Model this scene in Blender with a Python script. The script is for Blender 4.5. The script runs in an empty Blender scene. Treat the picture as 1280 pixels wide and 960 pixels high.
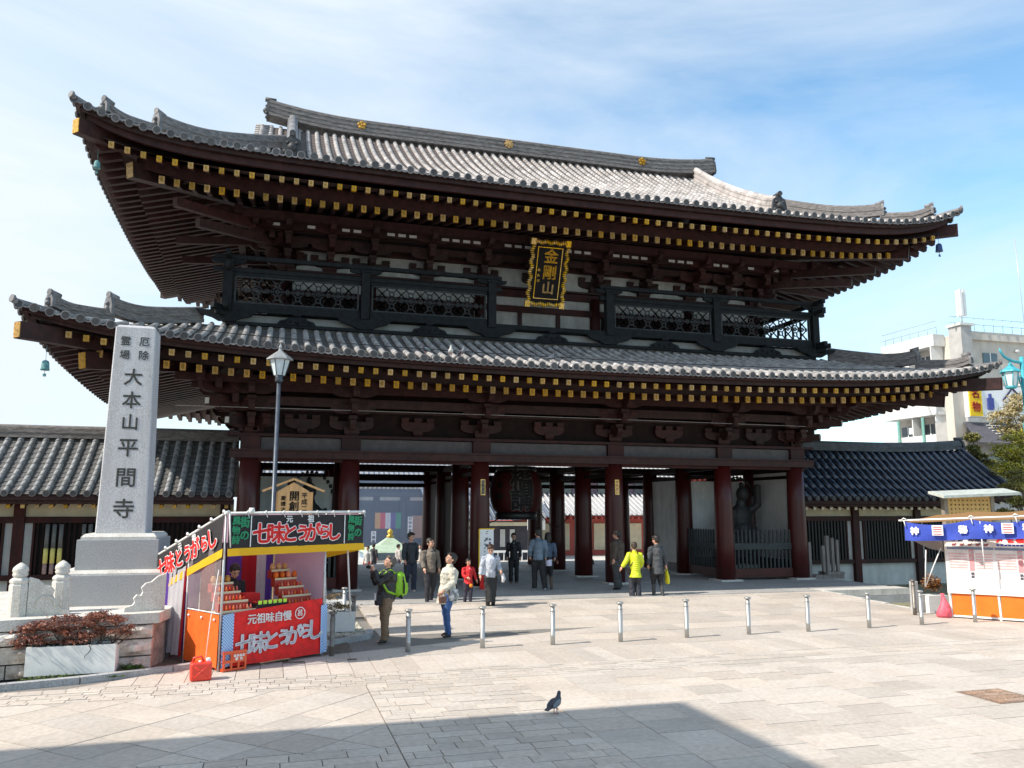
import bpy, bmesh, math, random
from mathutils import Vector, Matrix
R = math.radians
rnd = random.Random(7)
sc = bpy.context.scene
COL = sc.collection
# ---------------------------------------------------------------- camera, sky, sun
cam_d = bpy.data.cameras.new('camera'); cam = bpy.data.objects.new('camera', cam_d); COL.objects.link(cam)
cam_d.sensor_width = 36; cam_d.sensor_fit = 'HORIZONTAL'; cam_d.lens = 1017.8/1280*36
cam_d.clip_end = 3000; cam_d.clip_start = 0.1
cam.location = (-8.72, -25.66, 2.6)
_yaw, _pit, _rol = R(16.207), R(8.633), R(0.101)
_f = Vector((math.sin(_yaw)*math.cos(_pit), math.cos(_yaw)*math.cos(_pit), math.sin(_pit)))
_r = Vector((math.cos(_yaw), -math.sin(_yaw), 0)); _u = _r.cross(_f)
_r2 = _r*math.cos(_rol)+_u*math.sin(_rol); _u2 = -_r*math.sin(_rol)+_u*math.cos(_rol)
cam.matrix_world = Matrix(((_r2.x, _u2.x, -_f.x, -8.72), (_r2.y, _u2.y, -_f.y, -25.66), (_r2.z, _u2.z, -_f.z, 2.6), (0, 0, 0, 1)))
sc.camera = cam
SUN = Vector((-1.03, -0.17, 1.0)).normalized()      # towards the sun
sl = bpy.data.lights.new('sun', 'SUN'); so = bpy.data.objects.new('sun', sl); COL.objects.link(so)
sl.energy = 4.7; sl.angle = R(0.55); sl.color = (1.0, 0.93, 0.82)
so.rotation_euler = (-SUN).to_track_quat('-Z', 'Y').to_euler()
w = bpy.data.worlds.new('World'); sc.world = w; w.use_nodes = True
nt = w.node_tree; N = nt.nodes; L = nt.links
bg = N['Background']; bg.inputs['Strength'].default_value = 0.13
sky = N.new('ShaderNodeTexSky'); sky.sky_type = 'NISHITA'; sky.sun_disc = False
sky.sun_elevation = math.asin(SUN.z); sky.sun_rotation = math.atan2(SUN.x, SUN.y)
sky.air_density = 1.0; sky.dust_density = 0.35; sky.ozone_density = 1.2; sky.altitude = 0
tc = N.new('ShaderNodeTexCoord')
mp = N.new('ShaderNodeMapping'); mp.inputs['Scale'].default_value = (0.75, 1.5, 3.4); mp.inputs['Rotation'].default_value = (0.25, 0.5, R(-28))
nz = N.new('ShaderNodeTexNoise'); nz.inputs['Scale'].default_value = 1.35; nz.inputs['Detail'].default_value = 9; nz.inputs['Roughness'].default_value = 0.58; nz.inputs['Distortion'].default_value = 0.45
nz2 = N.new('ShaderNodeTexNoise'); nz2.inputs['Scale'].default_value = 0.9; nz2.inputs['Detail'].default_value = 3
cr = N.new('ShaderNodeValToRGB'); cr.color_ramp.elements[0].position = 0.43; cr.color_ramp.elements[1].position = 0.80
L.new(tc.outputs['Generated'], mp.inputs['Vector']); L.new(mp.outputs[0], nz.inputs['Vector']); L.new(tc.outputs['Generated'], nz2.inputs['Vector'])
# high thin cloud is thicker on the sun's side of the sky
dp = N.new('ShaderNodeVectorMath'); dp.operation = 'DOT_PRODUCT'; dp.inputs[1].default_value = Vector((-0.96, 0.22, 0.12)).normalized()
L.new(tc.outputs['Generated'], dp.inputs[0])
mr = N.new('ShaderNodeMapRange'); mr.inputs[1].default_value = -0.75; mr.inputs[2].default_value = 0.55; mr.inputs[3].default_value = -0.08; mr.inputs[4].default_value = 0.34
L.new(dp.outputs['Value'], mr.inputs[0])
ad = N.new('ShaderNodeMath'); ad.operation = 'ADD'; L.new(nz.outputs[0], ad.inputs[0]); L.new(mr.outputs[0], ad.inputs[1])
L.new(ad.outputs[0], cr.inputs[0])
mx = N.new('ShaderNodeMix'); mx.data_type = 'RGBA'
tint = N.new('ShaderNodeMix'); tint.data_type = 'RGBA'; tint.blend_type = 'MULTIPLY'; tint.inputs[0].default_value = 1
L.new(sky.outputs[0], tint.inputs[6]); tint.inputs[7].default_value = (1.36, 1.66, 1.62, 1)
L.new(cr.outputs[0], mx.inputs[0]); L.new(tint.outputs[2], mx.inputs[6]); mx.inputs[7].default_value = (5.4, 6.0, 6.6, 1)
L.new(mx.outputs[2], bg.inputs['Color'])
sc.view_settings.view_transform = 'Standard'; sc.view_settings.look = 'None'; sc.view_settings.gamma = 1
sc.view_settings.exposure = 0.34
sc.cycles.volume_step_rate = 4; sc.cycles.volume_max_steps = 64; sc.cycles.max_bounces = 6; sc.cycles.diffuse_bounces = 3
sc.cycles.transparent_max_bounces = 12
try: sc.cycles.use_denoising = True
except Exception: pass

# ---------------------------------------------------------------- helpers
ORG = {}
def _setp(o, **k):
    for a, b in k.items():
        if b is not None: o[a] = b
def thing(name, label, cat, loc=(0, 0, 0), rot=0.0, group=None, world=True):
    """Empty at the base of a thing; parts are children. world=True: part vertices are given in world space."""
    o = bpy.data.objects.new(name, None); COL.objects.link(o); o.empty_display_size = .3
    o.location = loc; o.rotation_euler = (0, 0, rot)
    _setp(o, label=label, category=cat, group=group)
    ORG[o.name] = (Vector(loc) if world else Vector((0, 0, 0)))
    return o
def tag(o, label=None, cat=None, group=None, kind=None):
    _setp(o, label=label, category=cat, group=group, kind=kind); return o
def link(name, me, mats=None, parent=None, loc=None, rot=None):
    o = bpy.data.objects.new(name, me); COL.objects.link(o)
    if parent is not None:
        o.parent = parent; ORG[o.name] = ORG.get(parent.name, Vector((0, 0, 0)))
    if mats is not None:
        if len(me.materials): me.materials.clear()
        for m in (mats if isinstance(mats, (list, tuple)) else [mats]): me.materials.append(m)
    if loc is not None: o.location = Vector(loc) - (ORG[o.name] if parent is not None else Vector((0, 0, 0)))
    if rot is not None: o.rotation_euler = rot
    return o
def sub_of(parent):   # the location of part objects is (0,0,0); sub-parts share the thing's origin
    return parent
class MB:
    def __init__(s): s.v = []; s.f = []; s.m = []; s.s = []
    def add(s, vs, fs, mi=0, sm=False):
        b = len(s.v); s.v += [tuple(x) for x in vs]
        for f in fs: s.f.append(tuple(b+i for i in f)); s.m.append(mi); s.s.append(sm)
        return s
    def box(s, x0, x1, y0, y1, z0, z1, mi=0, M=None):
        vs = [Vector((x, y, z)) for z in (z0, z1) for y in (y0, y1) for x in (x0, x1)]
        if M is not None: vs = [M @ a for a in vs]
        return s.add(vs, [(0, 2, 3, 1), (4, 5, 7, 6), (0, 1, 5, 4), (1, 3, 7, 5), (3, 2, 6, 7), (2, 0, 4, 6)], mi)
    def cbox(s, c, d, mi=0, M=None):
        return s.box(c[0]-d[0]/2, c[0]+d[0]/2, c[1]-d[1]/2, c[1]+d[1]/2, c[2]-d[2]/2, c[2]+d[2]/2, mi, M)
    def beam(s, p, q, w, h, mi=0, up=(0, 0, 1)):
        p = Vector(p); q = Vector(q); d = (q-p); l = d.length; d = d/l
        r = d.cross(Vector(up)); r = r.normalized() if r.length > 1e-6 else Vector((1, 0, 0)); u = r.cross(d)
        vs = [a + r*x*w/2 + u*y*h/2 for a in (p, q) for y in (-1, 1) for x in (-1, 1)]
        return s.add(vs, [(0, 2, 3, 1), (4, 5, 7, 6), (0, 1, 5, 4), (1, 3, 7, 5), (3, 2, 6, 7), (2, 0, 4, 6)], mi)
    def tube(s, pts, rad, n=8, mi=0, cap=True, sm=True, flat=1.0):
        pts = [Vector(p) for p in pts]
        if not isinstance(rad, (list, tuple)): rad = [rad]*len(pts)
        b = len(s.v); prev = None
        for i, p in enumerate(pts):
            d = (pts[min(i+1, len(pts)-1)]-pts[max(i-1, 0)]).normalized()
            if prev is None:
                a = Vector((0, 0, 1)) if abs(d.z) < .9 else Vector((1, 0, 0)); x = d.cross(a).normalized()
            else:
                x = (prev - d*prev.dot(d)).normalized()
            prev = x; y = d.cross(x)
            for k in range(n):
                t = 2*math.pi*k/n; s.v.append(tuple(p + (x*math.cos(t) + y*math.sin(t)*flat)*rad[i]))
        for i in range(len(pts)-1):
            for k in range(n):
                k2 = (k+1) % n
                s.f.append((b+i*n+k, b+i*n+k2, b+(i+1)*n+k2, b+(i+1)*n+k)); s.m.append(mi); s.s.append(sm)
        if cap:
            s.f.append(tuple(b+k for k in range(n))[::-1]); s.m.append(mi); s.s.append(False)
            e = b+(len(pts)-1)*n
            s.f.append(tuple(e+k for k in range(n))); s.m.append(mi); s.s.append(False)
        return s
    def lathe(s, prof, n=12, c=(0, 0, 0), mi=0, sm=True, rot=0.0, sx=1, sy=1):
        return s._lat(prof, n, c, mi, sm, rot, sx, sy)
    def _lat(s, prof, n, c, mi, sm, rot, sx, sy):
        b = len(s.v)
        for r, z in prof:
            for k in range(n):
                t = 2*math.pi*k/n+rot; s.v.append((c[0]+r*math.cos(t)*sx, c[1]+r*math.sin(t)*sy, c[2]+z))
        for i in range(len(prof)-1):
            for k in range(n):
                k2 = (k+1) % n
                s.f.append((b+i*n+k, b+i*n+k2, b+(i+1)*n+k2, b+(i+1)*n+k)); s.m.append(mi); s.s.append(sm)
        s.f.append(tuple(b+k for k in range(n))[::-1]); s.m.append(mi); s.s.append(False)
        e = b+(len(prof)-1)*n; s.f.append(tuple(e+k for k in range(n))); s.m.append(mi); s.s.append(False)
        return s
    def ball(s, c, r, n=10, k=6, mi=0, M=None):
        if not isinstance(r, (list, tuple)): r = (r, r, r)
        b = len(s.v)
        for i in range(1, k):
            a = math.pi*i/k
            for j in range(n):
                t = 2*math.pi*j/n; p = Vector((r[0]*math.sin(a)*math.cos(t), r[1]*math.sin(a)*math.sin(t), r[2]*math.cos(a)))
                if M is not None: p = M @ p
                s.v.append(tuple(Vector(c)+p))
        p = Vector((0, 0, r[2])); q = Vector((0, 0, -r[2]))
        if M is not None: p = M @ p; q = M @ q
        s.v.append(tuple(Vector(c)+p)); s.v.append(tuple(Vector(c)+q)); t0 = b+(k-1)*n; t1 = t0+1
        for i in range(k-2):
            for j in range(n):
                j2 = (j+1) % n; s.f.append((b+i*n+j, b+(i+1)*n+j, b+(i+1)*n+j2, b+i*n+j2)); s.m.append(mi); s.s.append(True)
        for j in range(n):
            j2 = (j+1) % n
            s.f.append((t0, b+j, b+j2)); s.m.append(mi); s.s.append(True)
            s.f.append((t1, b+(k-2)*n+j2, b+(k-2)*n+j)); s.m.append(mi); s.s.append(True)
        return s
    def prism(s, poly, y0, y1, mi=0, M=None):
        """polygon in x,z extruded along y; poly counter-clockwise seen from -y"""
        n = len(poly); vs = [Vector((x, y0, z)) for x, z in poly]+[Vector((x, y1, z)) for x, z in poly]
        if M is not None: vs = [M @ a for a in vs]
        fs = [tuple(range(n)), tuple(range(2*n-1, n-1, -1))]+[(i, n+i, n+(i+1) % n, (i+1) % n) for i in range(n)]
        return s.add(vs, fs, mi)
    def slab(s, poly, z0, z1, mi=0):
        n = len(poly); vs = [(x, y, z0) for x, y in poly]+[(x, y, z1) for x, y in poly]
        return s.add(vs, [tuple(range(n))[::-1], tuple(range(n, 2*n))]+[(i, (i+1) % n, n+(i+1) % n, n+i) for i in range(n)], mi)
    def grid(s, fn, nu, nv, mi=0, sm=True, flip=False):
        b = len(s.v)
        for i in range(nu+1):
            for j in range(nv+1): s.v.append(tuple(fn(i/nu, j/nv)))
        for i in range(nu):
            for j in range(nv):
                q = (b+i*(nv+1)+j, b+(i+1)*(nv+1)+j, b+(i+1)*(nv+1)+j+1, b+i*(nv+1)+j+1)
                s.f.append(q[::-1] if flip else q); s.m.append(mi); s.s.append(sm)
        return s
    def mesh(s, name, org=None):
        me = bpy.data.meshes.new(name)
        vs = s.v if org is None else [(a[0]-org[0], a[1]-org[1], a[2]-org[2]) for a in s.v]
        me.from_pydata(vs, [], s.f); me.polygons.foreach_set('material_index', s.m); me.polygons.foreach_set('use_smooth', s.s)
        me.update(); return me
    def build(s, name, mats, parent=None, loc=None, rot=None):
        org = ORG.get(parent.name, None) if (parent is not None and loc is None) else None
        me = s.mesh(name, org)
        o = link(name, me, mats, parent)
        if loc is not None: o.location = loc
        if rot is not None: o.rotation_euler = rot
        return o
def copy_of(o, parent, loc=None, rot=None):
    c = o.copy(); COL.objects.link(c); c.parent = parent; ORG[c.name] = ORG.get(parent.name, Vector((0, 0, 0))) if parent else Vector((0, 0, 0))
    if loc is not None: c.location = loc
    if rot is not None: c.rotation_euler = rot
    return c
def copy_thing(o, loc, rot=None, label=None):
    r = o.copy(); COL.objects.link(r); r.location = loc
    if rot is not None: r.rotation_euler = (0, 0, rot)
    if label: r['label'] = label
    for ch in o.children:
        c = ch.copy(); COL.objects.link(c); c.parent = r
        for g in ch.children:
            d = g.copy(); COL.objects.link(d); d.parent = c
    return r

# ---------------------------------------------------------------- materials
MATS = {}
def mat(name, col, rough=0.6, var=0.12, scale=6.0, bump=0.0, bscale=30.0, metal=0.0, objvar=0.0, col2=None, spec=0.5, coat=0.0, stretch=None, emit=None, alpha=None, trans=0.0, detail=6.0, islvar=0.0, bdist=0.02, dirt=None):
    if name in MATS: return MATS[name]
    m = bpy.data.materials.new(name); m.use_nodes = True; n = m.node_tree.nodes; l = m.node_tree.links
    b = n['Principled BSDF']; b.inputs['Roughness'].default_value = rough; b.inputs['Metallic'].default_value = metal
    b.inputs['Specular IOR Level'].default_value = spec
    if coat: b.inputs['Coat Weight'].default_value = coat; b.inputs['Coat Roughness'].default_value = 0.15
    if trans: b.inputs['Transmission Weight'].default_value = trans
    if alpha is not None: b.inputs['Alpha'].default_value = alpha
    c = tuple(col)+(1,)
    t = n.new('ShaderNodeTexCoord'); vec = t.outputs['Object']
    if stretch:
        mpp = n.new('ShaderNodeMapping'); mpp.inputs['Scale'].default_value = stretch; l.new(vec, mpp.inputs[0]); vec = mpp.outputs[0]
    out = None
    ns = n.new('ShaderNodeTexNoise'); ns.inputs['Scale'].default_value = scale; ns.inputs['Detail'].default_value = detail; ns.inputs['Roughness'].default_value = 0.65
    l.new(vec, ns.inputs['Vector'])
    mxx = n.new('ShaderNodeMix'); mxx.data_type = 'RGBA'
    lo = tuple(max(0, x*(1-var*1.8)) for x in col)+(1,); hi = tuple(min(1, x*(1+var*1.8)) for x in col)+(1,)
    if col2 is not None: lo, hi = c, tuple(col2)+(1,)
    rp = n.new('ShaderNodeMapRange'); rp.inputs[1].default_value = 0.3; rp.inputs[2].default_value = 0.7; l.new(ns.outputs[0], rp.inputs[0])
    l.new(rp.outputs[0], mxx.inputs[0]); mxx.inputs[6].default_value = lo; mxx.inputs[7].default_value = hi; out = mxx.outputs[2]
    if objvar or islvar:
        oi = n.new('ShaderNodeObjectInfo'); sm = oi.outputs['Random']; amt = objvar
        if islvar:
            ge = n.new('ShaderNodeNewGeometry'); a = n.new('ShaderNodeMath'); a.operation = 'ADD'; l.new(oi.outputs['Random'], a.inputs[0]); l.new(ge.outputs['Random Per Island'], a.inputs[1])
            fr = n.new('ShaderNodeMath'); fr.operation = 'FRACT'; l.new(a.outputs[0], fr.inputs[0]); sm = fr.outputs[0]; amt = islvar
        r2 = n.new('ShaderNodeMapRange'); r2.inputs[3].default_value = 1-amt; r2.inputs[4].default_value = 1+amt; l.new(sm, r2.inputs[0])
        hs = n.new('ShaderNodeHueSaturation'); l.new(out, hs.inputs['Color']); l.new(r2.outputs[0], hs.inputs['Value'])
        r3 = n.new('ShaderNodeMapRange'); r3.inputs[3].default_value = 1-amt*.7; r3.inputs[4].default_value = 1+amt*.9
        w2 = n.new('ShaderNodeMath'); w2.operation = 'MULTIPLY'; w2.inputs[1].default_value = 7.13; l.new(sm, w2.inputs[0])
        w3 = n.new('ShaderNodeMath'); w3.operation = 'FRACT'; l.new(w2.outputs[0], w3.inputs[0]); l.new(w3.outputs[0], r3.inputs[0]); l.new(r3.outputs[0], hs.inputs['Saturation'])
        out = hs.outputs[0]
    if dirt:
        ds, da, dstr = dirt; dn = n.new('ShaderNodeTexNoise'); dn.inputs['Scale'].default_value = ds; dn.inputs['Detail'].default_value = 7; dn.inputs['Roughness'].default_value = .7
        dm = n.new('ShaderNodeMapping'); dm.inputs['Scale'].default_value = dstr; l.new(t.outputs['Object'], dm.inputs[0]); l.new(dm.outputs[0], dn.inputs['Vector'])
        dr_ = n.new('ShaderNodeMapRange'); dr_.inputs[1].default_value = .42; dr_.inputs[2].default_value = .72; dr_.inputs[3].default_value = 0; dr_.inputs[4].default_value = da; l.new(dn.outputs[0], dr_.inputs[0])
        dx_ = n.new('ShaderNodeMix'); dx_.data_type = 'RGBA'; dx_.blend_type = 'MULTIPLY'; l.new(dr_.outputs[0], dx_.inputs[0]); l.new(out, dx_.inputs[6]); dx_.inputs[7].default_value = (.42, .38, .33, 1); out = dx_.outputs[2]
    l.new(out, b.inputs['Base Color'])
    # roughness variation
    rr = n.new('ShaderNodeMapRange'); rr.inputs[3].default_value = max(.05, rough-.1); rr.inputs[4].default_value = min(1, rough+.1); l.new(ns.outputs[0], rr.inputs[0]); l.new(rr.outputs[0], b.inputs['Roughness'])
    if bump:
        nb = n.new('ShaderNodeTexNoise'); nb.inputs['Scale'].default_value = bscale; nb.inputs['Detail'].default_value = 5; l.new(vec, nb.inputs['Vector'])
        bp = n.new('ShaderNodeBump'); bp.inputs['Strength'].default_value = bump; bp.inputs['Distance'].default_value = bdist; l.new(nb.outputs[0], bp.inputs['Height']); l.new(bp.outputs[0], b.inputs['Normal'])
    if emit: b.inputs['Emission Color'].default_value = tuple(emit[:3])+(1,); b.inputs['Emission Strength'].default_value = emit[3]
    MATS[name] = m; return m
WOOD = mat('dark_red_wood', (.042, .010, .009), .6, .3, 3.0, .3, 18, stretch=(1, 1, .35), objvar=.15, spec=.3, dirt=(1.2, .5, (2, 2, .4)))
WOODD = mat('dark_brown_wood', (.018, .009, .008), .7, .25, 4.0, .2, 20, objvar=.15, spec=.15)
WOODU = mat('eave_wood', (.040, .0155, .014), .62, .28, 5.0, .25, 25, objvar=.22, spec=.3, dirt=(1.0, .5, (1, 1, 1)))
COLM = mat('lacquered_column', (.060, .009, .008), .42, .18, 2.5, .08, 14, stretch=(1, 1, .2), objvar=.08, coat=.08, spec=.35)
SOFF = mat('soffit_boards', (.075, .045, .036), .75, .2, 4, .1)
GOLD = mat('gilt_metal', (.56, .33, .09), .55, .35, 14, .4, 60, metal=.25, objvar=.28, dirt=(6, .6, (1, 1, 1)))
GOLDD = mat('engraved_gilt', (.36, .20, .03), .5, .2, 30, metal=.5)
GOLDF = mat('gold_leaf', (.80, .43, .08), .42, .3, 16, .5, 26, metal=.6, objvar=.2)
PLAS = mat('white_plaster', (.60, .60, .58), .85, .06, 2.5, .06, 40, dirt=(1.3, .35, (2, 2, .4)))
PLASC = mat('cream_plaster', (.62, .54, .38), .85, .08, 2.5, .05, 40)
TILE = mat('smoked_roof_tile', (.17, .165, .17), .5, .28, 2.2, .3, 30, objvar=.14, spec=.6)
TILED = mat('roof_tile_dark', (.05, .05, .053), .6, .3, 5.0, .3, 30, objvar=.16)
TILEW = mat('pale_weathered_tile', (.435, .405, .395), .6, .24, 2.6, .3, 26, objvar=.12, islvar=.15, dirt=(.8, .55, (1, 1, 1)))
TILEL = mat('grey_roof_tile', (.22, .225, .235), .55, .25, 3.2, .3, 26, objvar=.13, islvar=.12)
TILEB = mat('blue_glazed_tile', (.035, .044, .070), .28, .22, 3.0, .12, 20, objvar=.12, islvar=.07, spec=.8, coat=.15)
RIDGE = mat('ridge_tile_courses', (.17, .155, .15), .7, .35, 5, .6, 22, stretch=(1, 1, 4))
BRONZ = mat('dark_bronze_rail', (.013, .0150, .0165), .75, .3, 6, .1, 30, objvar=.08, spec=.2)
GRAN = mat('grey_granite', (.42, .42, .43), .75, .22, 60, .2, 90, detail=3, dirt=(1.4, .5, (1.5, 1.5, .6)))
GRANL = mat('pale_granite', (.62, .60, .56), .8, .16, 50, .15, 80, detail=3, dirt=(2.2, .5, (1.5, 1.5, .6)))
GRANS = mat('smooth_granite', (.50, .50, .52), .6, .22, 75, .08, 100, detail=3, dirt=(1.6, .35, (3, 3, .35)))
ROCK = mat('rough_wall_stone', (.54, .49, .44), .9, .22, 4.5, 1.0, 7, objvar=.15, bdist=.08)
PAVE = mat('granite_paving', (.535, .47, .41), .8, .09, 14, .2, 60, islvar=.11, detail=8, dirt=(.9, .27, (1, 1, 1)))
JOINT = mat('paving_joint', (.22, .20, .18), .95, .15, 30)
STEEL = mat('brushed_steel', (.42, .42, .41), .45, .12, 8, .05, 60, metal=.6, stretch=(1, 1, .1))
CHAR = mat('black_ink', (.015, .013, .013), .7, .1, 10)
CARVE = mat('carved_letter_shadow_paint', (.10, .10, .095), .9, .2, 30)
WHITE = mat('white_paint', (.82, .82, .80), .55, .05, 6, .03, 40)
RED = mat('red_cloth', (.70, .012, .010), .75, .15, 9, .15, 40)
ORANGE = mat('orange_cloth', (.82, .13, .012), .7, .1, 6, .12, 30)
YELLOW = mat('yellow_cloth', (.88, .56, .01), .7, .08, 8, .1, 40)
BLACKC = mat('black_cloth', (.022, .018, .020), .8, .2, 9, .2, 30)
PURPLE = mat('violet_cloth', (.14, .05, .42), .75, .15, 7, .15, 30)
BLUEC = mat('blue_cloth', (.035, .07, .42), .75, .12, 5, .25, 12)
GREENL = mat('green_print', (.03, .30, .14), .7, .1, 12)
REDP = mat('red_print', (.80, .02, .02), .6, .06, 12)
WHITEP = mat('white_print', (.85, .85, .85), .6, .04, 12)
NAVYP = mat('navy_print', (.03, .03, .10), .7, .1, 12)
PINKP = mat('pink_print', (.72, .28, .30), .7, .1, 30)
GALV = mat('galvanised_pole', (.55, .55, .56), .45, .1, 10, metal=.5)
TURQ = mat('turquoise_paint', (.06, .38, .46), .45, .12, 8, .05, 30)
PATINA = mat('copper_patina', (.10, .26, .27), .65, .3, 12, .2, 40)
GLASSW = mat('frosted_glass', (.62, .70, .72), .25, .08, 5, spec=.8)
WINDK = mat('window_glass', (.06, .075, .09), .12, .2, 2, spec=.9)
CONC = mat('beige_concrete', (.60, .55, .49), .85, .07, 1.2, .05, 20, dirt=(.35, .4, (2, 2, .3)))
CONCW = mat('white_concrete', (.70, .70, .68), .85, .06, 1.2, .05, 20, dirt=(.5, .4, (2, 2, .4)))
CONCG = mat('grey_concrete', (.40, .39, .38), .85, .1, 1.5, .05, 20)
SKIN = mat('skin', (.56, .31, .215), .55, .07, 12)
HAIR = mat('black_hair', (.018, .014, .012), .5, .3, 40, .4, 90)
PALEW = mat('fresh_cypress_board', (.70, .40, .17), .6, .14, 3, .08, 20, stretch=(6, 6, .5))

_fc = {}
def text(s, size, parent, mats, M, name='lettering', bold=0.0, depth=0.004, align='CENTER', org=True):
    """lettering: built in its local x (right), y (up) plane, placed by matrix M (world space of the thing)"""
    key = (s, size, bold, depth, align)
    if key not in _fc:
        cu = bpy.data.curves.new('txt', 'FONT'); cu.body = s; cu.size = size; cu.extrude = depth
        cu.align_x = align; cu.align_y = 'CENTER'; cu.resolution_u = 2
        o = bpy.data.objects.new('txt', cu); COL.objects.link(o)
        dg = bpy.context.evaluated_depsgraph_get(); me = bpy.data.meshes.new_from_object(o.evaluated_get(dg))
        bpy.data.objects.remove(o); bpy.data.curves.remove(cu)
        if bold > 0:      # a broad brush: the glyph repeated around a small circle
            bm = bmesh.new(); n = 8 if bold < .014 else 12
            for i in range(n):
                m2 = me.copy(); m2.transform(Matrix.Translation((bold*math.cos(2*math.pi*i/n), bold*math.sin(2*math.pi*i/n), -.00018*i))); bm.from_mesh(m2); bpy.data.meshes.remove(m2)
            bm.from_mesh(me); bm.to_mesh(me); bm.free()
        _fc[key] = me
    me = _fc[key].copy(); og = ORG.get(parent.name, Vector((0, 0, 0))) if parent is not None else Vector((0, 0, 0))
    me.transform(Matrix.Translation(-og) @ M)
    return link(name, me, mats, parent)
def frontM(x, y, z, rz=0.0, tilt=0.0):
    """text facing -Y, upright; rz turns it about z; tilt leans top towards the viewer"""
    return Matrix.Translation((x, y, z)) @ Matrix.Rotation(rz, 4, 'Z') @ Matrix.Rotation(R(90)+tilt, 4, 'X')
def vtext(s, size, parent, mats, x, y, z, step=None, bold=0.0, rz=0.0, depth=0.004, name='lettering', tilt=0.0, slant=0.0):
    step = step or size*1.12; M0 = frontM(x, y, z, rz, tilt); out = []
    og = ORG.get(parent.name, Vector((0, 0, 0))); mb = []
    objs = []
    for i, ch in enumerate(s):
        if ch == ' ': continue
        objs.append(text(ch, size, parent, mats, M0 @ Matrix.Translation((slant*i, -step*i, 0)), name, bold, depth))
    return objs
# ---------------------------------------------------------------- setting: ground
def sheet(name, x0, x1, y0, y1, z0, z1, m, parent=None):
    return MB().box(x0, x1, y0, y1, z0, z1).build(name, m, parent)
g = sheet('ground', -900, 900, -500, 1400, -2.4, -2.0, mat('far_ground', (.30, .28, .25), .95, .15, .3)); tag(g, kind='structure')
plaza = MB()
plaza.box(-24, 7.42, -60, -3.9, -2, -.022).box(7.42, 40, -60, -8.4, -2, -.022)
plaza = tag(plaza.build('plaza', JOINT), kind='structure')
court = tag(sheet('courtyard', -45, 60, 12.2, 75, -1.9, -1.0, mat('courtyard_paving', (.55, .53, .49), .85, .08, 2)), kind='structure')
pod = MB()
pod.box(-11.2, 10.55, -3.9, 11.4, -1.0, .09).box(-11.2, 10.5, 11.4, 12.2, -1.0, -.45)
pod = tag(pod.build('stone_platform', GRAN), kind='structure')
# coping of the platform front, right of the paved slope
for i, (a, b) in enumerate([(7.44, 8.5), (8.51, 9.55), (9.56, 10.6)]):
    MB().box(a, b, -3.98, -3.3, -.06, .13).build('coping_stone', GRANL, pod)
for a, b in [(7.44, 8.9), (8.92, 10.58)]:
    MB().box(a, b, -4.02, -3.9, -.36, -.075).build('face_stone', GRAN, pod)
for X in (-9.4+k*1.05 for k in range(18)):
    for Y in (-1.2, .9, 3.6): pass
lawn = tag(sheet('lawn', 7.42, 26, -8.4, 1.2, -.6, -.3, mat('dry_lawn_soil', (.22, .20, .12), .95, .25, 9)), kind='structure')
left_bed = tag(sheet('planting_bed', -24, -7.2, -10.9, -3.9, -.02, -.0, mat('bed_soil', (.16, .13, .10), .95, .3, 12, .6, 20)), kind='structure')

# paving stones -----------------------------------------------------------------
def clip(poly, a, b, c):           # keep a*x+b*y<=c
    out = []
    for i in range(len(poly)):
        p, q = poly[i], poly[(i+1) % len(poly)]; dp = a*p[0]+b*p[1]-c; dq = a*q[0]+b*q[1]-c
        if dp <= 0: out.append(p)
        if dp*dq < 0: t = dp/(dp-dq); out.append((p[0]+(q[0]-p[0])*t, p[1]+(q[1]-p[1])*t))
    return out
def area(p): return abs(sum(p[i][0]*p[(i+1) % len(p)][1]-p[(i+1) % len(p)][0]*p[i][1] for i in range(len(p))))/2
def inset(p, g):
    cx = sum(a[0] for a in p)/len(p); cy = sum(a[1] for a in p)/len(p); n = len(p); out = []
    for i in range(n):
        a, b, c = Vector(p[i-1]), Vector(p[i]), Vector(p[(i+1) % n])
        d1 = (b-a).normalized(); d2 = (c-b).normalized(); n1 = Vector((-d1.y, d1.x)); n2 = Vector((-d2.y, d2.x))
        if n1.dot(Vector((cx, cy))-b) < 0: n1 = -n1; n2 = -n2
        k = 1+n1.dot(n2); out.append(tuple(b+(n1+n2)*(g/max(k, .3))))
    return out
# the kerb between the plaza and the bed on the left
KERB = [(-16, -12.95), (-13.2, -12.1), (-11.39, -11.60), (-10.16, -11.08), (-9.14, -10.45), (-8.2, -9.75), (-7.3, -8.95), (-6.75, -8.5), (-6.65, -7.9)]
def kerb_clip(p):
    for (a, b) in [((-16, -12.95), (-10.16, -11.08)), ((-10.16, -11.08), (-6.9, -8.55))]:
        d = (b[0]-a[0], b[1]-a[1]); n = (-d[1], d[0]); c = n[0]*a[0]+n[1]*a[1]
        p = clip(p, n[0], n[1], c)
        if len(p) < 3: return p
    return p
stones = []
def stone(p, gap=.006, z=lambda x, y: 0.0):
    if len(p) < 3 or area(p) < .004: return
    stones.append((inset(p, gap), z))
def rectp(x0, x1, y0, y1): return [(x0, y0), (x1, y0), (x1, y1), (x0, y1)]
def zramp(x, y):
    return 0.0 if y < -7.6 else min(.115, .115*(y+7.6)/3.4)
# diagonal slabs
s = .62
for i in range(-30, 30):
    for j in range(-30, 30):
        cx, cy = -10.5+(i-j)*s*.7071, -14.5+(i+j)*s*.7071; h = s*.7071
        p = [(cx-h, cy), (cx, cy-h), (cx+h, cy), (cx, cy+h)]
        for a, b, c in [(1, 0, -7.28), (-1, 0, 17), (0, 1, -13.0), (0, -1, 16.2)]:
            p = clip(p, a, b, c)
            if len(p) < 3: break
        stone(p)
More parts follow.
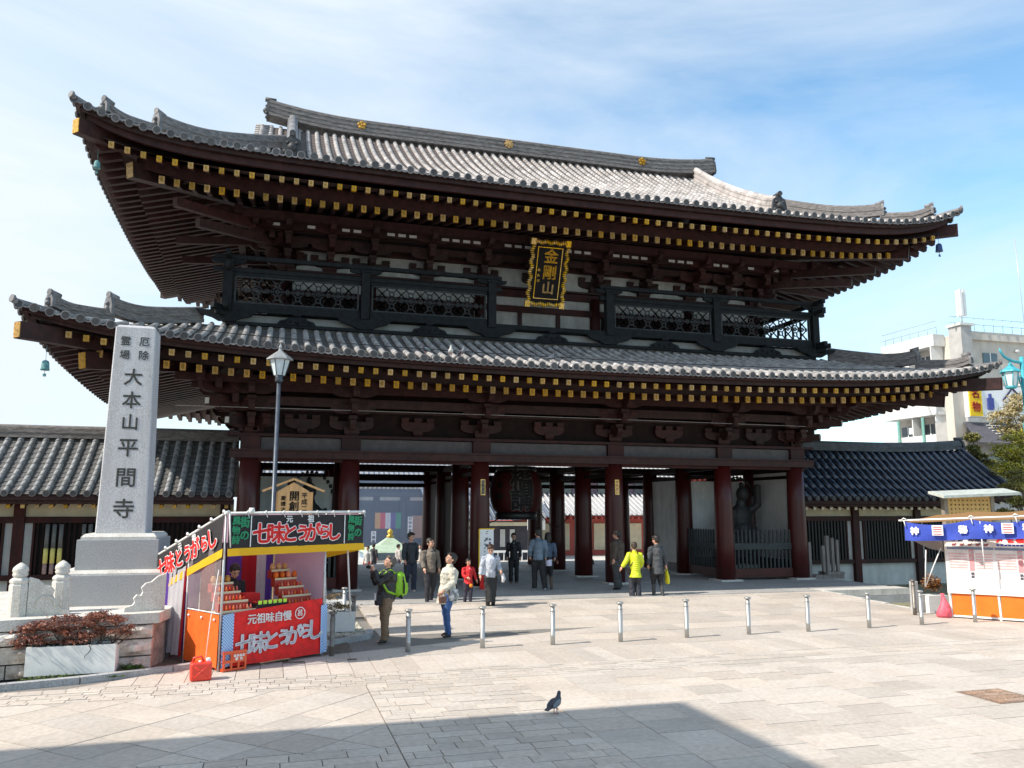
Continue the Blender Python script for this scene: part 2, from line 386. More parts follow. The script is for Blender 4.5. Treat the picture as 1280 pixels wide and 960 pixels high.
# brick strip running towards the camera, and the band along the back, in running bond
def bond(x0, x1, y0, y1, ws, h, kc=False):
    y = y0; k = 0
    while y < y1-1e-6:
        y2 = min(y+h, y1); x = x0-(rnd.random()*.3); 
        while x < x1:
            wd = rnd.choice(ws); p = rectp(max(x, x0), min(x+wd, x1), y, y2)
            if p[1][0]-p[0][0] > .05:
                stone(kerb_clip(p) if kc else p)
            x += wd
        y = y2; k += 1
bond(-7.276, -5.0, -18.6, -13.0, (.3, .42, .42, .6), .235)
bond(-17, -7.282, -18.6, -16.2, (.42, .6), .235)
bond(-17, -1.0, -13.0, -12.1, (.22, .3, .3, .45), .15)
bond(-1.0, 9.0, -13.0, -12.1, (.6, .9), .3)
# long stones along the kerb
x = -16.0
while x < 7.4:
    stone(kerb_clip(rectp(x, x+.36, -12.1, -10.75)), .005); x += .36
# slabs: rows running towards the gate
x = -5.0; k = 0
while x < 6:
    y = -19.0+(.27*(k % 2)); 
    while y < -13.0: stone(rectp(x, x+.72, y, min(y+.55, -13.0)), .004); y += .55
    x += .72; k += 1
y = -10.75; k = 0
while y < -3.95:
    y2 = min(y+.8, -3.95); x = -9.4 - .5*(k % 2); lim = -9.0 if y < -8.4 else -6.5
    while x < 7.4:
        p = rectp(max(x, lim), min(x+1.05, 7.4), y, y2)
        if p[1][0]-p[0][0] > .1: stone(kerb_clip(p) if y < -8.4 else p, .004, zramp)
        x += 1.05
    y = y2; k += 1
y = -12.0
for (X0, X1, Y0, Y1) in [(6.04, 20, -18.4, -8.4)]:
    y = Y0; k = 0
    while y < Y1-.01:
        x = X0-.6*(k % 2)
        while x < X1: stone(rectp(max(x, X0), min(x+1.2, X1), y, y+.8), .004) if x+1.2 > X0+.1 else None; x += 1.2
        y += .8; k += 1
y = -60
stones = [(p, z) for p, z in stones]
def vis_size(p):
    cx = sum(a[0] for a in p)/len(p); cy = sum(a[1] for a in p)/len(p)
    d = Vector((cx+8.72, cy+25.66)); fw = d.dot(Vector((math.sin(_yaw), math.cos(_yaw)))); rt = d.dot(Vector((math.cos(_yaw), -math.sin(_yaw))))
    if fw < 3 or abs(rt)/fw > .66 or 2.6/fw > .62: return 0
    return area(p)/fw**3
stones.sort(key=lambda t: -vis_size(t[0]))
def stone_mesh(mb, p, zf, dz=0.0):
    n = len(p); tx = rnd.uniform(-.0015, .0015)
    top = [(a[0], a[1], zf(*a)+dz) for a in p]; bot = [(a[0], a[1], zf(*a)-.06) for a in p]
    mb.add(bot+top, [tuple(range(n, 2*n))]+[(i, (i+1) % n, n+(i+1) % n, n+i) for i in range(n)])
for p, zf in stones[:296]:
    mb = MB(); stone_mesh(mb, p, zf, rnd.uniform(-.003, .002)); mb.build('paving_stone', PAVE, plaza)
mb = MB()
for p, zf in stones[296:]: stone_mesh(mb, p, zf, rnd.uniform(-.003, .002))
# far foreground and sides beyond the frame: plain slabs
for (X0, X1, Y0, Y1) in [(-24, 40, -40, -19.05)]:
    y = Y0
    while y < Y1:
        x = X0
        while x < X1: stone_mesh(mb, inset(rectp(x, x+1.6, y, y+1.2), .005), lambda x, y: 0.0); x += 1.6
        y += 1.2
tag(mb.build('paving_field', PAVE, plaza), kind='stuff')
# sill slope closing the joint under the ramp stones
MB().add([(-6.5, -7.6, -.022), (7.42, -7.6, -.022), (7.42, -3.9, .085), (-6.5, -3.9, .085), (7.42, -3.9, -.6), (7.42, -7.6, -.6)], [(0, 1, 2, 3), (1, 5, 4, 2)]).build('ramp_bed', JOINT, plaza)
# kerb stones
for a, b in zip(KERB[:-1], KERB[1:]):
    A, B = Vector(a), Vector(b); n = max(1, round((B-A).length/.9))
    for k in range(n):
        p = A+(B-A)*(k/n); q = A+(B-A)*((k+1)/n); d = (q-p).normalized()*.004
        MB().beam((p.x+d.x, p.y+d.y, .02), (q.x-d.x, q.y-d.y, .02), .14, .12).build('kerb_stone', GRAN, plaza)
x = 7.49
for k in range(5):
    MB().box(7.42, 7.56, -8.35+k*.89, -8.35+k*.89+.88, -.35, .02+max(0, zramp(0, -8.35+k*.89))).build('kerb_stone', GRANL, plaza)
# floor slabs on the platform
mb = MB()
y = -3.88; k = 0
while y < 11.3:
    x = -11.1-.5*(k % 2)
    while x < 7.4 if y < -3.3 else x < 10.5:
        x0, x1 = max(x, -11.1), min(x+1.1, 7.42 if y < -3.3 else 10.5)
        if x1-x0 > .1: stone_mesh(mb, inset(rectp(x0, x1, y, min(y+.75, 11.35)), .004), lambda a, b: .12, rnd.uniform(-.002, .001))
        x += 1.1
    y += .75; k += 1
tag(mb.build('floor_slabs', mat('platform_slabs', (.40, .385, .37), .7, .12, 12, .1, 50, islvar=.1), pod), kind='stuff')

# ---------------------------------------------------------------- the gate
gate = thing('temple_gate', 'huge two-storeyed dark red temple gate with two tiled roofs and gilded rafter ends', 'temple gate', (0, 0, .12))
YC = 5.1
def lift_up(s):
    t = max(0., 1-s/14.0); return .22*t*t+.66*t**10
def lift_lo(s):
    t = max(0., 1-s/14.8); return .35*t*t+.5*t**6
UP = dict(Xe=14.07, Yf=-3.7, Yb=13.9, ze=12.08, lift=lift_up, prof=lambda d: .36*d+.023*d*d, D=8.8)
LO = dict(Xe=14.87, Yf=-4.0, Yb=14.2, ze=6.60, lift=lift_lo, prof=lambda d: .295*d+.0165*d*d, D=3.9)
def rz(Rf, s, d):      # height of the roof plane: s = distance to the corner along the eave, d = distance in from the eave
    return Rf['ze']+Rf['prof'](d)+Rf['lift'](s)*max(0, 1-d/6.0)**1.2
def sweep(mb, pts, sec, mi=0, up=Vector((0, 0, 1)), sm=False, caps=True):
    """sweep the closed section (lateral, vertical) along pts"""
    n = len(sec); b = len(mb.v); P = [Vector(p) for p in pts]
    for i, p in enumerate(P):
        d = (P[min(i+1, len(P)-1)]-P[max(i-1, 0)]).normalized(); r = d.cross(up).normalized()
        for a, h in sec: mb.v.append(tuple(p+r*a+up*h))
    for i in range(len(P)-1):
        for k in range(n):
            k2 = (k+1) % n; mb.f.append((b+i*n+k, b+i*n+k2, b+(i+1)*n+k2, b+(i+1)*n+k)); mb.m.append(mi); mb.s.append(sm)
    if caps:
        mb.f.append(tuple(b+k for k in range(n))[::-1]); mb.m.append(mi); mb.s.append(False)
        e = b+(len(P)-1)*n; mb.f.append(tuple(e+k for k in range(n))); mb.m.append(mi); mb.s.append(False)
def courses(wd, h, n, cap=.11):
    """section of a ridge built of n flat tile courses with a round cap"""
    L_ = []; z = 0
    for i in range(n):
        o = wd/2*(1-.10*i/n)+(.012 if i % 2 == 0 else -.01); hh = (h-cap)/n
        L_ += [(o, z), (o, z+hh*.97)]; z += hh
    arc = [(cap*math.cos(t), h-cap+cap*math.sin(t)) for t in [math.pi*k/6 for k in range(7)]]
    return L_+arc+[(-a, b) for a, b in reversed(L_)]
def round_tiles(mb, pts, r=.086, mi=0, tl=.30, seg=6, taper=(1.03, .9)):
    """a row of overlapping half-round tiles; each tile an island of its own"""
    P = [Vector(p) for p in pts]; L_ = [0]
    for a, b in zip(P[:-1], P[1:]): L_.append(L_[-1]+(b-a).length)
    def at(t):
        for i in range(len(P)-1):
            if t <= L_[i+1] or i == len(P)-2:
                u = (t-L_[i])/(L_[i+1]-L_[i]); return P[i]+(P[i+1]-P[i])*u
    n = max(1, round(L_[-1]/tl))
    for i in range(n):
        a = at(L_[-1]*i/n); c = at(min(L_[-1], L_[-1]*(i+1)/n+.02)); d = (c-a).normalized()
        x = d.cross(Vector((0, 0, 1))).normalized(); u = x.cross(d); b = len(mb.v)
        for p, rr in ((a, r*taper[0]), (c, r*taper[1])):
            for k in range(seg+1):
                t = math.pi*k/seg; mb.v.append(tuple(p+x*math.cos(t)*rr+u*(math.sin(t)*rr-.01)))
        for k in range(seg):
            mb.f.append((b+k, b+k+1, b+seg+2+k, b+seg+1+k)); mb.m.append(mi); mb.s.append(True)
        mb.f.append(tuple(b+k for k in range(seg+1))[::-1]); mb.m.append(mi); mb.s.append(False)
def cap_disc(mb, c, nrm, r=.112, mi=1):
    c = Vector(c); nrm = Vector(nrm).normalized()
    mb.tube([c, c+nrm*.05], r, 14, mi, sm=True)
    mb.tube([c+nrm*.045, c+nrm*.062], [r*.97, r*.9], 14, mi, sm=False)
    mb.tube([c+nrm*.05, c+nrm*.0625], r*.80, 12, mi+1, sm=False)
def make_roof(Rf, name, spacing, dtop, rowmats, deckm, label=None):
    roof_d = MB(); Xe, Yf, Yb = Rf['Xe'], Rf['Yf'], Rf['Yb']; hy = (Yb-Yf)/2
    # deck with flat-tile courses: front, back, two sides
    def side_pts(kind, t, d):
        if kind in 'fb':
            x = -Xe+2*Xe*t; return x, d
        return None
    nc = int(dtop(0)/.26)
    for kind in 'fbLR':
        half = Xe if kind in 'fb' else hy; dm = dtop(0) if kind in 'fb' else (5.1 if Rf is UP else 3.9)
        n = int(dm/.26); nt_ = 72 if kind in 'fb' else 40
        for c in range(n):
            d0 = dm*c/n; d1 = dm*(c+1)/n
            for k in range(nt_):
                a0 = -half+2*half*k/nt_; a1 = -half+2*half*(k+1)/nt_
                def lim(a, d):           # do not pass the hip
                    if kind in 'fb' and Rf is UP and d > Xe-9.85: return max(-9.85, min(9.85, a))
                    m = half-d; return max(-m, min(m, a))
                vs = []
                for a, d, dz in ((a0, d0, .0), (a1, d0, .0), (a1, d1, -.028), (a0, d1, -.028)):
                    a_ = lim(a, d); z = rz(Rf, half-abs(a_), d)+dz-.03
                    if kind == 'f': vs.append((a_, Yf+d, z))
                    elif kind == 'b': vs.append((a_, Yb-d, z))
                    elif kind == 'L': vs.append((-Xe+d, YC+a_, z))
                    else: vs.append((Xe-d, YC+a_, z))
                if (Vector(vs[0])-Vector(vs[1])).length < 1e-4 and (Vector(vs[2])-Vector(vs[3])).length < 1e-4: continue
                q = (0, 1, 2, 3) if kind in 'fR' else (3, 2, 1, 0)
                q = {'f': (0, 1, 2, 3), 'b': (3, 2, 1, 0), 'L': (3, 2, 1, 0), 'R': (0, 1, 2, 3)}[kind]
                roof_d.add(vs, [q]); b = len(roof_d.v)-4
                # the riser to the next course
                v2 = Vector(vs[2]); v3 = Vector(vs[3]); roof_d.add([v3, v2, v2+Vector((0, 0, .028)), v3+Vector((0, 0, .028))], [(0, 1, 2, 3)])
    roof = roof_d.build(name, deckm, gate)
    # rows of round tiles: every front row a part, the others one part
    nrow = int(2*Xe/spacing); x0 = -nrow*spacing/2
    others = MB()
    for i in range(nrow+1):
        x = x0+i*spacing
        s = Xe-abs(x); dm = dtop(x)
        if dm < .15: dm = .15
        jx = rnd.uniform(-.010, .010); mb = MB(); pts = [(x+jx*math.sin(k*.7), Yf+.02+dm*k/14, rz(Rf, s, dm*k/14)) for k in range(15)]
        round_tiles(mb, pts); cap_disc(mb, (x+rnd.uniform(-.006, .006), Yf+.02+rnd.uniform(-.012, .01), rz(Rf, s, 0)+rnd.uniform(-.004, .012)), (rnd.uniform(-.05, .05), -1, rnd.uniform(-.14, -.02)))
        # lip of the flat tiles between this row and the next
        for k in range(6):
            t0, t1 = k/6, (k+1)/6; f = lambda t: (x+.07+(spacing-.14)*t, -.045-.035*math.sin(math.pi*t))
            (xa, za), (xb, zb) = f(t0), f(t1); z = rz(Rf, s-.15 if s > .15 else 0, 0)
            if xb > Xe: continue
            mb.add([(xa, Yf-.03, z+za-.03), (xb, Yf-.03, z+zb-.03), (xb, Yf-.03, z+zb+.012), (xa, Yf-.03, z+za+.012), (xa, Yf+.15, z+za+.03), (xb, Yf+.15, z+zb+.03)], [(0, 1, 2, 3), (3, 2, 5, 4)], 1)
        mb.build('tile_row', rowmats, roof)
        mb = others; pts = [(x, Yb-.02-dm*k/8, rz(Rf, s, dm*k/8)) for k in range(9)]
        round_tiles(mb, pts, tl=1.0, seg=4)
    hyy = hy; nr = int(2*hyy/spacing); y0 = -nr*spacing/2
    sd = 5.1 if Rf is UP else 3.9
    for i in range(nr+1):
        a = y0+i*spacing; s = hyy-abs(a); dm = max(.1, min(sd, s))
        for sg in (-1, 1):
            pts = [(sg*(Xe-.02-dm*k/8), YC+a, rz(Rf, s, dm*k/8)) for k in range(9)]
            round_tiles(others, pts, tl=.5, seg=4); cap_disc(others, (sg*(Xe-.02), YC+a, rz(Rf, s, 0)), (sg, 0, -.08))
    tag(others.build('side_tile_rows', rowmats, roof), kind='stuff')
    return roof
def dtop_up(x):
    return 8.75 if abs(x) < 9.75 else max(0., UP['Xe']-abs(x)-.1)
def dtop_lo(x): return min(3.85, max(0., LO['Xe']-abs(x)-.1))
MU = [TILEW, TILE, TILED]; ML = [mat('darker_pale_tile', (.33, .315, .31), .65, .28, 2.2, .3, 26, objvar=.12, islvar=.14), TILE, TILED]  # lower rows use a darker tile tone than the upper rows
roofU = make_roof(UP, 'upper_roof', .335, dtop_up, MU, mat('flat_tile_pinkish', (.135, .105, .095), .7, .2, 9, .3, 40))
roofL = make_roof(LO, 'lower_roof', .34, dtop_lo, ML, mat('flat_tile_grey', (.12, .115, .112), .7, .2, 9, .3, 40))

# ridges
ONI = RIDGE
def oni(mb, c, nrm, w_, h_, mi=0):
    """ridge-end tile: a lobed plate with a round tile on top, facing nrm"""
    c = Vector(c); nrm = Vector(nrm).normalized(); x = nrm.cross(Vector((0, 0, 1))).normalized()
    pr = [(-.5, 0), (.5, 0), (.56, .2), (.5, .55), (.42, .78), (.22, .86), (.12, .98), (-.12, .98), (-.22, .86), (-.42, .78), (-.5, .55), (-.56, .2)]
    vs = [c+x*(a*w_)+Vector((0, 0, b*h_))+nrm*e for e in (0, .09) for a, b in pr]; n = len(pr)
    mb.add(vs, [tuple(range(n))[::-1], tuple(range(n, 2*n))]+[(i, (i+1) % n, n+(i+1) % n, n+i) for i in range(n)], mi)
    mb.ball(c+nrm*.1+Vector((0, 0, h_*.42)), (w_*.26,)*3, 8, 5, mi)
    for sx in (-1, 1):
        mb.ball(c+nrm*.1+x*sx*w_*.25+Vector((0, 0, h_*.62)), (w_*.1,)*3, 6, 4, mi); mb.ball(c+nrm*.08+x*sx*w_*.36+Vector((0, 0, h_*.2)), (w_*.15,)*3, 6, 4, mi)
    mb.tube([c-nrm*.25+Vector((0, 0, h_*1.02)), c+nrm*.16+Vector((0, 0, h_*1.05))], w_*.17, 10, mi)
def main_ridge():
    mb = MB(); X = [-9.5+19*k/30 for k in range(31)]
    f = lambda x: 17.02+max(0, (abs(x)-5.5)/4)**2.2*.34
    sweep(mb, [(x, YC, f(x)) for x in X], courses(.46, .74, 7, .12))
    sweep(mb, [(x, YC, f(x)-.02) for x in X], [(.34, 0), (.34, .1), (-.34, .1), (-.34, 0)])
    o = mb.build('main_ridge', RIDGE, roofU)
    for sx in (-1, 1):
        mb = MB(); oni(mb, (sx*9.5, YC, f(9.5)-.05), (sx, 0, 0), .52, .74); mb.build('ridge_end_tile', TILED, roofU)
main_ridge()
for sx in (-1, 1):
    # descending ridge
    mb = MB(); pts = [(sx*8.62, YC-.25-(YC+.72)*k/12, 0) for k in range(13)]
    pts = [(a, b, rz(UP, 14.07-abs(a), b-UP['Yf'])+.02) for a, b, _ in pts]
    pts[-1] = (pts[-1][0], pts[-1][1], pts[-1][2]+.06)
    sweep(mb, pts, courses(.36, .62, 5, .13), 0); mb.build('descending_ridge', TILEW if sx > 0 else TILE, roofU)
    mb = MB(); oni(mb, (pts[-1][0], pts[-1][1], pts[-1][2]-.12), (0, -1, 0), .56, .72); mb.build('ridge_end_tile', TILED, roofU)
    mb = MB(); pts = [(sx*8.62, 2*YC-b, z) for (a, b, z) in pts]; sweep(mb, pts, courses(.36, .62, 5, .13), 0); mb.build('descending_ridge', TILE, roofU)
    # gable: verge tiles, barge board, gable wall
    mb = MB()
    for k in range(26):
        y = YC-3.6+7.2*k/25; d = min(y-UP['Yf'], UP['Yb']-y); z = rz(UP, 4.2, d)
        mb.tube([(sx*9.35, y, z), (sx*9.95, y, z-.02)], .07, 8, 0)
    mb.build('verge_tiles', TILE, roofU)
    mb = MB(); L_ = []
    for k in range(13):
        y = YC-3.7+7.4*k/12; d = min(y-UP['Yf'], UP['Yb']-y); L_.append((sx*9.8, y, rz(UP, 4.2, d)-.12))
    sweep(mb, L_, [(.05, -.4), (.05, 0), (-.05, 0), (-.05, -.4)]); mb.build('barge_board', WOOD, roofU)
    mb = MB(); zb = rz(UP, 4, 4.2); mb.add([(sx*9.15, YC-3.4, zb), (sx*9.15, YC+3.4, zb), (sx*9.15, YC, 17.0)], [(0, 1, 2)]); mb.build('gable_wall', WOODD, roofU)
    # corner ridges, both roofs, front and back
    for Rf, roof in ((UP, roofU), (LO, roofL)):
        dend = 5.35 if Rf is UP else 3.85
        for sy, Y0 in ((1, Rf['Yf']), (-1, Rf['Yb'])):
            P = lambda d, e=0: (sx*(Rf['Xe']-d), Y0+sy*d, rz(Rf, d, d)+e)
            # upper stage
            for a, b, h, r0 in ((1.75, dend, .50, .26), (.62, 1.8, .34, .3)):
                pts = [P(a+(b-a)*k/12, .0) for k in range(13)]
                up_ = .20 if h > .4 else .14
                pts = [(p[0], p[1], p[2]+up_*max(0, 1-k/5.)**2) for k, p in enumerate(pts)]
                mb = MB(); sweep(mb, pts, courses(.26, h, 4, .075)); mb.build('corner_ridge', RIDGE, roof)
                q = Vector(pts[0]); n_ = Vector((sx, -sy, 0)).normalized()
                mb = MB(); mb.tube([q+Vector((0, 0, h-.05))-n_*.2, q+Vector((0, 0, h+.02))+n_*.06], .085, 12, 0)
                mb.tube([q+Vector((0, 0, h+.02))+n_*.05, q+Vector((0, 0, h+.02))+n_*.09], .092, 12, 0)
                sweep(mb, [q+n_*.0, q+n_*.08], [(.16, -.02), (.17, h*.5), (.1, h-.05), (-.1, h-.05), (-.17, h*.5), (-.16, -.02)]); 
                mb.ball(q+n_*.1+Vector((0, 0, h*.55)), .06, 8, 5); mb.ball(q+n_*.1+Vector((0, 0, h*.25)), .075, 8, 5)
                mb.build('ridge_end_tile', TILE, roof)
            # the corner tile itself, rising to a point
            mb = MB(); n_ = Vector((sx, -sy, 0)).normalized(); c = Vector(P(0)); 
            pts = [Vector(P(.9, .02)), Vector(P(.45, .03)), c+Vector((0, 0, .04)), c+n_*.08+Vector((0, 0, .09))]
            mb.tube(pts, .085, 12, 0); mb.tube([pts[-1]-n_*.03, pts[-1]+n_*.03+Vector((0, 0, .01))], .098, 12, 0); mb.build('corner_tile', TILE, roof)
# gilt crests on the ridge
def crest(x, plum):
    mb = MB(); z = 17.42; y = YC-.27
    if plum:
        for k in range(5):
            t = math.pi/2+2*math.pi*k/5; mb.ball((x+.11*math.cos(t), y, z+.11*math.sin(t)), (.075, .03, .075), 10, 6)
        mb.ball((x, y-.02, z), (.05, .03, .05), 8, 5)
    else:
        mb.tube([(x, y+.03, z), (x, y-.03, z)], .16, 18, 0); mb.tube([(x, y-.03, z), (x, y-.05, z)], [.12, .1], 14, 0)
        for k in range(8):
            t = 2*math.pi*k/8; mb.ball((x+.155*math.cos(t), y-.01, z+.155*math.sin(t)), (.045, .03, .045), 6, 4)
    mb.build('gilt_crest', GOLD, roofU)
crest(-6.0, True); crest(0, False); crest(6.0, True)

# ---------------------------------------------------------------- eaves
def eave_strip(Rf, roof, off, z0, z1, m, name, inset_=0.0):
    """a board that follows the curved eave on all four sides"""
    Xe, Yf, Yb = Rf['Xe']-off, Rf['Yf']+off, Rf['Yb']-off; hy = (Yb-Yf)/2; mb = MB()
    for sy, Y in ((-1, Yf), (1, Yb)):
        pts = [(-Xe+2*Xe*k/60, Y, Rf['ze']+Rf['lift'](max(0, Xe-abs(-Xe+2*Xe*k/60)+off*0))) for k in range(61)]
        sweep(mb, pts, [(-.05, z0), (.05, z0), (.05, z1), (-.05, z1)])
    for sx in (-1, 1):
        pts = [(sx*Xe, YC-hy+2*hy*k/36, Rf['ze']+Rf['lift'](hy-abs(-hy+2*hy*k/36))) for k in range(37)]
        sweep(mb, pts, [(-.05, z0), (.05, z0), (.05, z1), (-.05, z1)])
    return mb.build(name, m, roof)
def eaves(Rf, name, nf, xf, nb, xb, yf, yb, zf, zb, slope, ywall):
    lo_ = Rf is LO; part = eave_strip(Rf, gate, .16, -.16 if lo_ else -.20, -.055, WOODU, name)        # first fascia board, carries the rafters as its sub-parts
    eave_strip(Rf, part, .30, -.275 if lo_ else -.40, -.165 if lo_ else -.205, WOODU, 'fascia_board')
    Xe, Yf = Rf['Xe'], Rf['Yf']; o = Rf['ze']
    def raf(w_, h_, l, capl):
        mb = MB(); z1 = l*slope
        mb.beam((0, 0, 0), (0, l, z1), w_, h_, 0)
        mb.box(-w_/2-.012, w_/2+.012, -.022, .05, -h_/2-.012, h_/2+.012, 1)
        mb.box(-w_/2+.022, w_/2-.022, -.027, -.02, -h_/2+.03, h_/2-.03, 2)
        return mb.mesh('rafter')
    plain = {}
    def praf(l):
        if l not in plain:
            plain[l] = MB().beam((0, 0, 0), (0, l, l*slope), .15, .19).mesh('rafter'); plain[l].materials.append(WOODU)
        return plain[l]
    R2 = dict(fly=(raf(.108, .130, 1.35, .05), raf(.108, .130, .6, .05)), base=(raf(.122, .172, ywall-yb, .05), raf(.122, .172, 1.3, .05)))
    for me in (R2['fly']+R2['base']):
        for m in (WOODU, GOLD, GOLDD): me.materials.append(m)
    og = ORG[gate.name]
    for kind, n, xm, y, z in (('fly', nf, xf, yf, zf), ('base', nb, xb, yb, zb)):
        for i in range(n):
            x = -xm+2*xm*i/(n-1); s = Xe-abs(x)
            me = R2[kind][1 if s < 2.4+(yb-yf if kind == 'base' else 0) else 0]
            ob = link('flying_rafter' if kind == 'fly' else 'base_rafter', me, None, part); ob.location = Vector((x, y, z+Rf['lift'](s)*1.0))-og
        # left side rafters (seen from below), right and back joined
        yy = y-Yf; hy = (Rf['Yb']-Yf)/2; m_ = xm-(Xe-hy); ns = int(2*m_/(2*xm/(n-1)))
        rest = MB()
        for i in range(ns+1):
            a = -m_+2*m_*i/ns; s = hy-abs(a); short = s < 2.4+(yb-yf if kind == 'base' else 0); me = R2[kind][1 if short else 0]
            ob = link('flying_rafter' if kind == 'fly' else 'base_rafter', me, None, part)
            ob.data = praf((1.35 if kind == 'fly' else ywall-yb) if not short else (.6 if kind == 'fly' else 1.3))
            ob.location = Vector((-Xe+yy, YC+a, z+Rf['lift'](s)))-og; ob.rotation_euler = (0, 0, R(-90))
            l = (1.35 if kind == 'fly' else ywall-yb) if not short else (.6 if kind == 'fly' else 1.3); zz = z+Rf['lift'](s)
            rest.beam((Xe-yy, YC+a, zz), (Xe-yy-l, YC+a, zz+l*slope), .15, .19)
        for i in range(0, n):
            x = -xm+2*xm*i/(n-1); s = Xe-abs(x); l = 1.3; zz = z+Rf['lift'](s); rest.beam((x, Rf['Yb']-yy, zz), (x, Rf['Yb']-yy-l, zz+l*slope), .15, .19)
        tag(rest.build('far_rafters', WOODU, part), kind='stuff')
    # soffit boards over both rafter layers, and the board between them
    mb = MB()
    for kind, y, z, h in (('fly', yf+.02, zf, .165), ('base', yb+.02, zb, .20)):
        y1 = ywall+1.5; d0 = y-Yf; d1 = y1-Yf
        def surf(side, t, u):
            d = d0+(d1-d0)*u
            half = (Xe if side in 'fb' else (Rf['Yb']-Yf)/2); a = (-1+2*t)*(half-d+.01); s = max(0, half-abs((-1+2*t)*(half-d0)))
            zz = z+h/2+.012+(d-d0)*slope+Rf['lift'](s)*(1-.0*u)
            if side == 'f': return (a, Yf+d, zz)
            if side == 'b': return (a, Rf['Yb']-d, zz)
            return ((-Xe+d) if side == 'L' else (Xe-d), YC+a, zz)
        for sd in 'fbLR': mb.grid(lambda t, u: surf(sd, t, u), 60, 2)
    mb.build('soffit', SOFF, part)
    # board carried on the ends of the base rafters
    mb = MB(); d = yb-Yf+.12; X_ = Xe-d; hy = (Rf['Yb']-Yf)/2-d
    sweep(mb, [(-X_+2*X_*k/60, Yf+d, zb+.105+Rf['lift'](Xe-abs(-X_+2*X_*k/60)-d*.3)) for k in range(61)], [(-.06, 0), (.06, 0), (.06, .415), (-.06, .415)])
    for sx in (-1, 1): sweep(mb, [(sx*X_, YC-hy+2*hy*k/36, zb+.105+Rf['lift'](max(0, hy+d*.7-abs(-hy+2*hy*k/36)))) for k in range(37)], [(-.06, 0), (.06, 0), (.06, .415), (-.06, .415)])
    mb.build('rafter_end_board', WOODU, part)
    return part
eaveU = eaves(UP, 'upper_eaves', 68, 13.2, 62, 12.05, -3.32, -2.42, 11.47, 11.24, .27, 1.0)
eaveL = eaves(LO, 'lower_eaves', 72, 14.15, 66, 13.2, -3.62, -2.72, 6.205, 6.01, .24, .1)
# hip rafters with gilt ends
def hip(part, sx, sy, tip, z, l, w_, h_, slope, gold=True, small=False):
    n_ = Vector((sx, -sy, 0)).normalized(); c = Vector((sx*tip[0], tip[1], z)); q = c-n_*l+Vector((0, 0, l*slope))
    mb = MB(); mb.beam(c, q, w_, h_, 0); 
    e = c+n_*.02-Vector((0, 0, .02*slope))
    mb.beam(c-n_*.035+Vector((0, 0, .035*slope)), e, w_-.02 if sx < 0 else w_, h_-.03 if sx < 0 else h_, 1 if (gold and sx < 0) else 0)
    return mb.build('hip_rafter', [WOODU, GOLD], part)
for sx in (-1, 1):
    hip(eaveU, sx, 1, (13.99, -3.62), 12.28, 1.9, .26, .40, .02); hip(eaveU, sx, 1, (12.85, -2.5), 11.68, 4.4, .28, .44, .13)
    hip(eaveL, sx, 1, (14.72, -4.2), 6.76, 2.1, .26, .40, .02); hip(eaveL, sx, 1, (13.55, -2.9), 6.30, 3.9, .28, .44, .12)
    hip(eaveU, sx, -1, (13.99, 2*YC+3.62), 12.28, 1.9, .26, .40, .02); hip(eaveL, sx, -1, (14.72, 2*YC+4.2), 6.76, 2.1, .26, .40, .02)
# ---------------------------------------------------------------- brackets
def arm(mb, c, w_, th, h_, axis='x', mi=0):
    """bracket arm: boat shaped, along x or y"""
    pr = [(-w_/2, h_/2), (-w_/2, h_*.05), (-w_/2+.04, -h_*.2), (-w_*.34, -h_*.42), (-w_*.22, -h_/2), (w_*.22, -h_/2), (w_*.34, -h_*.42), (w_/2-.04, -h_*.2), (w_/2, h_*.05), (w_/2, h_/2)]
    M = Matrix.Translation(c) @ (Matrix.Rotation(R(90), 4, 'Z') if axis == 'y' else Matrix())
    mb.prism(pr, -th/2, th/2, mi, M)
def blk(mb, c, w_=.26, h_=.17, mi=0):
    x, y, z = c; mb.box(x-w_/2, x+w_/2, y-w_/2, y+w_/2, z, z+h_*.6, mi)
    v = [(x-w_*.36, y-w_*.36, z-h_*.42), (x+w_*.36, y-w_*.36, z-h_*.42), (x+w_*.36, y+w_*.36, z-h_*.42), (x-w_*.36, y+w_*.36, z-h_*.42), (x-w_/2, y-w_/2, z), (x+w_/2, y-w_/2, z), (x+w_/2, y+w_/2, z), (x-w_/2, y+w_/2, z)]
    mb.add(v, [(0, 3, 2, 1), (0, 1, 5, 4), (1, 2, 6, 5), (2, 3, 7, 6), (3, 0, 4, 7)], mi)
def bracket(n, aw=1.15, dy=.44, dz=.44, h_=.24):
    """a stepped bracket set: level k is one step further out"""
    mb = MB(); blk(mb, (0, 0, .06), .46, .3)
    for k in range(n):
        z = .28+k*dz; y = -dy*k
        arm(mb, (0, y, z), aw, .2, h_)
        for sx in (-1, 0, 1): blk(mb, (sx*(aw/2-.13), y, z+h_/2+.05), .25, .15)
        # arm towards the viewer
        yy = dy*(k+1); pr = [(-yy-.18, h_/2), (-yy-.18, 0), (-yy-.05, -h_/2), (.3, -h_/2), (.3, h_/2)]
        mb.prism([(-a, b) for a, b in pr][::-1], -.09, .09, 0, Matrix.Translation((0, 0, z)) @ Matrix.Rotation(R(-90), 4, 'Z'))
        blk(mb, (0, -dy*(k+1), z+h_/2+.05), .25, .15)
    return mb.mesh('bracket_set')
colx = [-9.43, -6.47, -2.33, 2.33, 6.47, 9.43]
frame = MB()
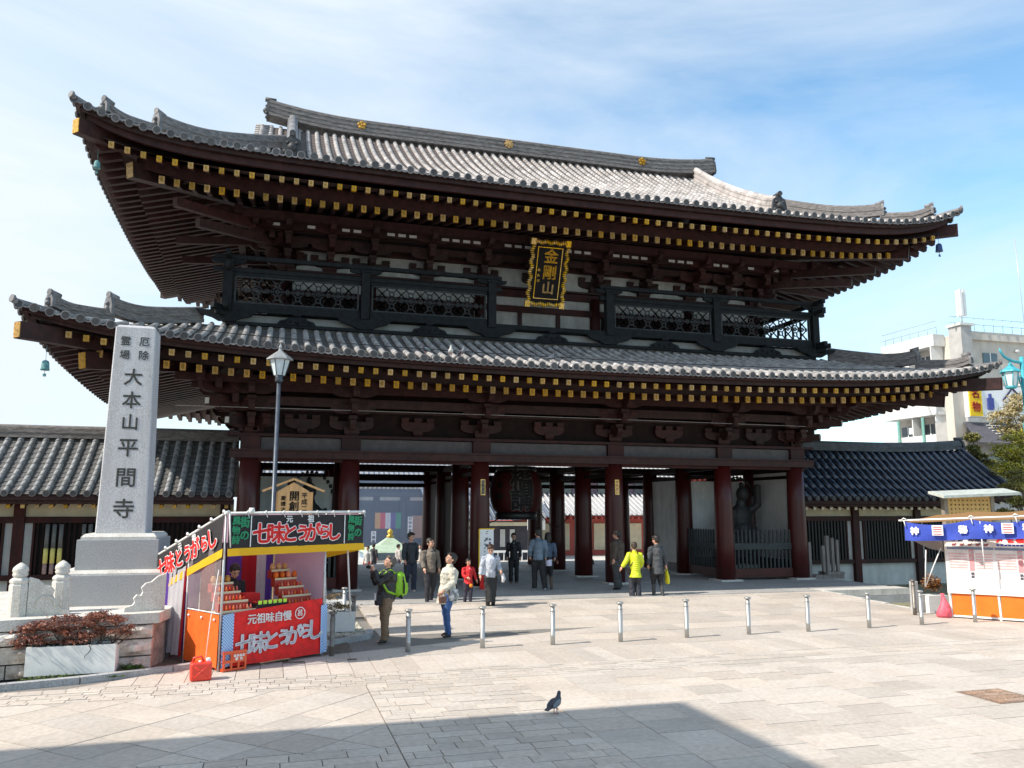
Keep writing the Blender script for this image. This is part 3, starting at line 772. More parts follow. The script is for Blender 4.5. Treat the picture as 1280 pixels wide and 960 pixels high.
# columns
cb = MB(); cb.lathe([(.33, 0), (.33, 1.2), (.315, 2.6), (.285, 3.93)], 28)
cme = cb.mesh('column'); cme.materials.append(COLM)
bb = MB(); bb.box(-.42, .42, -.42, .42, -.02, .05); bme = bb.mesh('base_stone'); bme.materials.append(GRANL)
og = ORG[gate.name]
for X in colx:
    for Y in (0, 2.9, 5.8, 8.7):
        c = link('column', cme, None, gate); c.location = Vector((X, Y, .17))-og
        b_ = link('base_stone', bme, None, c); b_.location = (0, 0, -.05)
# tie beams of the front and of the rows behind
TR = {2.9: [(4.17, 4.5)], 5.8: [(3.98, 4.18)], 8.7: [(3.44, 3.60), (3.70, 3.97), (4.07, 4.37), (4.47, 5.2)]}
for Y in (0, 2.9, 5.8, 8.7):
    yy = Y
    mb = MB()
    if Y == 0:
        mb.box(-10.0, 10.0, yy-.36, yy-.22, 4.05, 4.25); mb.box(-10.0, 10.0, yy-.40, yy-.20, 4.255, 4.31)
        mb.build('front_lintel', WOODU, gate)
        mb = MB(); mb.box(-9.8, 9.8, yy-.15, yy+.15, 3.96, 4.245)
        mb.build('tie_beam', WOOD, gate)
        for a, b in zip(colx[:-1], colx[1:]):
            MB().box(a+.3, b-.3, yy-.13, yy+.1, 4.315, 4.68).build('head_tie_panel', mat('greyed_tie_beam', (.075, .062, .064), .6, .2, 5, .15, 20), gate)
        for a in colx: MB().box(a-.29, a+.29, yy-.24, yy+.2, 4.312, 4.70).build('column_head', WOOD, gate)
        MB().box(-10.1, 10.1, yy-.26, yy+.26, 4.705, 4.79).build('bracket_plate', WOOD, gate)
    else:
        for za, zb in TR[Y]: MB().box(-9.8, 9.8, yy-.13, yy+.13, za, zb).build('tie_beam', WOODD, gate)
for X in colx:
    MB().box(X-.12, X+.12, .3, 8.4, 3.95, 4.15).build('cross_beam', WOODD, gate)
    for Y0, Y1 in ((.3, 2.6), (3.2, 5.5), (6.1, 8.4)): MB().beam((X, Y0, 3.72), (X, Y1, 3.72), .1, .12).build('cross_beam', WOODD, gate)
# ceiling of the passage, lattice ceiling over the statue rooms
MB().box(-9.6, 9.6, -.1, 5.7, 5.6, 5.7).build('ceiling', WOODD, gate)
for X in (-9.43, 9.43): MB().box(X-.05, X+.05, 0, 8.7, 3.9, 8.2).build('side_wall', WOODD, gate)
MB().box(-9.43, 9.43, 5.5, 5.6, 4.6, 8.2).build('inner_wall', WOODD, gate)
# plaster walls of the statue rooms
for sx in (-1, 1):
    a, b = sorted((sx*6.47, sx*9.43))
    MB().box(a+.28, b-.28, 2.86, 2.94, .75, 3.62).build('plaster_wall', PLAS, gate); MB().box(a+.28, b-.28, 2.84, 2.96, .17, .75).build('dado_board', WOODD, gate)
    MB().box(sx*9.43-.04, sx*9.43+.04, .28, 2.62, .75, 3.95).build('plaster_wall', PLAS, gate); MB().box(sx*9.43-.06, sx*9.43+.06, .28, 2.62, .17, .75).build('dado_board', WOODD, gate)
    MB().box(sx*6.47-.04, sx*6.47+.04, 3.18, 5.52, .5, 3.70).build('plaster_wall', PLAS, gate); MB().box(sx*6.47-.07, sx*6.47+.07, 3.18, 5.52, .17, .5).build('dado_board', mat('grey_dado', (.16, .15, .15), .7), gate)
# door leaves standing open along the inner columns
for X in (-2.33, 2.33):
    pass
for X, n in ((-2.33, 1),):
    for Y0, Y1 in ((3.2, 5.5), (6.1, 8.4)):
        for k in range(3):
            y0 = Y0+(Y1-Y0)*k/3; MB().box(X-.06-.02*(k % 2), X+.06, y0+.01, y0+(Y1-Y0)/3-.02, .25, 3.55).build('door_board', WOODD, gate)
# threshold stones
MB().box(-2.0, 2.0, 5.7, 5.9, .12, .2).build('threshold', GRANL, gate)
# lower brackets
brm = bracket(3, 1.35, .45, .46, .27); brm.materials.append(WOODU)
for X in colx:
    o = link('bracket_set', brm, None, gate); o.location = Vector((X, 0, 4.82))-og
mb = MB(); arm(mb, (0, 0, .3), 1.05, .2, .30); blk(mb, (0, 0, .08), .3, .2)
for sx in (-1, 0, 1): blk(mb, (sx*.4, 0, .5), .24, .14)
im = mb.mesh('mid_bracket'); im.materials.append(WOODU)
for a, b in zip(colx[:-1], colx[1:]):
    o = link('mid_bracket', im, None, gate); o.location = Vector(((a+b)/2, 0, 4.82))-og
for (y, z, w_, h_, e) in ((0, 5.62, .2, .22, 10.4), (-.45, 5.75, .18, .26, 10.6), (-.9, 6.12, .18, .26, 11.1), (-1.35, 6.25, .22, .22, 11.5)):
    MB().box(-e, e, y-w_/2, y+w_/2, z-h_/2, z+h_/2).build('purlin', WOODU, gate)
    for sx in (-1, 1): MB().box(sx*(9.43-y)-w_/2, sx*(9.43-y)+w_/2, y-.6, 9.2, z-h_/2-.006, z+h_/2-.006).build('purlin', WOODU, gate)
MB().box(-9.4, 9.4, .06, .12, 4.8, 6.6).build('frieze_board', WOODD, gate)
# side and corner brackets
for sx in (-1, 1):
    for Y in (0, 2.9, 5.8, 8.7):
        o = link('bracket_set', brm, None, gate); o.location = Vector((sx*9.43, Y, 4.822))-og; o.rotation_euler = (0, 0, R(90*sx))
    o = link('bracket_set', brm, None, gate); o.location = Vector((sx*9.43, 0, 4.815))-og; o.rotation_euler = (0, 0, R(45*sx)); o.scale = (.9, 1.3, .99)
    for k, (p, z) in enumerate(((.75, 5.12), (1.35, 5.6))):      # white-capped arm noses at the corner
        n_ = Vector((sx, -1, 0)).normalized(); c = Vector((sx*9.43, 0, z)); mb = MB()
        mb.beam(c, c+n_*p*1.25, .2, .24, 0); mb.beam(c+n_*p*1.25, c+n_*(p*1.25+.03), .14, .17, 1); mb.build('corner_arm', [WOODU, PLAS], gate)
# ---------------------------------------------------------------- upper storey
bx = [-8.6, -5.9, -2.12, 2.12, 5.9, 8.6]; YW = 1.0
mb = MB().box(-8.6, 8.6, YW, YW+.1, 8.2, 11.2); upw = mb.build('upper_wall', mat('shaded_plaster', (.44, .43, .41), .9, .12, 3, dirt=(1.5, .5, (2, 2, .4))), gate)  # shade under the eaves is put into this plaster's colour, with dirt on top
for sx in (-1, 1): MB().box(sx*8.6-.05, sx*8.6+.05, YW, 9.2, 8.2, 12.2).build('upper_side_wall', PLAS, gate)
MB().box(-8.6, 8.6, 9.1, 9.2, 8.2, 12.2).build('upper_back_wall', PLAS, gate)
MB().box(-8.55, 8.55, 1.1, 9.1, 12.0, 12.1).build('attic_floor', WOODD, gate)
for a_, b_ in ((-8.4, -2.35), (2.35, 8.4)):
    for k in range(12): MB().box(a_+(b_-a_)*k/12+.01, a_+(b_-a_)*(k+1)/12-.01, YW-.05, YW-.004, 8.73, 9.35).build('wall_board', WOODD, upw)
for X in bx: MB().tube([(X, YW, 8.1), (X, YW, 10.0)], .2, 14).build('upper_column', WOOD, upw)
for z0, z1, yo in ((9.36, 9.56, .13), (9.9, 10.14, .1), (10.15, 10.22, .2), (8.5, 8.72, .13)):
    MB().box(-8.9, 8.9, YW-yo, YW-.003, z0, z1).build('wall_beam', WOOD, upw)
    for sx in (-1, 1): MB().box(sx*8.66-.02, sx*8.66+.1, YW-.1, 9.2, z0-.004, z1-.004).build('wall_beam', WOOD, upw)
for (a, b) in zip(bx[:-1], bx[1:]):
    for k in range(1, 3 if b-a > 3.5 else 2):
        X = a+(b-a)*k/(3 if b-a > 3.5 else 2); MB().box(X-.07, X+.07, YW-.09, YW-.002, 8.72, 9.36).build('stud', WOOD, upw) if abs(X) < 2 else None
brm2 = bracket(3, 1.25, .5, .42, .25); brm2.materials.append(WOODU)
for X in bx:
    o = link('bracket_set', brm2, None, upw); o.location = Vector((X, YW, 10.24))-og
mid2 = []
for a, b in zip(bx[:-1], bx[1:]):
    n = 1
    for k in range(1, n+1):
        o = link('bracket_set', brm2, None, upw); o.location = Vector((a+(b-a)*k/(n+1), YW, 10.236))-og
for sx in (-1, 1):
    for Y in (YW+.02, 3.7, 6.4, 9.1):
        o = link('bracket_set', brm2, None, upw); o.location = Vector((sx*8.6, Y, 10.232))-og; o.rotation_euler = (0, 0, R(90*sx))
    o = link('bracket_set', brm2, None, upw); o.location = Vector((sx*8.6, YW, 10.228))-og; o.rotation_euler = (0, 0, R(45*sx)); o.scale = (.9, 1.35, 1)
    # long tail beams reaching out under the corner
    for (z, l) in ((10.9, 3.6), (11.25, 4.4)):
        n_ = Vector((sx, -1, 0)).normalized(); c = Vector((sx*8.6, YW, z+.15)); MB().beam(c, c+n_*l-Vector((0, 0, .35)), .18, .26).build('tail_beam', WOODU, upw)
    for (yy, z) in ((1.0, 11.15), (3.0, 11.1)):
        MB().beam((sx*8.5, yy, z), (sx*12.0, yy-.05, z-.25), .16, .24).build('tail_beam', WOODU, upw)
for (y, z, w_, h_, e) in ((YW, 11.02, .2, .2, 9.2), (.5, 11.1, .18, .2, 9.8), (0.0, 11.38, .18, .2, 10.3), (-.5, 11.5, .22, .24, 10.9)):
    MB().box(-e, e, y-w_/2, y+w_/2, z-h_/2, z+h_/2).build('purlin', WOODU, upw)
    for sx in (-1, 1): MB().box(sx*(8.6+YW-y)-w_/2, sx*(8.6+YW-y)+w_/2, y-.4, 9.8, z-h_/2-.006, z+h_/2-.006).build('purlin', WOODU, upw)
# small plaster fields between the struts over the second purlin
MB().box(-9.9, 9.9, .1, .14, 11.2, 11.6).build('strut_board', WOODD, upw)
for X in [-9.0+.36*k for k in range(51)]:
    if min(abs(X-b) for b in bx+[(a+b)/2 for a, b in zip(bx[:-1], bx[1:])]) < .34: continue
    MB().box(X-.12, X+.12, -.118, -.094, 11.33, 11.42).build('plaster_field', PLAS, upw)
# balcony --------------------------------------------------------------------
BY = -.4
bal = MB().box(-10.4, 10.4, -.15, 1.0, 8.38, 8.46)
for sx in (-1, 1): bal.box(sx*10.35-.6 if sx > 0 else -10.5, sx*10.35+.15 if sx > 0 else -9.75, 1.0, 7.9, 8.382, 8.458)
bal = bal.build('balcony', BRONZ, gate)
def rail(x0, x1, y, z0, z1, th=.12): MB().box(x0, x1, y-th/2, y+th/2, z0, z1).build('rail', BRONZ, bal)
posts = [-10.3, -6.2, -2.08]
def lattice_unit(w_, h_):
    """double diagonal bars crossing, a ring where units meet"""
    mb = MB(); t = .028; o = .035
    for sx in (-1, 1):
        for e in (-o, o):
            k = .80
            mb.beam((-w_/2*k+e, 0, -h_/2*k*sx-e*sx*-1), (w_/2*k+e, 0, h_/2*k*sx-e*sx*-1), t, .035, up=(0, 1, 0))
    return mb
def lattice(x0, x1, y, z0, z1):
    mb = MB(); W = x1-x0; n = max(2, round(W/.62)); uw = W/n; uh = (z1-z0)/2; q = .036; tb = .030
    def seg(ax, az, bx_, bz): mb.beam((ax, y, az), (bx_, y, bz), tb, .045, up=(0, 1, 0))
    for i in range(n):
        for j in range(2):
            cx = x0+uw*(i+.5); cz = z0+uh*(j+.5); a = .158
            for sx in (-1, 1):          # a cross of double bars with closed ends
                for s_ in (-1, 1):
                    seg(cx-a+q*s_*.7, cz-a*sx+q*s_*.7*sx, cx+a+q*s_*.7, cz+a*sx+q*s_*.7*sx) if 0 else seg(cx-a-q*s_*.7*sx*sx*(-1 if sx > 0 else 1)*-1, cz-a*sx-q*s_*.7, cx+a-q*s_*.7*(-1 if sx > 0 else 1)*-1, cz+a*sx-q*s_*.7)
                for e in (-1, 1): seg(cx+e*a-q*.7, cz+e*a*sx+q*.7*sx, cx+e*a+q*.7, cz+e*a*sx-q*.7*sx)
            # a ring between the crosses with short stays
            if i < n-1:
                rx = x0+uw*(i+1); pts = [(rx+.075*math.cos(t), cz+.075*math.sin(t)) for t in [math.pi/4*k+math.pi/8 for k in range(9)]]
                for k in range(8): seg(*pts[k], *pts[k+1])
                for dx in (-1, 1):
                    for dz in (-1, 1): seg(rx+dx*.05, cz+dz*.05, rx+dx*.15, cz+dz*.15)
    for i in range(2*n+1):
        cx = x0+uw*i/2; cz = (z0+z1)/2
        if 0 < i < 2*n:
            for dx in (-1, 1): seg(cx+dx*.07, cz, cx, cz+.07); seg(cx+dx*.07, cz, cx, cz-.07)
    mb.box(x0, x1, y-.012, y+.012, (z0+z1)/2-.012, (z0+z1)/2+.012)
    mb.box(x0, x1, y-.03, y+.03, z0-.03, z0+.01); mb.box(x0, x1, y-.03, y+.03, z1-.01, z1+.03)
    for xx in (x0, x1): mb.box(xx-.025, xx+.025, y-.028, y+.028, z0, z1)
    return mb.build('lattice_panel', mat('lit_lattice', (.040, .044, .046), .7, .3, 8, spec=.3), bal)  # bars coloured lighter than the rails, for the light they catch
for sx in (-1, 1):
    xs = [sx*p for p in posts]
    for X in xs: 
        mb = MB().box(X-.13, X+.13, BY-.13, BY+.13, 8.42, 9.92); mb.box(X-.16, X+.16, BY-.16, BY+.16, 9.92, 10.0); mb.build('railing_post', BRONZ, bal)
    for a, b in zip(xs[:-1], xs[1:]):
        lo, hi = sorted((a, b)); lo += .16; hi -= .16
        lattice(lo+.06, hi-.06, BY, 8.72, 9.5)
        MB().box(lo, hi, BY-.07, BY+.07, 8.42, 8.60).build('rail', BRONZ, bal); MB().box(lo, hi, BY-.05, BY+.05, 8.6, 8.69).build('rail', BRONZ, bal); MB().box(lo, hi, BY-.05, BY+.05, 9.53, 9.63).build('rail', BRONZ, bal)
    e = sx*10.3
    for z0, z1, ex in ((9.64, 9.77, .42), (10.04, 10.16, .42)):
        a, b = sorted((sx*1.75, sx*(10.3+ex)))
        mb = MB(); mb.box(a, b, BY-.075, BY+.075, z0, z1); mb.build('rail', BRONZ, bal)
    # bracket shapes under the top rail at each post, struts between the two rails
    for X in xs:
        mb = MB(); arm(mb, (X, BY-.02, 9.95), 1.0, .10, .15); mb.build('rail_bracket', BRONZ, bal)
    # side return of the railing
    for z0, z1 in ((8.42, 8.6), (9.64, 9.8), (10.02, 10.17)):
        MB().box(e-.07, e+.07, BY-.62, 10.2, z0+.003, z1-.003).build('rail', BRONZ, bal)
    for Y in (3.0, 6.2, 8.4): MB().box(e-.12, e+.12, Y-.12, Y+.12, 8.42, 9.92).build('railing_post', BRONZ, bal)
    # lattice on the side, seen edge-on from the front
    mb = MB()
    for k in range(21): mb.box(e-.02, e+.02, -.1+k*.48, -.02+k*.48, 8.6, 9.6)
    mb.build('side_lattice', BRONZ, bal)
    # corner arms below
    for z, l in ((8.5, .45), (8.36, .32)):
        MB().beam((e, BY, z-.02), (e+sx*l, BY, z+.0), .16, .14).build('arm_nose', BRONZ, bal)
        MB().beam((e, BY, z-.025), (e+sx*l*.85, BY-l*.85, z), .15, .15).build('arm_nose', BRONZ, bal)
MB().box(-2.08, 2.08, BY-.06, BY+.06, 8.42, 8.56).build('rail', BRONZ, bal)
# carved supports below the balcony and plaster strip behind
MB().box(-10.2, 10.2, -.2, -.12, 7.6, 8.38).build('plinth_wall', mat('grey_plaster', (.26, .26, .25), .9, .12, 3), bal)
MB().box(-10.3, 10.3, BY-.02, BY+.1, 8.02, 8.12).build('rail', BRONZ, bal)
kx = [-10.3, -8.25, -6.2, -4.14, -2.08, 0, 2.08, 4.14, 6.2, 8.25, 10.3]
for i, X in enumerate(kx):
    mb = MB()
    if i % 2 == 0:
        pr = [(-.85, .16), (-.7, .02), (-.4, -.06), (-.22, -.16), (.22, -.16), (.4, -.06), (.7, .02), (.85, .16)]
        mb.prism(pr, -.06, .06, 0, Matrix.Translation((X, BY-.02, 8.26)))
    else:
        pr = [(-.6, -.15), (.6, -.15), (.5, -.02), (.34, .02), (.25, .1), (.12, .1), (0, .16), (-.12, .1), (-.25, .1), (-.34, .02), (-.5, -.02)]
        mb.prism(pr, -.03, .03, 0, Matrix.Translation((X, BY-.02, 8.24))); mb.box(X-.13, X+.13, BY-.12, BY+.05, 8.37, 8.44)
        for k in range(5): mb.ball((X-.4+.2*k, BY-.06, 8.17+.05*(k % 2)), (.06, .03, .05), 6, 4)
    mb.build('carved_support', BRONZ, bal)

# name plaque (leans forward) ----------------------------------------------------
pl = thing('name_plaque', 'black name plaque with wavy gilt frame hanging on the upper storey of the gate', 'plaque', (-.30, -.50, 9.22), world=False)
pl.rotation_euler = (R(21), 0, 0)
PW, PH = 1.20, 2.22
MB().box(-PW/2, PW/2, -.03, .05, .12, PH-.1).build('board', mat('black_lacquer', (.010, .007, .007), .75, .2, 5, spec=.2), pl)
def vbar(x, y, z, w_, h_): MB().box(x-w_/2, x+w_/2, y-.012, y+.012, z-h_/2, z+h_/2).build('gilt_line', GOLDF, pl)
vbar(-.42, -.04, 1.13, .022, 1.66); vbar(.42, -.04, 1.13, .022, 1.66); vbar(0, -.04, 1.971, .862, .022); vbar(0, -.04, .289, .862, .022)
for sx in (-1, 1):
    n = 28
    for k in range(n):
        z = .18+(PH-.36)*k/(n-1); o = .03*math.sin(k*1.25)
        MB().ball((sx*(PW/2+.0)+o, -.02, z), (.080, .055, .034), 7, 5).build('frame_scale', GOLDF, pl)
for zz, s_ in ((PH-.08, 1), (.09, -1)):
    n = 18
    for k in range(n):
        x = -PW/2+.06+(PW-.12)*k/(n-1)
        MB().ball((x, -.02, zz+.02*math.sin(k*1.3)), (.034, .055, .085), 7, 5).build('frame_scale', GOLDF, pl)
    for sx in (-1, 1): MB().box(sx*(PW/2+.0)-.085, sx*(PW/2+.0)+.085, -.06, .06, zz-.1, zz+.1).build('frame_corner', GOLDF, pl)
for ch, z, sz in (('金', 1.66, .50), ('剛', 1.13, .50), ('山', .62, .44)):
    text(ch, sz, pl, GOLD, frontM(.05, -.04, z) @ Matrix.Shear('XY', 4, (.12, 0)) if 0 else frontM(.05, -.04, z), 'gilt_character', .008, .008)
for ch, z in (('永', 1.22), ('久', 1.04), ('印', .86)): text(ch, .10, pl, GOLDF, frontM(-.32, -.04, z), 'gilt_character', .002, .004)

# great lantern ------------------------------------------------------------------
la = thing('paper_lantern', 'huge red paper lantern with black characters hanging in the middle of the gate', 'lantern', (0.17, 4.35, 2.05))
LR = 1.0
mb = MB(); prof = []
nb_ = 26
for k in range(nb_*2+1):
    t = k/(nb_*2); z = 2.42+1.55*t; r = LR*(.72+.28*math.sin(math.pi*min(1, max(0, t*1.02)))**.55)+(.018 if k % 2 else 0); prof.append((r, z))
mb.lathe(prof, 40, (.17, 4.35, 0)); mb.build('paper_body', mat('red_lantern_paper', (.07, .004, .004), .6, .15, 4), la)
mb = MB(); mb.lathe([(.74, 2.16), (.80, 2.18), (.80, 2.36), (.76, 2.42)], 32, (.17, 4.35, 0)); mb.lathe([(.74, 3.95), (.80, 4.0), (.76, 4.14)], 32, (.17, 4.35, 0)); mb.build('rim', mat('black_rim', (.02, .02, .018), .4), la)
mb = MB(); mb.tube([(.17, 4.35, 4.1), (.17, 4.35, 5.5)], .05, 8).build('hanger', WOODD, la)
def lantern_glyph(s, size, zc, mats, grow, ang0=0.0, name='lettering', dr=0.0):
    me0 = text(s, size, la, mats, Matrix.Translation((0, 0, 0)), name, grow, .003)
    me = me0.data; og_ = ORG[la.name]
    for v in me.vertices:
        x, y, dz = v.co.x+og_.x, v.co.y+og_.y, v.co.z+og_.z
        t = (zc+y-2.42)/1.55; r = LR*(.72+.28*math.sin(math.pi*min(1, max(0, t)))**.55)+.025+dz*.5+dr
        a = x/LR+ang0; v.co = Vector((.17+r*math.sin(a), 4.35-r*math.cos(a), zc+y))-og_
for ch, zc in (('橋', 3.62), ('講', 2.86)):
    lantern_glyph(ch, .92, zc, mat('grey_outline', (.35, .35, .33)), .044, -.05); lantern_glyph(ch, .92, zc, CHAR, .030, -.05, dr=.014)
lantern_glyph('奉', .3, 3.4, CHAR, .006, -.92); lantern_glyph('納', .3, 3.0, CHAR, .006, -.92)
for me_ in ():
    pass
# chain hung across the passage
ch_ = MB(); ch_.tube([(1.2+1.15*k/10*1.0, 4.4, 2.35-.5*math.sin(math.pi*(k/10))) for k in range(11)], .02, 6); ch_.tube([(-1.9+1.6*k/10, 4.4, 2.3-.3*math.sin(math.pi*(k/10))) for k in range(11)], .02, 6)
tag(ch_.build('hanging_rope', WOOD), 'thin dark rope sagging below the red lantern', 'rope')
# ---------------------------------------------------------------- the low tiled wings on both sides of the gate
def wing(name, label, x0, x1, sgn, tm, deck, ye, yr, ze, zr, flare, wallz, bars):
    t = thing(name, label, 'cloister wing', ((x0+x1)/2, 1.0, wallz))
    L_ = x1-x0
    up = lambda x: flare*max(0, ((x-x0)/L_ if sgn > 0 else (x1-x)/L_)-.45)**2.2
    prof = lambda u, x: ze+up(x)*(1-u*.4)+(zr-ze)*(.78*u+.22*u*u)
    hipx = lambda u: (x1-(yr-ye)*u*.08 if sgn > 0 else x1)
    mb = MB(); n = 12
    for c in range(n):
        for k in range(24):
            u0, u1 = c/n, (c+1)/n
            xa, xb = x0+(hipx(u0)-x0)*k/24, x0+(hipx(u0)-x0)*(k+1)/24; xc, xd = x0+(hipx(u1)-x0)*(k+1)/24, x0+(hipx(u1)-x0)*k/24
            y0, y1 = ye+(yr-ye)*u0, ye+(yr-ye)*u1
            mb.add([(xa, y0, prof(u0, xa)-.03), (xb, y0, prof(u0, xb)-.03), (xc, y1, prof(u1, xc)-.055), (xd, y1, prof(u1, xd)-.055)], [(0, 1, 2, 3)])
            mb.add([(xd, y1, prof(u1, xd)-.055), (xc, y1, prof(u1, xc)-.055), (xc, y1, prof(u1, xc)-.03), (xd, y1, prof(u1, xd)-.03)], [(0, 1, 2, 3)])
            mb.add([(xa, 2*yr-y0, prof(u0, xa)-.03), (xb, 2*yr-y0, prof(u0, xb)-.03), (xc, 2*yr-y1, prof(u1, xc)-.03), (xd, 2*yr-y1, prof(u1, xd)-.03)], [(3, 2, 1, 0)])
    if sgn > 0:   # hipped end
        for c in range(n):
            u0, u1 = c/n, (c+1)/n; h = lambda u: (yr-ye)*(1-u)
            mb.add([(hipx(u0), yr-h(u0), prof(u0, x1)-.03), (hipx(u0), yr+h(u0), prof(u0, x1)-.03), (hipx(u1), yr+h(u1), prof(u1, x1)-.03), (hipx(u1), yr-h(u1), prof(u1, x1)-.03)], [(0, 1, 2, 3)])
    roof = mb.build('roof', deck, t)
    x = x0+.12; sp = .345
    while x < x1-.05:
        umax = 1.0 if sgn < 0 else min(1.0, max(.05, (x1-x)/((yr-ye)*.08+.001)))
        pts = [(x, ye+.01+(yr-ye)*umax*k/10, prof(umax*k/10, x)) for k in range(11)]
        mb = MB(); round_tiles(mb, pts, .088, 0, .3 if sgn < 0 else .6, taper=(1.03, .9) if sgn < 0 else (1, 1)); cap_disc(mb, (x, ye+.01, prof(0, x)), (0, -1, -.1), .098)
        mb.build('tile_row', [tm, TILE if sgn < 0 else TILED, TILED], roof); x += sp
    # ridge
    xr = hipx(1.0); pts = [(x0+(xr-x0)*k/24, yr, zr-.05+ (flare*.9*max(0, ((k/24) if sgn > 0 else (1-k/24))-.5)**2.2)) for k in range(25)]
    mb = MB(); sweep(mb, pts, courses(.36, .40, 4, .1)); mb.build('ridge', RIDGE if sgn < 0 else mat('dark_ridge', (.07, .075, .085), .6, .3, 5, .4, 20), roof)
    if sgn > 0:
        mb = MB(); pts = [(hipx(u/10), ye+(yr-ye)*u/10, prof(u/10, x1)+.02) for u in range(11)]; sweep(mb, pts, courses(.22, .2, 2, .07)); mb.build('hip_ridge', tm, roof)
        mb = MB(); oni(mb, (xr+.05, yr, pts[-1][2]-.1), (1, 0, 0), .4, .5); mb.build('ridge_end_tile', TILED, roof)
    # eave boards and rafter ends
    mb = MB(); pts = [(x0+L_*k/20, ye+.12, prof(0, x0+L_*k/20)) for k in range(21)]
    sweep(mb, pts, [(-.04, -.20), (.04, -.20), (.04, -.05), (-.04, -.05)]); sweep(mb, [(a, b+.12, c) for a, b, c in pts], [(-.04, -.30), (.04, -.30), (.04, -.2), (-.04, -.2)])
    eb = mb.build('eave_board', WOODU, t)
    yw = 1.0; x = x0+.2
    rm = MB(); l = yw-ye-.3; rm.beam((0, 0, 0), (0, l, l*.3), .09, .11, 0); rm.box(-.05, .05, -.012, .04, -.06, .06, 1); rm = rm.mesh('rafter')
    for m in (WOODU, PLASC if sgn > 0 else GOLD): rm.materials.append(m)
    while x < x1-.1:
        o = link('rafter', rm, None, eb); o.location = Vector((x, ye+.3, prof(0, x)-.36))-ORG[t.name]; x += .36
    mb = MB(); mb.grid(lambda a, b: (x0+L_*a, ye+.15+(yw-ye)*b, prof(0, x0+L_*a)-.21+.3*(yw-ye)*b), 20, 1); mb.build('soffit', SOFF, eb)
    # wall: posts, beams, plaster, barred windows
    zt = ze-.42
    MB().box(x0, x1-.8 if sgn > 0 else x1, yw+.05, yw+.13, wallz, zt+.25).build('plaster_wall', PLAS, t)
    nb = max(2, round(L_/2.95)); xs = bars
    MB().box(x0, x1-.6 if sgn > 0 else x1, yw-.06, yw+.04, zt-.42, zt-.24).build('beam', WOOD, t)
    MB().box(x0, x1-.6 if sgn > 0 else x1, yw+.02, yw+.045, zt-.24, zt+.16).build('cream_wall', PLASC, t)
    MB().box(x0, x1-.6 if sgn > 0 else x1, yw-.10, yw-.0, zt+.12, zt+.28).build('beam', WOOD, t)
    MB().box(x0, x1-.6 if sgn > 0 else x1, yw-.08, yw+.044, .53, .68).build('beam', WOOD, t)
    for X in xs: MB().box(X-.14, X+.14, yw-.11, yw+.14, wallz, zt+.12).build('post', WOOD, t)
    for a, b in zip(xs[:-1], xs[1:]):
        w0, w1 = a+.42, b-.42
        fr = MB(); fr.box(w0-.06, w0, yw-.04, yw+.047, .68, zt-.42); fr.box(w1, w1+.06, yw-.04, yw+.046, .68, zt-.42)
        fr = fr.build('window', WOOD, t)
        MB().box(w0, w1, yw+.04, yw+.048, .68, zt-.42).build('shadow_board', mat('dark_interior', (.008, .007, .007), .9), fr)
        n = int((w1-w0)/.135)
        for k in range(n):
            X = w0+.07+(w1-w0-.14)*k/(n-1); MB().box(X-.032, X+.032, yw-.03, yw+.03, .68, zt-.42).build('window_bar', WOODD if sgn < 0 else mat('dark_bar', (.018, .014, .014), .6), fr)
    return t
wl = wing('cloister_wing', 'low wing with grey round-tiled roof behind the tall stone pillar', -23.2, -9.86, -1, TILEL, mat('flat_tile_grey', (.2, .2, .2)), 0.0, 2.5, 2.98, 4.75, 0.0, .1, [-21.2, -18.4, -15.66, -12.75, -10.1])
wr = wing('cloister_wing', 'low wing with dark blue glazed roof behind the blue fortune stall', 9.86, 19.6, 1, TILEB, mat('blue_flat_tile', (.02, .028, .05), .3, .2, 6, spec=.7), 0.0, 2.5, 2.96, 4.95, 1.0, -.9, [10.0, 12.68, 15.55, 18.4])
# bundled offering scrolls standing behind the left wing's bars
for bi, X in enumerate((-14.9, -14.72, -14.54, -13.95, -13.78, -13.6, -13.42)):
    s_ = thing('wrapped_bundle', ['leftmost of the three bundles in the left cluster behind the window bars', 'middle of the three bundles in the left cluster behind the window bars', 'right of the three bundles in the left cluster behind the window bars', 'leftmost of the four bundles in the right cluster behind the window bars', 'second from left of the four bundles behind the window bars', 'third from left of the four bundles behind the window bars', 'bundle of the right cluster nearest the stone pillar, behind the window bars'][bi], 'bundle', (X, .93, .70), group='wrapped bundles in the barred window')
    MB().tube([(X, .90, .70), (X, .90, 1.0)], .058, 8).build('red_wrap', mat('mottled_red', (.25, .03, .03), .7, .5, 30, col2=(.5, .45, .42)), s_)
    MB().tube([(X, .90, 1.0), (X, .90, 1.42)], .0625, 8).build('yellow_wrap', mat('pale_yellow_wrap', (.72, .62, .18), .7), s_)
    MB().tube([(X, .90, 1.42), (X, .90, 2.1)], .058, 8).build('black_wrap', mat('mottled_black', (.03, .03, .03), .7, .5, 40, col2=(.25, .25, .24)), s_)
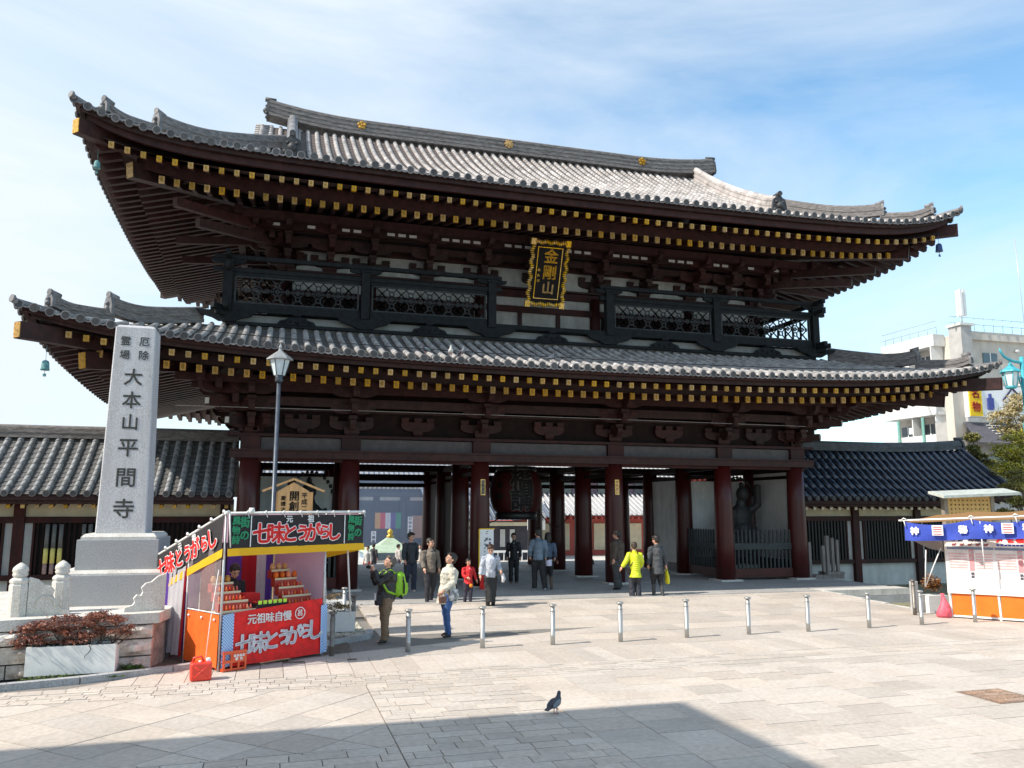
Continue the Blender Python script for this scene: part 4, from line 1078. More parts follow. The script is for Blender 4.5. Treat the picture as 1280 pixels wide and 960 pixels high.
# ---------------------------------------------------------------- stone terrace, pedestal and inscribed pillar
ter = thing('stone_terrace', 'rough stone retaining wall with smooth coping carrying the inscribed pillar', 'retaining wall', (-12.2, -10.2, 0))
def wl_y(x): return -10.72+(x+10.1)*.19
MB().slab([(-20, wl_y(-20)+.25), (-10.52, wl_y(-10.5)+.25), (-10.40, -10.2), (-10.40, -6.5), (-20, -6.5)], 0, .72).build('core', mat('core_rubble', (.42, .38, .34), .9, .3, 5, .8, 8), ter)
MB().slab([(-20, wl_y(-20)-.06), (-10.42, wl_y(-10.4)-.06), (-10.32, -10.3), (-10.32, -6.4), (-20, -6.4)], .725, .89).build('coping', GRANL, ter)
def rough(x0, x1, z0, z1):
    """a split-faced block: proud, uneven front"""
    mb = MB(); nu, nv = 10, 6; r = random.Random(int(x0*977+z0*31))
    ph = [r.uniform(0, 6) for _ in range(6)]
    def f(u, v):
        x = x0+.012+(x1-x0-.024)*u; z = z0+.012+(z1-z0-.024)*v
        e = min(u, 1-u)*4; e2 = min(v, 1-v)*3; k = min(1, e)*min(1, e2)
        b = .10*k*(1+.35*math.sin(6*u+ph[0])*math.cos(5*v+ph[1])+.3*math.sin(13*u+ph[2]+4*v)+.22*math.sin(23*u+ph[3])*math.sin(19*v+ph[4]))
        return (x, wl_y(x)-.02-b, z)
    mb.grid(f, nu, nv, sm=False)
    mb.slab([(x0+.012, wl_y(x0)-.02), (x1-.012, wl_y(x1)-.02), (x1-.012, wl_y(x1)+.3), (x0+.012, wl_y(x0)+.3)], z0+.012, z1-.012)
    mb.build('wall_stone', ROCK, ter)
for r_, (z0, z1, ws) in enumerate([(0, .22, [.9, 1.1, .8, 1.2]), (.22, .49, [1.1, .8, 1.3, .95]), (.49, .715, [.7, .9, .75, 1.0])]):
    x = -10.5; k = r_
    while x > -18:
        w_ = ws[k % 4]; rough(x-w_, x, z0, z1); x -= w_; k += 1
pil = thing('stone_pillar', 'tall pale granite pillar carved with the temple name on a stepped pedestal', 'stone pillar', (-11.39, -8.55, .89))
def bevbox(x0, x1, y0, y1, z0, z1, bv, name, m, parent=None, org=None):
    mb = MB(); a = [(x0, y0), (x1, y0), (x1, y1), (x0, y1)]; i = [(x0+bv, y0+bv), (x1-bv, y0+bv), (x1-bv, y1-bv), (x0+bv, y1-bv)]
    vs = [(x, y, z0) for x, y in a]+[(x, y, z1-bv) for x, y in a]+[(x, y, z1) for x, y in i]
    mb.add(vs, [(3, 2, 1, 0)]+[(k, (k+1) % 4, 4+(k+1) % 4, 4+k) for k in range(4)]+[(4+k, 4+(k+1) % 4, 8+(k+1) % 4, 8+k) for k in range(4)]+[(8, 9, 10, 11)])
    return mb.build(name, m, parent)
bevbox(-12.28, -10.42, -9.62, -7.4, .89, 1.42, .01, 'pedestal_block', mat('bush_hammered_granite', (.33, .34, .355), .85, .2, 70, .35, 120, detail=3), pil)
bevbox(-12.25, -10.45, -9.58, -7.45, 1.421, 1.49, .05, 'pedestal_cap', GRANL, pil)
bevbox(-12.03, -10.68, -9.38, -7.6, 1.491, 2.02, .008, 'pedestal_block', MATS['bush_hammered_granite'], pil)
bevbox(-11.98, -10.73, -9.33, -7.66, 2.021, 2.12, .055, 'pedestal_cap', GRANL, pil)
mb = MB(); zb, zt = 2.12, 6.06; w0, w1 = .43, .355; cx, cy = -11.39, -8.57
def ring(w_, z, c): return [(cx-w_+c, cy-w_, z), (cx+w_-c, cy-w_, z), (cx+w_, cy-w_+c, z), (cx+w_, cy+w_-c, z), (cx+w_-c, cy+w_, z), (cx-w_+c, cy+w_, z), (cx-w_, cy+w_-c, z), (cx-w_, cy-w_+c, z)]
vs = ring(w0, zb, .02)+ring(w1, zt-.05, .02)+ring(w1-.05, zt, .02)
mb.add(vs, [tuple(range(8))[::-1]]+[(j*8+k, j*8+(k+1) % 8, (j+1)*8+(k+1) % 8, (j+1)*8+k) for j in range(2) for k in range(8)]+[tuple(range(16, 24))])
mb.build('shaft', GRANS, pil)
tilt = math.atan((w0-w1)/(zt-zb))
def pface(z): return cy-(w0+(w1-w0)*(z-zb)/(zt-zb))
for ch, z, sz in (('大', 5.02, .34), ('本', 4.58, .34), ('山', 4.16, .32), ('平', 3.68, .37), ('間', 3.12, .38), ('寺', 2.54, .38)):
    text(ch, sz, pil, CARVE, frontM(-11.39+.02, pface(z)-.003, z, 0, -tilt), 'carved_character', .006, .003)
for ch, x, z in (('厄', .17, 5.73), ('除', .17, 5.46), ('霊', -.16, 5.73), ('場', -.16, 5.46)):
    text(ch, .19, pil, CARVE, frontM(-11.39+x, pface(z)-.003, z, 0, -tilt), 'carved_character', .002, .003)
# stone balustrade ends with lotus-bud finials
def finial_post(x, y, z, lab, sc_=1.0):
    t = thing('balustrade_post', lab, 'stone post', (x, y, z), group='stone balustrade posts', world=False); t.scale = (.88, .88, .96)
    MB().lathe([(.165, 0), (.165, .50), (.15, .53), (.165, .55), (.165, .58), (.15, .60), (.10, .63)], 8, rot=R(22.5), sm=False).build('shaft', GRANL, t)
    MB().lathe([(.085, .62), (.12, .65), (.13, .68), (.115, .70), (.135, .73), (.125, .78), (.07, .83), (.012, .865)], 16).build('lotus_bud', GRANL, t)
    return t
def scroll(x0, y0, x1, y1, z, lab):
    """carved scroll panel dropping away from the post"""
    t = thing('scroll_panel', lab, 'stone panel', (x0, y0, z), group='carved scroll panels')
    d = Vector((x1-x0, y1-y0, 0)); l = d.length; d = d/l; n = Vector((-d.y, d.x, 0))
    pr = [(0, 0), (1, 0), (.98, .07), (.80, .10), (.74, .15), (.78, .21), (.70, .27), (.60, .25), (.56, .31), (.60, .38), (.50, .45), (.36, .47), (.2, .56), (0, .60)]
    for o_, nm in ((.05, 'slab'),):
        vs = [Vector((x0, y0, z))+d*a*l+Vector((0, 0, b))+n*e for e in (-o_, o_) for a, b in pr]; k = len(pr)
        mb = MB(); mb.add(vs, [tuple(range(k)), tuple(range(2*k-1, k-1, -1))]+[(i, k+i, k+(i+1) % k, (i+1) % k) for i in range(k)]); mb.build(nm, GRANL, t)
    mb = MB(); q = Vector((x0, y0, z))+d*l*.42-n*.055
    mb.tube([q+Vector((math.cos(a)*.14*d.x, math.cos(a)*.14*d.y, .16+.14*math.sin(a))) for a in [math.pi*1.1*k/10-.1 for k in range(11)]], .014, 6); mb.build('carved_line', GRANL, t)
finial_post(-12.52, -10.75, .89, 'stone post with lotus bud finial at the far left of the terrace')
finial_post(-12.02, -10.28, .89, 'stone post with lotus bud finial hard against the pillar pedestal')
scroll(-12.38, -10.75, -11.78, -10.7, .89, 'carved scroll panel between the two lotus bud posts')
scroll(-10.40, -10.45, -11.0, -10.62, .89, 'carved scroll panel on the terrace corner beside the stall')
scroll(-10.38, -9.4, -10.39, -8.7, .89, 'carved scroll panel set back behind the stall side')
# planter with maple -------------------------------------------------------------
pt = thing('planter', 'long white planter box with a thin crack standing before the retaining wall', 'planter', (-11.5, -11.2, 0))
U = Vector((1.235, .03, 0)).normalized(); PC = Vector((-12.2, -11.36, .07)); V_ = Vector((-U.y, U.x, 0))
def ptb(mb, a0, a1, b0, b1, z0, z1):
    vs = [PC+U*a+V_*b+Vector((0, 0, z)) for z in (z0, z1) for b in (b0, b1) for a in (a0, a1)]
    mb.add(vs, [(0, 2, 3, 1), (4, 5, 7, 6), (0, 1, 5, 4), (1, 3, 7, 5), (3, 2, 6, 7), (2, 0, 4, 6)])
mb = MB(); ptb(mb, 0, 1.24, 0, .05, 0, .42); ptb(mb, 0, 1.24, .36, .41, 0, .42); ptb(mb, 0, .05, .05, .36, 0, .419); ptb(mb, 1.19, 1.24, .05, .36, 0, .419); ptb(mb, .01, 1.23, .01, .40, -.002, .05)
mb.build('box', WHITE, pt)
mb = MB(); ptb(mb, .05, 1.19, .05, .36, .3, .385); mb.build('soil', mat('dark_soil', (.05, .035, .025), .95), pt)
for a in (.12, 1.0): mb = MB(); ptb(mb, a, a+.12, .05, .36, -.07, 0); mb.build('foot', GRAN, pt)
mb = MB(); q = [PC+U*(.86+dx)-V_*.003+Vector((0, 0, z)) for dx, z in ((0, .42), (.03, .36), (.0, .31), (-.05, .26), (-.06, .21))]; mb.tube(q, [.006, .005, .005, .003, .001], 4); mb.build('crack', CHAR, pt)
def foliage(mb, c, r, n, size, seed, mi=0, flatz=.6, droop=0.0, clump=10):
    rr = random.Random(seed); C_ = []
    for _ in range(clump):
        d = Vector((rr.gauss(0, 1), rr.gauss(0, 1), rr.gauss(0, 1))).normalized()*rr.uniform(.45, 1.0); C_.append(Vector((d.x*r[0], d.y*r[1], d.z*r[2])))
    for i in range(n):
        cc = rr.choice(C_); s = rr.uniform(.25, .42)
        p = Vector(c)+cc*.8+Vector((rr.gauss(0, s*r[0]*.55), rr.gauss(0, s*r[1]*.55), rr.gauss(0, s*r[2]*.5)))
        a = Vector((rr.gauss(0, 1), rr.gauss(0, 1), rr.gauss(0, flatz))).normalized()*size*rr.uniform(.6, 1.3); b = a.cross(Vector((rr.gauss(0, 1), rr.gauss(0, 1), rr.gauss(0, 1)))).normalized()*size*.45*rr.uniform(.7, 1.2)
        mb.add([p-a, p-b*.9+a*.1, p+a, p+b], [(0, 1, 2, 3)], mi)
def leafmat(name, a, b):
    m = mat(name, a, .65, .2, 2.5, col2=b, islvar=.35); return m
mp_ = thing('maple_shrub', 'low dry maple with rusty red leaves spilling out of the white planter', 'shrub', (-11.6, -11.15, .42))
mb = MB(); rr = random.Random(3)
for k in range(26):
    p0 = PC+U*rr.uniform(.1, 1.2)+V_*.2+Vector((0, 0, .32)); d = Vector((rr.uniform(-.45, .45), rr.uniform(-.2, .2), rr.uniform(.2, .42)))
    mb.tube([p0, p0+d*.6, p0+d+Vector((rr.uniform(-.1, .1), 0, -.05))], [.012, .008, .003], 5)
mb.build('branches', mat('twig_bark', (.10, .06, .045), .8), mp_)
mb = MB()
for k, (a, h, r1) in enumerate([(-.05, .60, .28), (.15, .72, .30), (.4, .80, .32), (.7, .76, .34), (.95, .84, .28), (1.15, .76, .30), (1.3, .62, .24), (.0, .5, .3), (.45, .62, .3), (.85, .6, .3), (.6, .5, .36)]):
    foliage(mb, PC+U*a+V_*(.14)+Vector((0, 0, h)), (r1, .24, .105), 560, .026, 40+k, clump=9)
mb.build('leaves', leafmat('maple_leaf', (.17, .055, .040), (.36, .17, .12)), mp_)
wd = MB(); foliage(wd, (-11.6, -11.5, .05), (.75, .07, .045), 700, .028, 5, clump=16); foliage(wd, (-10.75, -11.1, .08), (.22, .1, .08), 400, .03, 6)
tag(wd.build('weeds', leafmat('weed_leaf', (.05, .09, .02), (.12, .17, .04))), 'green weeds growing along the kerb below the white planter', 'weeds', kind='stuff')
# street lamp --------------------------------------------------------------------
lp = thing('street_lamp', 'slim grey lamp post with a six-sided glass lantern in front of the gate', 'street lamp', (-8.70, -6.0, 0), world=False)
MB().lathe([(.09, 0), (.09, .5), (.055, .55), (.048, 5.52)], 16).build('post', mat('grey_lamp_metal', (.07, .085, .11), .4, .15, 6, metal=.3), lp)
MB().lathe([(.075, 5.5), (.10, 5.55), (.07, 5.6), (.11, 5.66)], 16).build('collar', MATS['grey_lamp_metal'], lp)
MB().lathe([(.125, 5.66), (.225, 6.02)], 6, sm=False).build('glass', GLASSW, lp)
mb = MB()
for k in range(6):
    t = 2*math.pi*k/6; mb.tube([(.128*math.cos(t), .128*math.sin(t), 5.66), (.23*math.cos(t), .23*math.sin(t), 6.03)], .012, 5)
mb.build('frame', MATS['grey_lamp_metal'], lp)
MB().lathe([(.235, 6.02), (.31, 6.03), (.30, 6.06), (.12, 6.2), (.05, 6.25), (.03, 6.3), (.045, 6.33), (.015, 6.40), (.004, 6.44)], 6, sm=False).build('hood', mat('pale_lamp_hood', (.35, .36, .36), .4, metal=.3), lp)
# roofed wooden notice (takafuda) -------------------------------------------------
tk = thing('wooden_notice', 'gabled pale wooden notice board with brush lettering rising behind the spice stall', 'notice board', (-8.25, -3.0, .0))
MB().box(-8.60, -7.79, -3.03, -2.97, 1.3, 3.02).build('board', PALEW, tk)
MB().prism([(-8.60, 3.02), (-7.79, 3.02), (-8.195, 3.26)], -3.03, -2.97).build('gable_board', PALEW, tk)
for sx in (-1, 1):
    MB().beam((-8.195, -3.0, 3.345), (-8.195+sx*.80, -3.0, 3.02), .16, .055).build('roof_board', PALEW, tk)
    MB().box(-8.195+sx*.46-.05, -8.195+sx*.46+.05, -2.965, -2.87, .1, 3.0).build('leg', PALEW, tk)
vtext('開創八百', .27, tk, CHAR, -8.17, -3.034, 2.88, .275, .006, name='brush_lettering')
vtext('平成二十', .16, tk, CHAR, -7.91, -3.034, 2.90, .17, .003, name='brush_lettering')
vtext('慶讃法要', .13, tk, CHAR, -8.45, -3.034, 2.83, .15, .002, name='brush_lettering')
# bollards -------------------------------------------------------------------------
def bollard(x, y, label, m=STEEL, h=.76):
    t = thing('bollard', label, 'bollard', (x, y, 0), group='steel bollards across the approach', world=False); t.scale = (.86, .86, 1)
    MB().lathe([(.052, 0), (.052, .16), (.056, .165), (.056, .18), (.052, .185), (.052, h-.14)], 16).build('tube', m, t)
    MB().lathe([(.057, h-.14), (.057, h-.12), (.046, h-.115), (.046, h-.05)], 16).build('neck', m, t)
    MB().lathe([(.05, h-.05), (.085, h-.03), (.085, h-.012), (.06, h)], 16).build('cap', m, t)
    return t
B0 = [(-6.24, -10.37, 'steel bollard standing in front of the man with the green backpack'), (-4.83, -10.32, 'steel bollard nearest the woman in the white jacket, on its right'),
      (-3.44, -10.33, 'third steel bollard in the row, just in front of the pigeon'), (-2.03, -10.33, 'steel bollard below the woman in the lime coat'),
      (-.54, -10.25, 'steel bollard in front of the yellow carrier bag'), (.92, -10.2, 'steel bollard below the right passage column of the gate'),
      (2.36, -10.2, 'steel bollard below the outermost right column of the gate'), (3.99, -10.1, 'steel bollard halfway between the gate and the fortune stall'),
      (5.49, -10.0, 'steel bollard beside the pink sack of the fortune stall'), (6.99, -10.0, 'steel bollard in front of the orange panels of the fortune stall')]
for b in B0: bollard(*b)
dk = mat('weathered_steel', (.20, .18, .16), .45, .2, 10, metal=.5)
bollard(-6.97, -7.6, 'dark bollard left of the man with the backpack', dk); bollard(-7.60, -10.4, 'shaded bollard with stall rope tied at the right edge of the spice stall', dk)
bollard(-7.02, -5.9, 'pale bollard far back behind the spice stall', STEEL)
# manhole ---------------------------------------------------------------------------
mh = thing('manhole_cover', 'square rusty manhole cover set in the paving at the far right', 'manhole cover', (1.17, -16.1, 0))
MB().box(.80, 1.56, -16.48, -15.72, -.02, .004).build('frame', mat('rust_frame', (.22, .15, .11), .8, .2, 20), mh)
for i in range(4):
    for j in range(4): MB().box(.86+.165*i, .86+.165*i+.15, -16.42+.165*j, -16.42+.165*j+.15, 0, .009).build('tread_plate', mat('rusty_plate', (.36, .24, .17), .85, .4, 40, .3, 60, objvar=.2), mh)
# pigeon -----------------------------------------------------------------------------
def pigeon(x, y, z, rz, label, body, wingc, head, s=1.0, grp='pigeons'):
    t = thing('pigeon', label, 'pigeon', (x, y, z), rz, grp, world=False); t.scale = (s, s, s)
    mb = MB(); Mb = Matrix.Rotation(R(-28), 4, 'Y')
    # +x is forward: body, breast, neck, head joined along one skin
    mb.tube([(-.13, 0, .10), (-.10, 0, .11), (-.05, 0, .13), (0, 0, .145), (.04, 0, .155), (.07, 0, .185), (.078, 0, .22), (.085, 0, .25), (.09, 0, .27), (.095, 0, .285)], [.012, .03, .052, .063, .060, .045, .030, .026, .024, .008], 14, 0)
    mb.tube([(.105, 0, .262), (.135, 0, .252)], [.008, .002], 6, 1)
    b = mb.build('body', [body, CHAR], t)
    mb = MB(); mb.ball((.098, -.019, .268), .005, 6, 4); mb.ball((.098, .019, .268), .005, 6, 4); mb.build('eye', mat('orange_eye', (.7, .2, .02), .3), t)
    for sy in (-1, 1): MB().ball((-.035, sy*.052, .14), (.10, .016, .042), 12, 6, 0, Matrix.Rotation(R(-22), 4, 'Y')).build('wing', wingc, t)
    mb = MB(); mb.prism([(-.10, .095), (-.20, .072), (-.21, .085), (-.11, .12)], -.03, .03); mb.build('tail', body, t)
    for sy in (-1, 1):
        mb = MB(); mb.tube([(0, sy*.022, .10), (.005, sy*.024, .05), (0, sy*.024, .008)], [.012, .006, .005], 6)
        for a in (-.5, 0, .5): mb.tube([(0, sy*.024, .006), (.035*math.cos(a), sy*.024+.035*math.sin(a), .004)], [.005, .002], 5)
        mb.build('leg', mat('pigeon_leg', (.45, .16, .14), .6), t)
    return t
PG = mat('pigeon_dark', (.045, .045, .06), .5, .2, 30); PGW = mat('pigeon_grey', (.16, .18, .21), .6, .15, 30); PGWH = mat('pigeon_white', (.7, .7, .68), .7)
pigeon(-5.14, -15.35, 0, R(35), 'dark grey pigeon standing on the paving at the edge of the shadow', PG, PGW, PG, .95, None)
zt_ = lambda x: rz(LO, 14.87-abs(x), .3)+.07
pigeon(-4.83, -3.7, zt_(-4.83), R(200), 'small grey pigeon perched leftmost on the lower roof eave', PG, PGW, PG)
pigeon(-4.12, -3.7, zt_(-4.12), R(260), 'white pigeon perched on the lower roof eave', PGWH, PGWH, PGWH)
pigeon(-3.80, -3.7, zt_(-3.8), R(300), 'brownish grey pigeon perched beside the white one', PGW, PG, PG)
pigeon(-1.14, -3.7, zt_(-1.14), R(20), 'dark pigeon perched alone on the eave below the name plaque', PG, PGW, PG)
# wind bells under the roof corners ------------------------------------------------
for (x, y, z, lab, m, s) in ((-13.5, -3.3, 11.42, 'patinated wind bell under the upper left roof corner', PATINA, .62), (13.3, -3.45, 11.62, 'dark blue wind bell under the upper right roof corner', mat('dark_blue_bell', (.02, .05, .16), .5), .85), (-14.1, -4.05, 5.95, 'patinated wind bell under the lower left roof corner', PATINA, .7)):
    t = thing('wind_bell', lab, 'wind bell', (x, y, z), group='wind bells under the roof corners', world=False); t.scale = (s,)*3
    MB().lathe([(.15, -.16), (.135, -.10), (.12, .08), (.10, .15), (.03, .19)], 10).build('bell', m, t)
    MB().tube([(0, 0, .19), (0, 0, .7)], .007, 5).build('hanger', m, t); MB().tube([(0, 0, -.12), (0, 0, -.3)], .008, 5).build('clapper', m, t); MB().box(-.05, .05, -.004, .004, -.38, -.28).build('wind_plate', m, t)
# wires ---------------------------------------------------------------------------
def wire(name, pts, r, m, lab, grp=None):
    mb = MB(); mb.tube(pts, r, 5); o = mb.build(name, m); tag(o, lab, 'wire', grp); return o
wire('wire', [(-11.5+21*k/20, -.95, 5.46+.03*math.sin(math.pi*k/20)) for k in range(21)], .008, mat('bright_wire', (.4, .4, .4), .4), 'thin taut wire running across the front of the gate brackets')
wire('wire', [(-11.5+23.0*k/30, -2.9, rz(LO, 14.87-abs(-11.5+23.0*k/30), 1.1)+.13) for k in range(31)], .014, CHAR, 'dark cable lying along the lower roof tiles')
# statues --------------------------------------------------------------------------
STM = mat('dark_statue', (.022, .022, .022), .6, .3, 9, .5, 20)
def statue(x, y, lab, flip):
    t = thing('guardian_statue', lab, 'statue', (x, y, .17), world=False, group='guardian statues in the gate'); s = flip
    mb = MB(); Q = lambda a, b, c: (a*s, b, c)
    mb.ball(Q(0, 0, 2.05), (.46, .33, .55), 14, 10); mb.ball(Q(0, -.1, 1.65), (.40, .34, .36), 12, 8); mb.ball(Q(.05, -.08, 2.95), (.24, .25, .29), 12, 8); mb.tube([Q(0, 0, 2.5), Q(.04, -.04, 2.85)], [.2, .15], 10)
    mb.ball(Q(.05, -.02, 3.28), (.10, .1, .14), 8, 6); mb.ball(Q(.06, -.33, 2.92), (.05, .06, .06), 6, 5)
    mb.tube([Q(.38, 0, 2.35), Q(.68, -.1, 2.55), Q(.62, -.2, 3.05), Q(.6, -.25, 3.3)], [.17, .15, .12, .13], 10); mb.tube([Q(-.38, 0, 2.35), Q(-.58, -.05, 1.95), Q(-.5, -.3, 1.65)], [.17, .13, .10], 10)
    mb.ball(Q(-.5, -.35, 1.6), .12, 8, 6)
    mb.tube([Q(.2, 0, 1.5), Q(.34, -.12, .95), Q(.32, -.02, .45)], [.24, .19, .14], 10); mb.tube([Q(-.2, 0, 1.5), Q(-.26, -.05, .95), Q(-.3, .05, .45)], [.24, .18, .14], 10)
    mb.ball(Q(.33, -.12, .40), (.13, .22, .09), 8, 6); mb.ball(Q(-.3, -.05, .40), (.13, .22, .09), 8, 6)
    o = mb.build('figure', STM, t); rm_ = o.modifiers.new('r', 'REMESH'); rm_.mode = 'VOXEL'; rm_.voxel_size = .04; rm_.use_smooth_shade = True
    mb = MB()
    for k in range(14):
        a = math.pi*(.1+.8*k/13); a2 = a+.1
        mb.tube([(.75*math.cos(a), .2, 2.6+.95*math.sin(a)), (.78*math.cos(a2), .22, 2.62+.98*math.sin(a2))], .06, 6)
    mb.build('floating_scarf', STM, t)
    mb = MB(); mb.grid(lambda u, v: ((-.5+u*1.0)*(1+.25*v)*s, -.30+.1*math.sin(9*u)+.05*v, 1.75-1.05*v-.1*math.sin(7*u)*v), 16, 8); mb.grid(lambda u, v: ((-.5+u*1.0)*(1+.25*v)*s, .26-.1*math.sin(9*u), 1.75-1.05*v), 16, 8); mb.build('skirt', STM, t)
    mb = MB(); mb.lathe([(.75, 0), (.8, .1), (.6, .2), (.62, .36)], 12, (0, 0, 0)); mb.build('rock_base', GRAN, t)
    return t
statue(8.2, 1.7, 'dark muscular guardian statue with raised arm in the right bay of the gate', 1)
statue(-7.55, 1.9, 'dark guardian statue half hidden behind the wooden notice in the left bay', -1)
def picket(x0, y0, x1, y1, lab, n, ztop=1.86):
    t = thing('picket_fence', lab, 'picket fence', ((x0+x1)/2, (y0+y1)/2, .17), group='picket fences before the guardian statues')
    a, b = Vector((x0, y0, 0)), Vector((x1, y1, 0))
    PM = mat('green_grey_picket', (.034, .042, .042), .65, .2, 6, objvar=.15)
    for k in range(n):
        p = a+(b-a)*((k+.5)/n); MB().lathe([(.042, .50), (.042, ztop-.08), (.035, ztop-.04), (.004, ztop)], 8, (p.x, p.y, 0), sm=False).build('picket', PM, t)
    MB().beam((a.x, a.y, 1.27), (b.x, b.y, 1.27), .13, .22).build('rail', PM, t); MB().beam((a.x, a.y, .36), (b.x, b.y, .36), .16, .30).build('sill', COLM, t)
picket(6.75, 0, 9.15, 0, 'picket fence across the front of the right statue bay', 15); picket(6.47, .3, 6.47, 2.62, 'picket fence on the passage side of the right statue bay', 13)
picket(-9.15, 0, -6.75, 0, 'picket fence across the left statue bay behind the spice stall', 15)
# column name plates, notice board ----------------------------------------------------
for X, Z, tx in ((-2.31, 3.24, '川崎大師平間寺'), (2.31, 3.28, '大本山')):
    t = thing('name_plate', 'narrow gilt-edged name plate on the column %s of the passage' % ('left' if X < 0 else 'right'), 'name plate', (X, -.30, Z-.25), group='name plates on the gate columns')
    MB().box(X-.075, X+.075, -.325, -.29, Z-.25, Z+.25).build('gilt_frame', GOLDF, t); MB().box(X-.05, X+.05, -.331, -.326, Z-.22, Z+.22).build('board', CHAR if X < 0 else PALEW, t)
    vtext(tx, .06, t, WHITEP if X < 0 else CHAR, X, -.334, Z+.18, .062 if X < 0 else .12, .001)
t = thing('notice_board', 'tall white notice with yellow edge against the column behind the woman in light grey', 'notice board', (-2.3, -.75, .12))
MB().box(-2.52, -2.08, -.80, -.76, .55, 1.93).build('board', WHITEP, t); MB().box(-2.55, -2.52, -.81, -.755, .53, 1.95).build('yellow_edge', YELLOW, t); MB().box(-2.519, -2.05, -.81, -.755, 1.931, 1.96).build('yellow_edge', YELLOW, t)
MB().box(-2.50, -2.10, -.78, -.74, .12, .55).build('red_stand', RED, t)
vtext('ご祈祷', .10, t, CHAR, -2.3, -.803, 1.83, .2, .002)
vtext('護摩修行のご案内', .07, t, NAVYP, -2.2, -.803, 1.62, .11, .001); vtext('受付は大本堂へ', .06, t, NAVYP, -2.36, -.803, 1.58, .11, .001)
# ---------------------------------------------------------------- spice stall
def cloth_t(name, col, tr=.45):
    m = bpy.data.materials.new(name); m.use_nodes = True; n = m.node_tree.nodes; l = m.node_tree.links
    b = n['Principled BSDF']; b.inputs['Base Color'].default_value = tuple(col)+(1,); b.inputs['Roughness'].default_value = .7
    t = n.new('ShaderNodeBsdfTranslucent'); t.inputs[0].default_value = tuple(col)+(1,); mx_ = n.new('ShaderNodeMixShader'); mx_.inputs[0].default_value = tr
    ns = n.new('ShaderNodeTexNoise'); ns.inputs['Scale'].default_value = 5; tc_ = n.new('ShaderNodeTexCoord'); l.new(tc_.outputs['Object'], ns.inputs[0])
    bp = n.new('ShaderNodeBump'); bp.inputs['Strength'].default_value = .3; bp.inputs['Distance'].default_value = .05; l.new(ns.outputs[0], bp.inputs['Height']); l.new(bp.outputs[0], b.inputs['Normal'])
    l.new(b.outputs[0], mx_.inputs[1]); l.new(t.outputs[0], mx_.inputs[2]); l.new(mx_.outputs[0], n['Material Output'].inputs[0]); MATS[name] = m; return m
CPINK = cloth_t('pale_pink_tarp', (.62, .42, .52)); CVIO = cloth_t('violet_curtain', (.16, .07, .45)); CRED = cloth_t('red_curtain', (.5, .02, .03)); CWHT = cloth_t('white_curtain', (.72, .70, .74)); CYEL = cloth_t('yellow_hem', (.86, .50, .01), .25); CDK = cloth_t('dark_curtain', (.05, .02, .05), .2); CTAN = cloth_t('tan_tarp', (.45, .25, .10)); CGRY = cloth_t('grey_brown_tarp', (.30, .25, .23))
VINYL = mat('clear_vinyl', (.62, .5, .5), .15, .1, 3, alpha=.30); ROPE = mat('white_rope', (.75, .74, .72), .8, .1, 20)
def gingham():
    m = bpy.data.materials.new('blue_gingham'); m.use_nodes = True; n = m.node_tree.nodes; l = m.node_tree.links
    t = n.new('ShaderNodeTexCoord'); c = n.new('ShaderNodeTexChecker'); c.inputs['Scale'].default_value = 40; c.inputs[1].default_value = (.10, .25, .62, 1); c.inputs[2].default_value = (.50, .64, .80, 1)
    l.new(t.outputs['Object'], c.inputs[0]); l.new(c.outputs[0], n['Principled BSDF'].inputs['Base Color']); return m
GING = gingham()
st = thing('spice_stall', 'street stall selling seven-spice chilli under a black banner with red lettering', 'market stall', (-9.44, -11.36, 0), R(31), world=False)
def cloth(mb, p00, p10, p11, p01, nu, nv, amp=0.0, fr=3.0, nrm=(0, -1, 0), ph=0.0, mi=0):
    p00, p10, p11, p01 = map(Vector, (p00, p10, p11, p01)); nrm = Vector(nrm)
    mb.grid(lambda u, v: p00*(1-u)*(1-v)+p10*u*(1-v)+p11*u*v+p01*(1-u)*v+nrm*amp*math.sin(u*fr*6.283+ph+v)*(.35+.65*v), nu, nv, mi); return mb
H1, H2, DP, WD = 2.50, 1.72, 2.45, 2.72
zs = lambda y: H1+(H2-H1)*y/DP
for (x, y, h) in ((0, 0, 2.5), (1.95, 0, 2.5), (0, 1.8, 1.95), (1.95, 1.8, 1.95)):
    MB().tube([(x, y, 0), (x, y, h)], .021, 8).build('pole', GALV, st)
def bar(p, q, r=.022): MB().tube([p, q], r, 8).build('canopy_bar', ROPE, st)
bar((-.06, -.06, H1), (WD+.04, -.06, H1+.02)); bar((-.02, -.1, H1+.03), (-.02, DP+.05, H2-.02)); bar((WD, -.06, H1), (WD-.55, DP-.3, H2)); bar((0, .3, .9), (2.02, .3, .93), .015)
bar((2.05, 0, .1), (2.4, .7, 2.1), .012); bar((2.62, .1, .6), (2.45, .1, 2.45), .016)
mb = MB()
for k in range(9):
    x = k*(WD/8); mb.tube([(x-.03, -.06, H1-.02), (x, -.09, H1+.03), (x+.03, -.06, H1)], .022, 6); mb.tube([(x, -.085, H1), (x+.02, -.095, H1-.07)], .008, 5)
for k in range(7):
    y = k*(DP/6); mb.tube([(-.03, y-.03, zs(y)), (-.05, y, zs(y)+.04), (-.03, y+.03, zs(y))], .022, 6)
mb.lathe([(.04, 0), (.055, .04), (.04, .09)], 8, (.42, -.06, H1)); mb.build('rope_ties', ROPE, st)
cloth(MB(), (0, 0, H1-.02), (WD, 0, H1-.02), (WD-.5, DP, H2), (0, DP, H2), 20, 14, .02, 2, (0, 0, -1)).build('roof_cloth', CPINK, st)
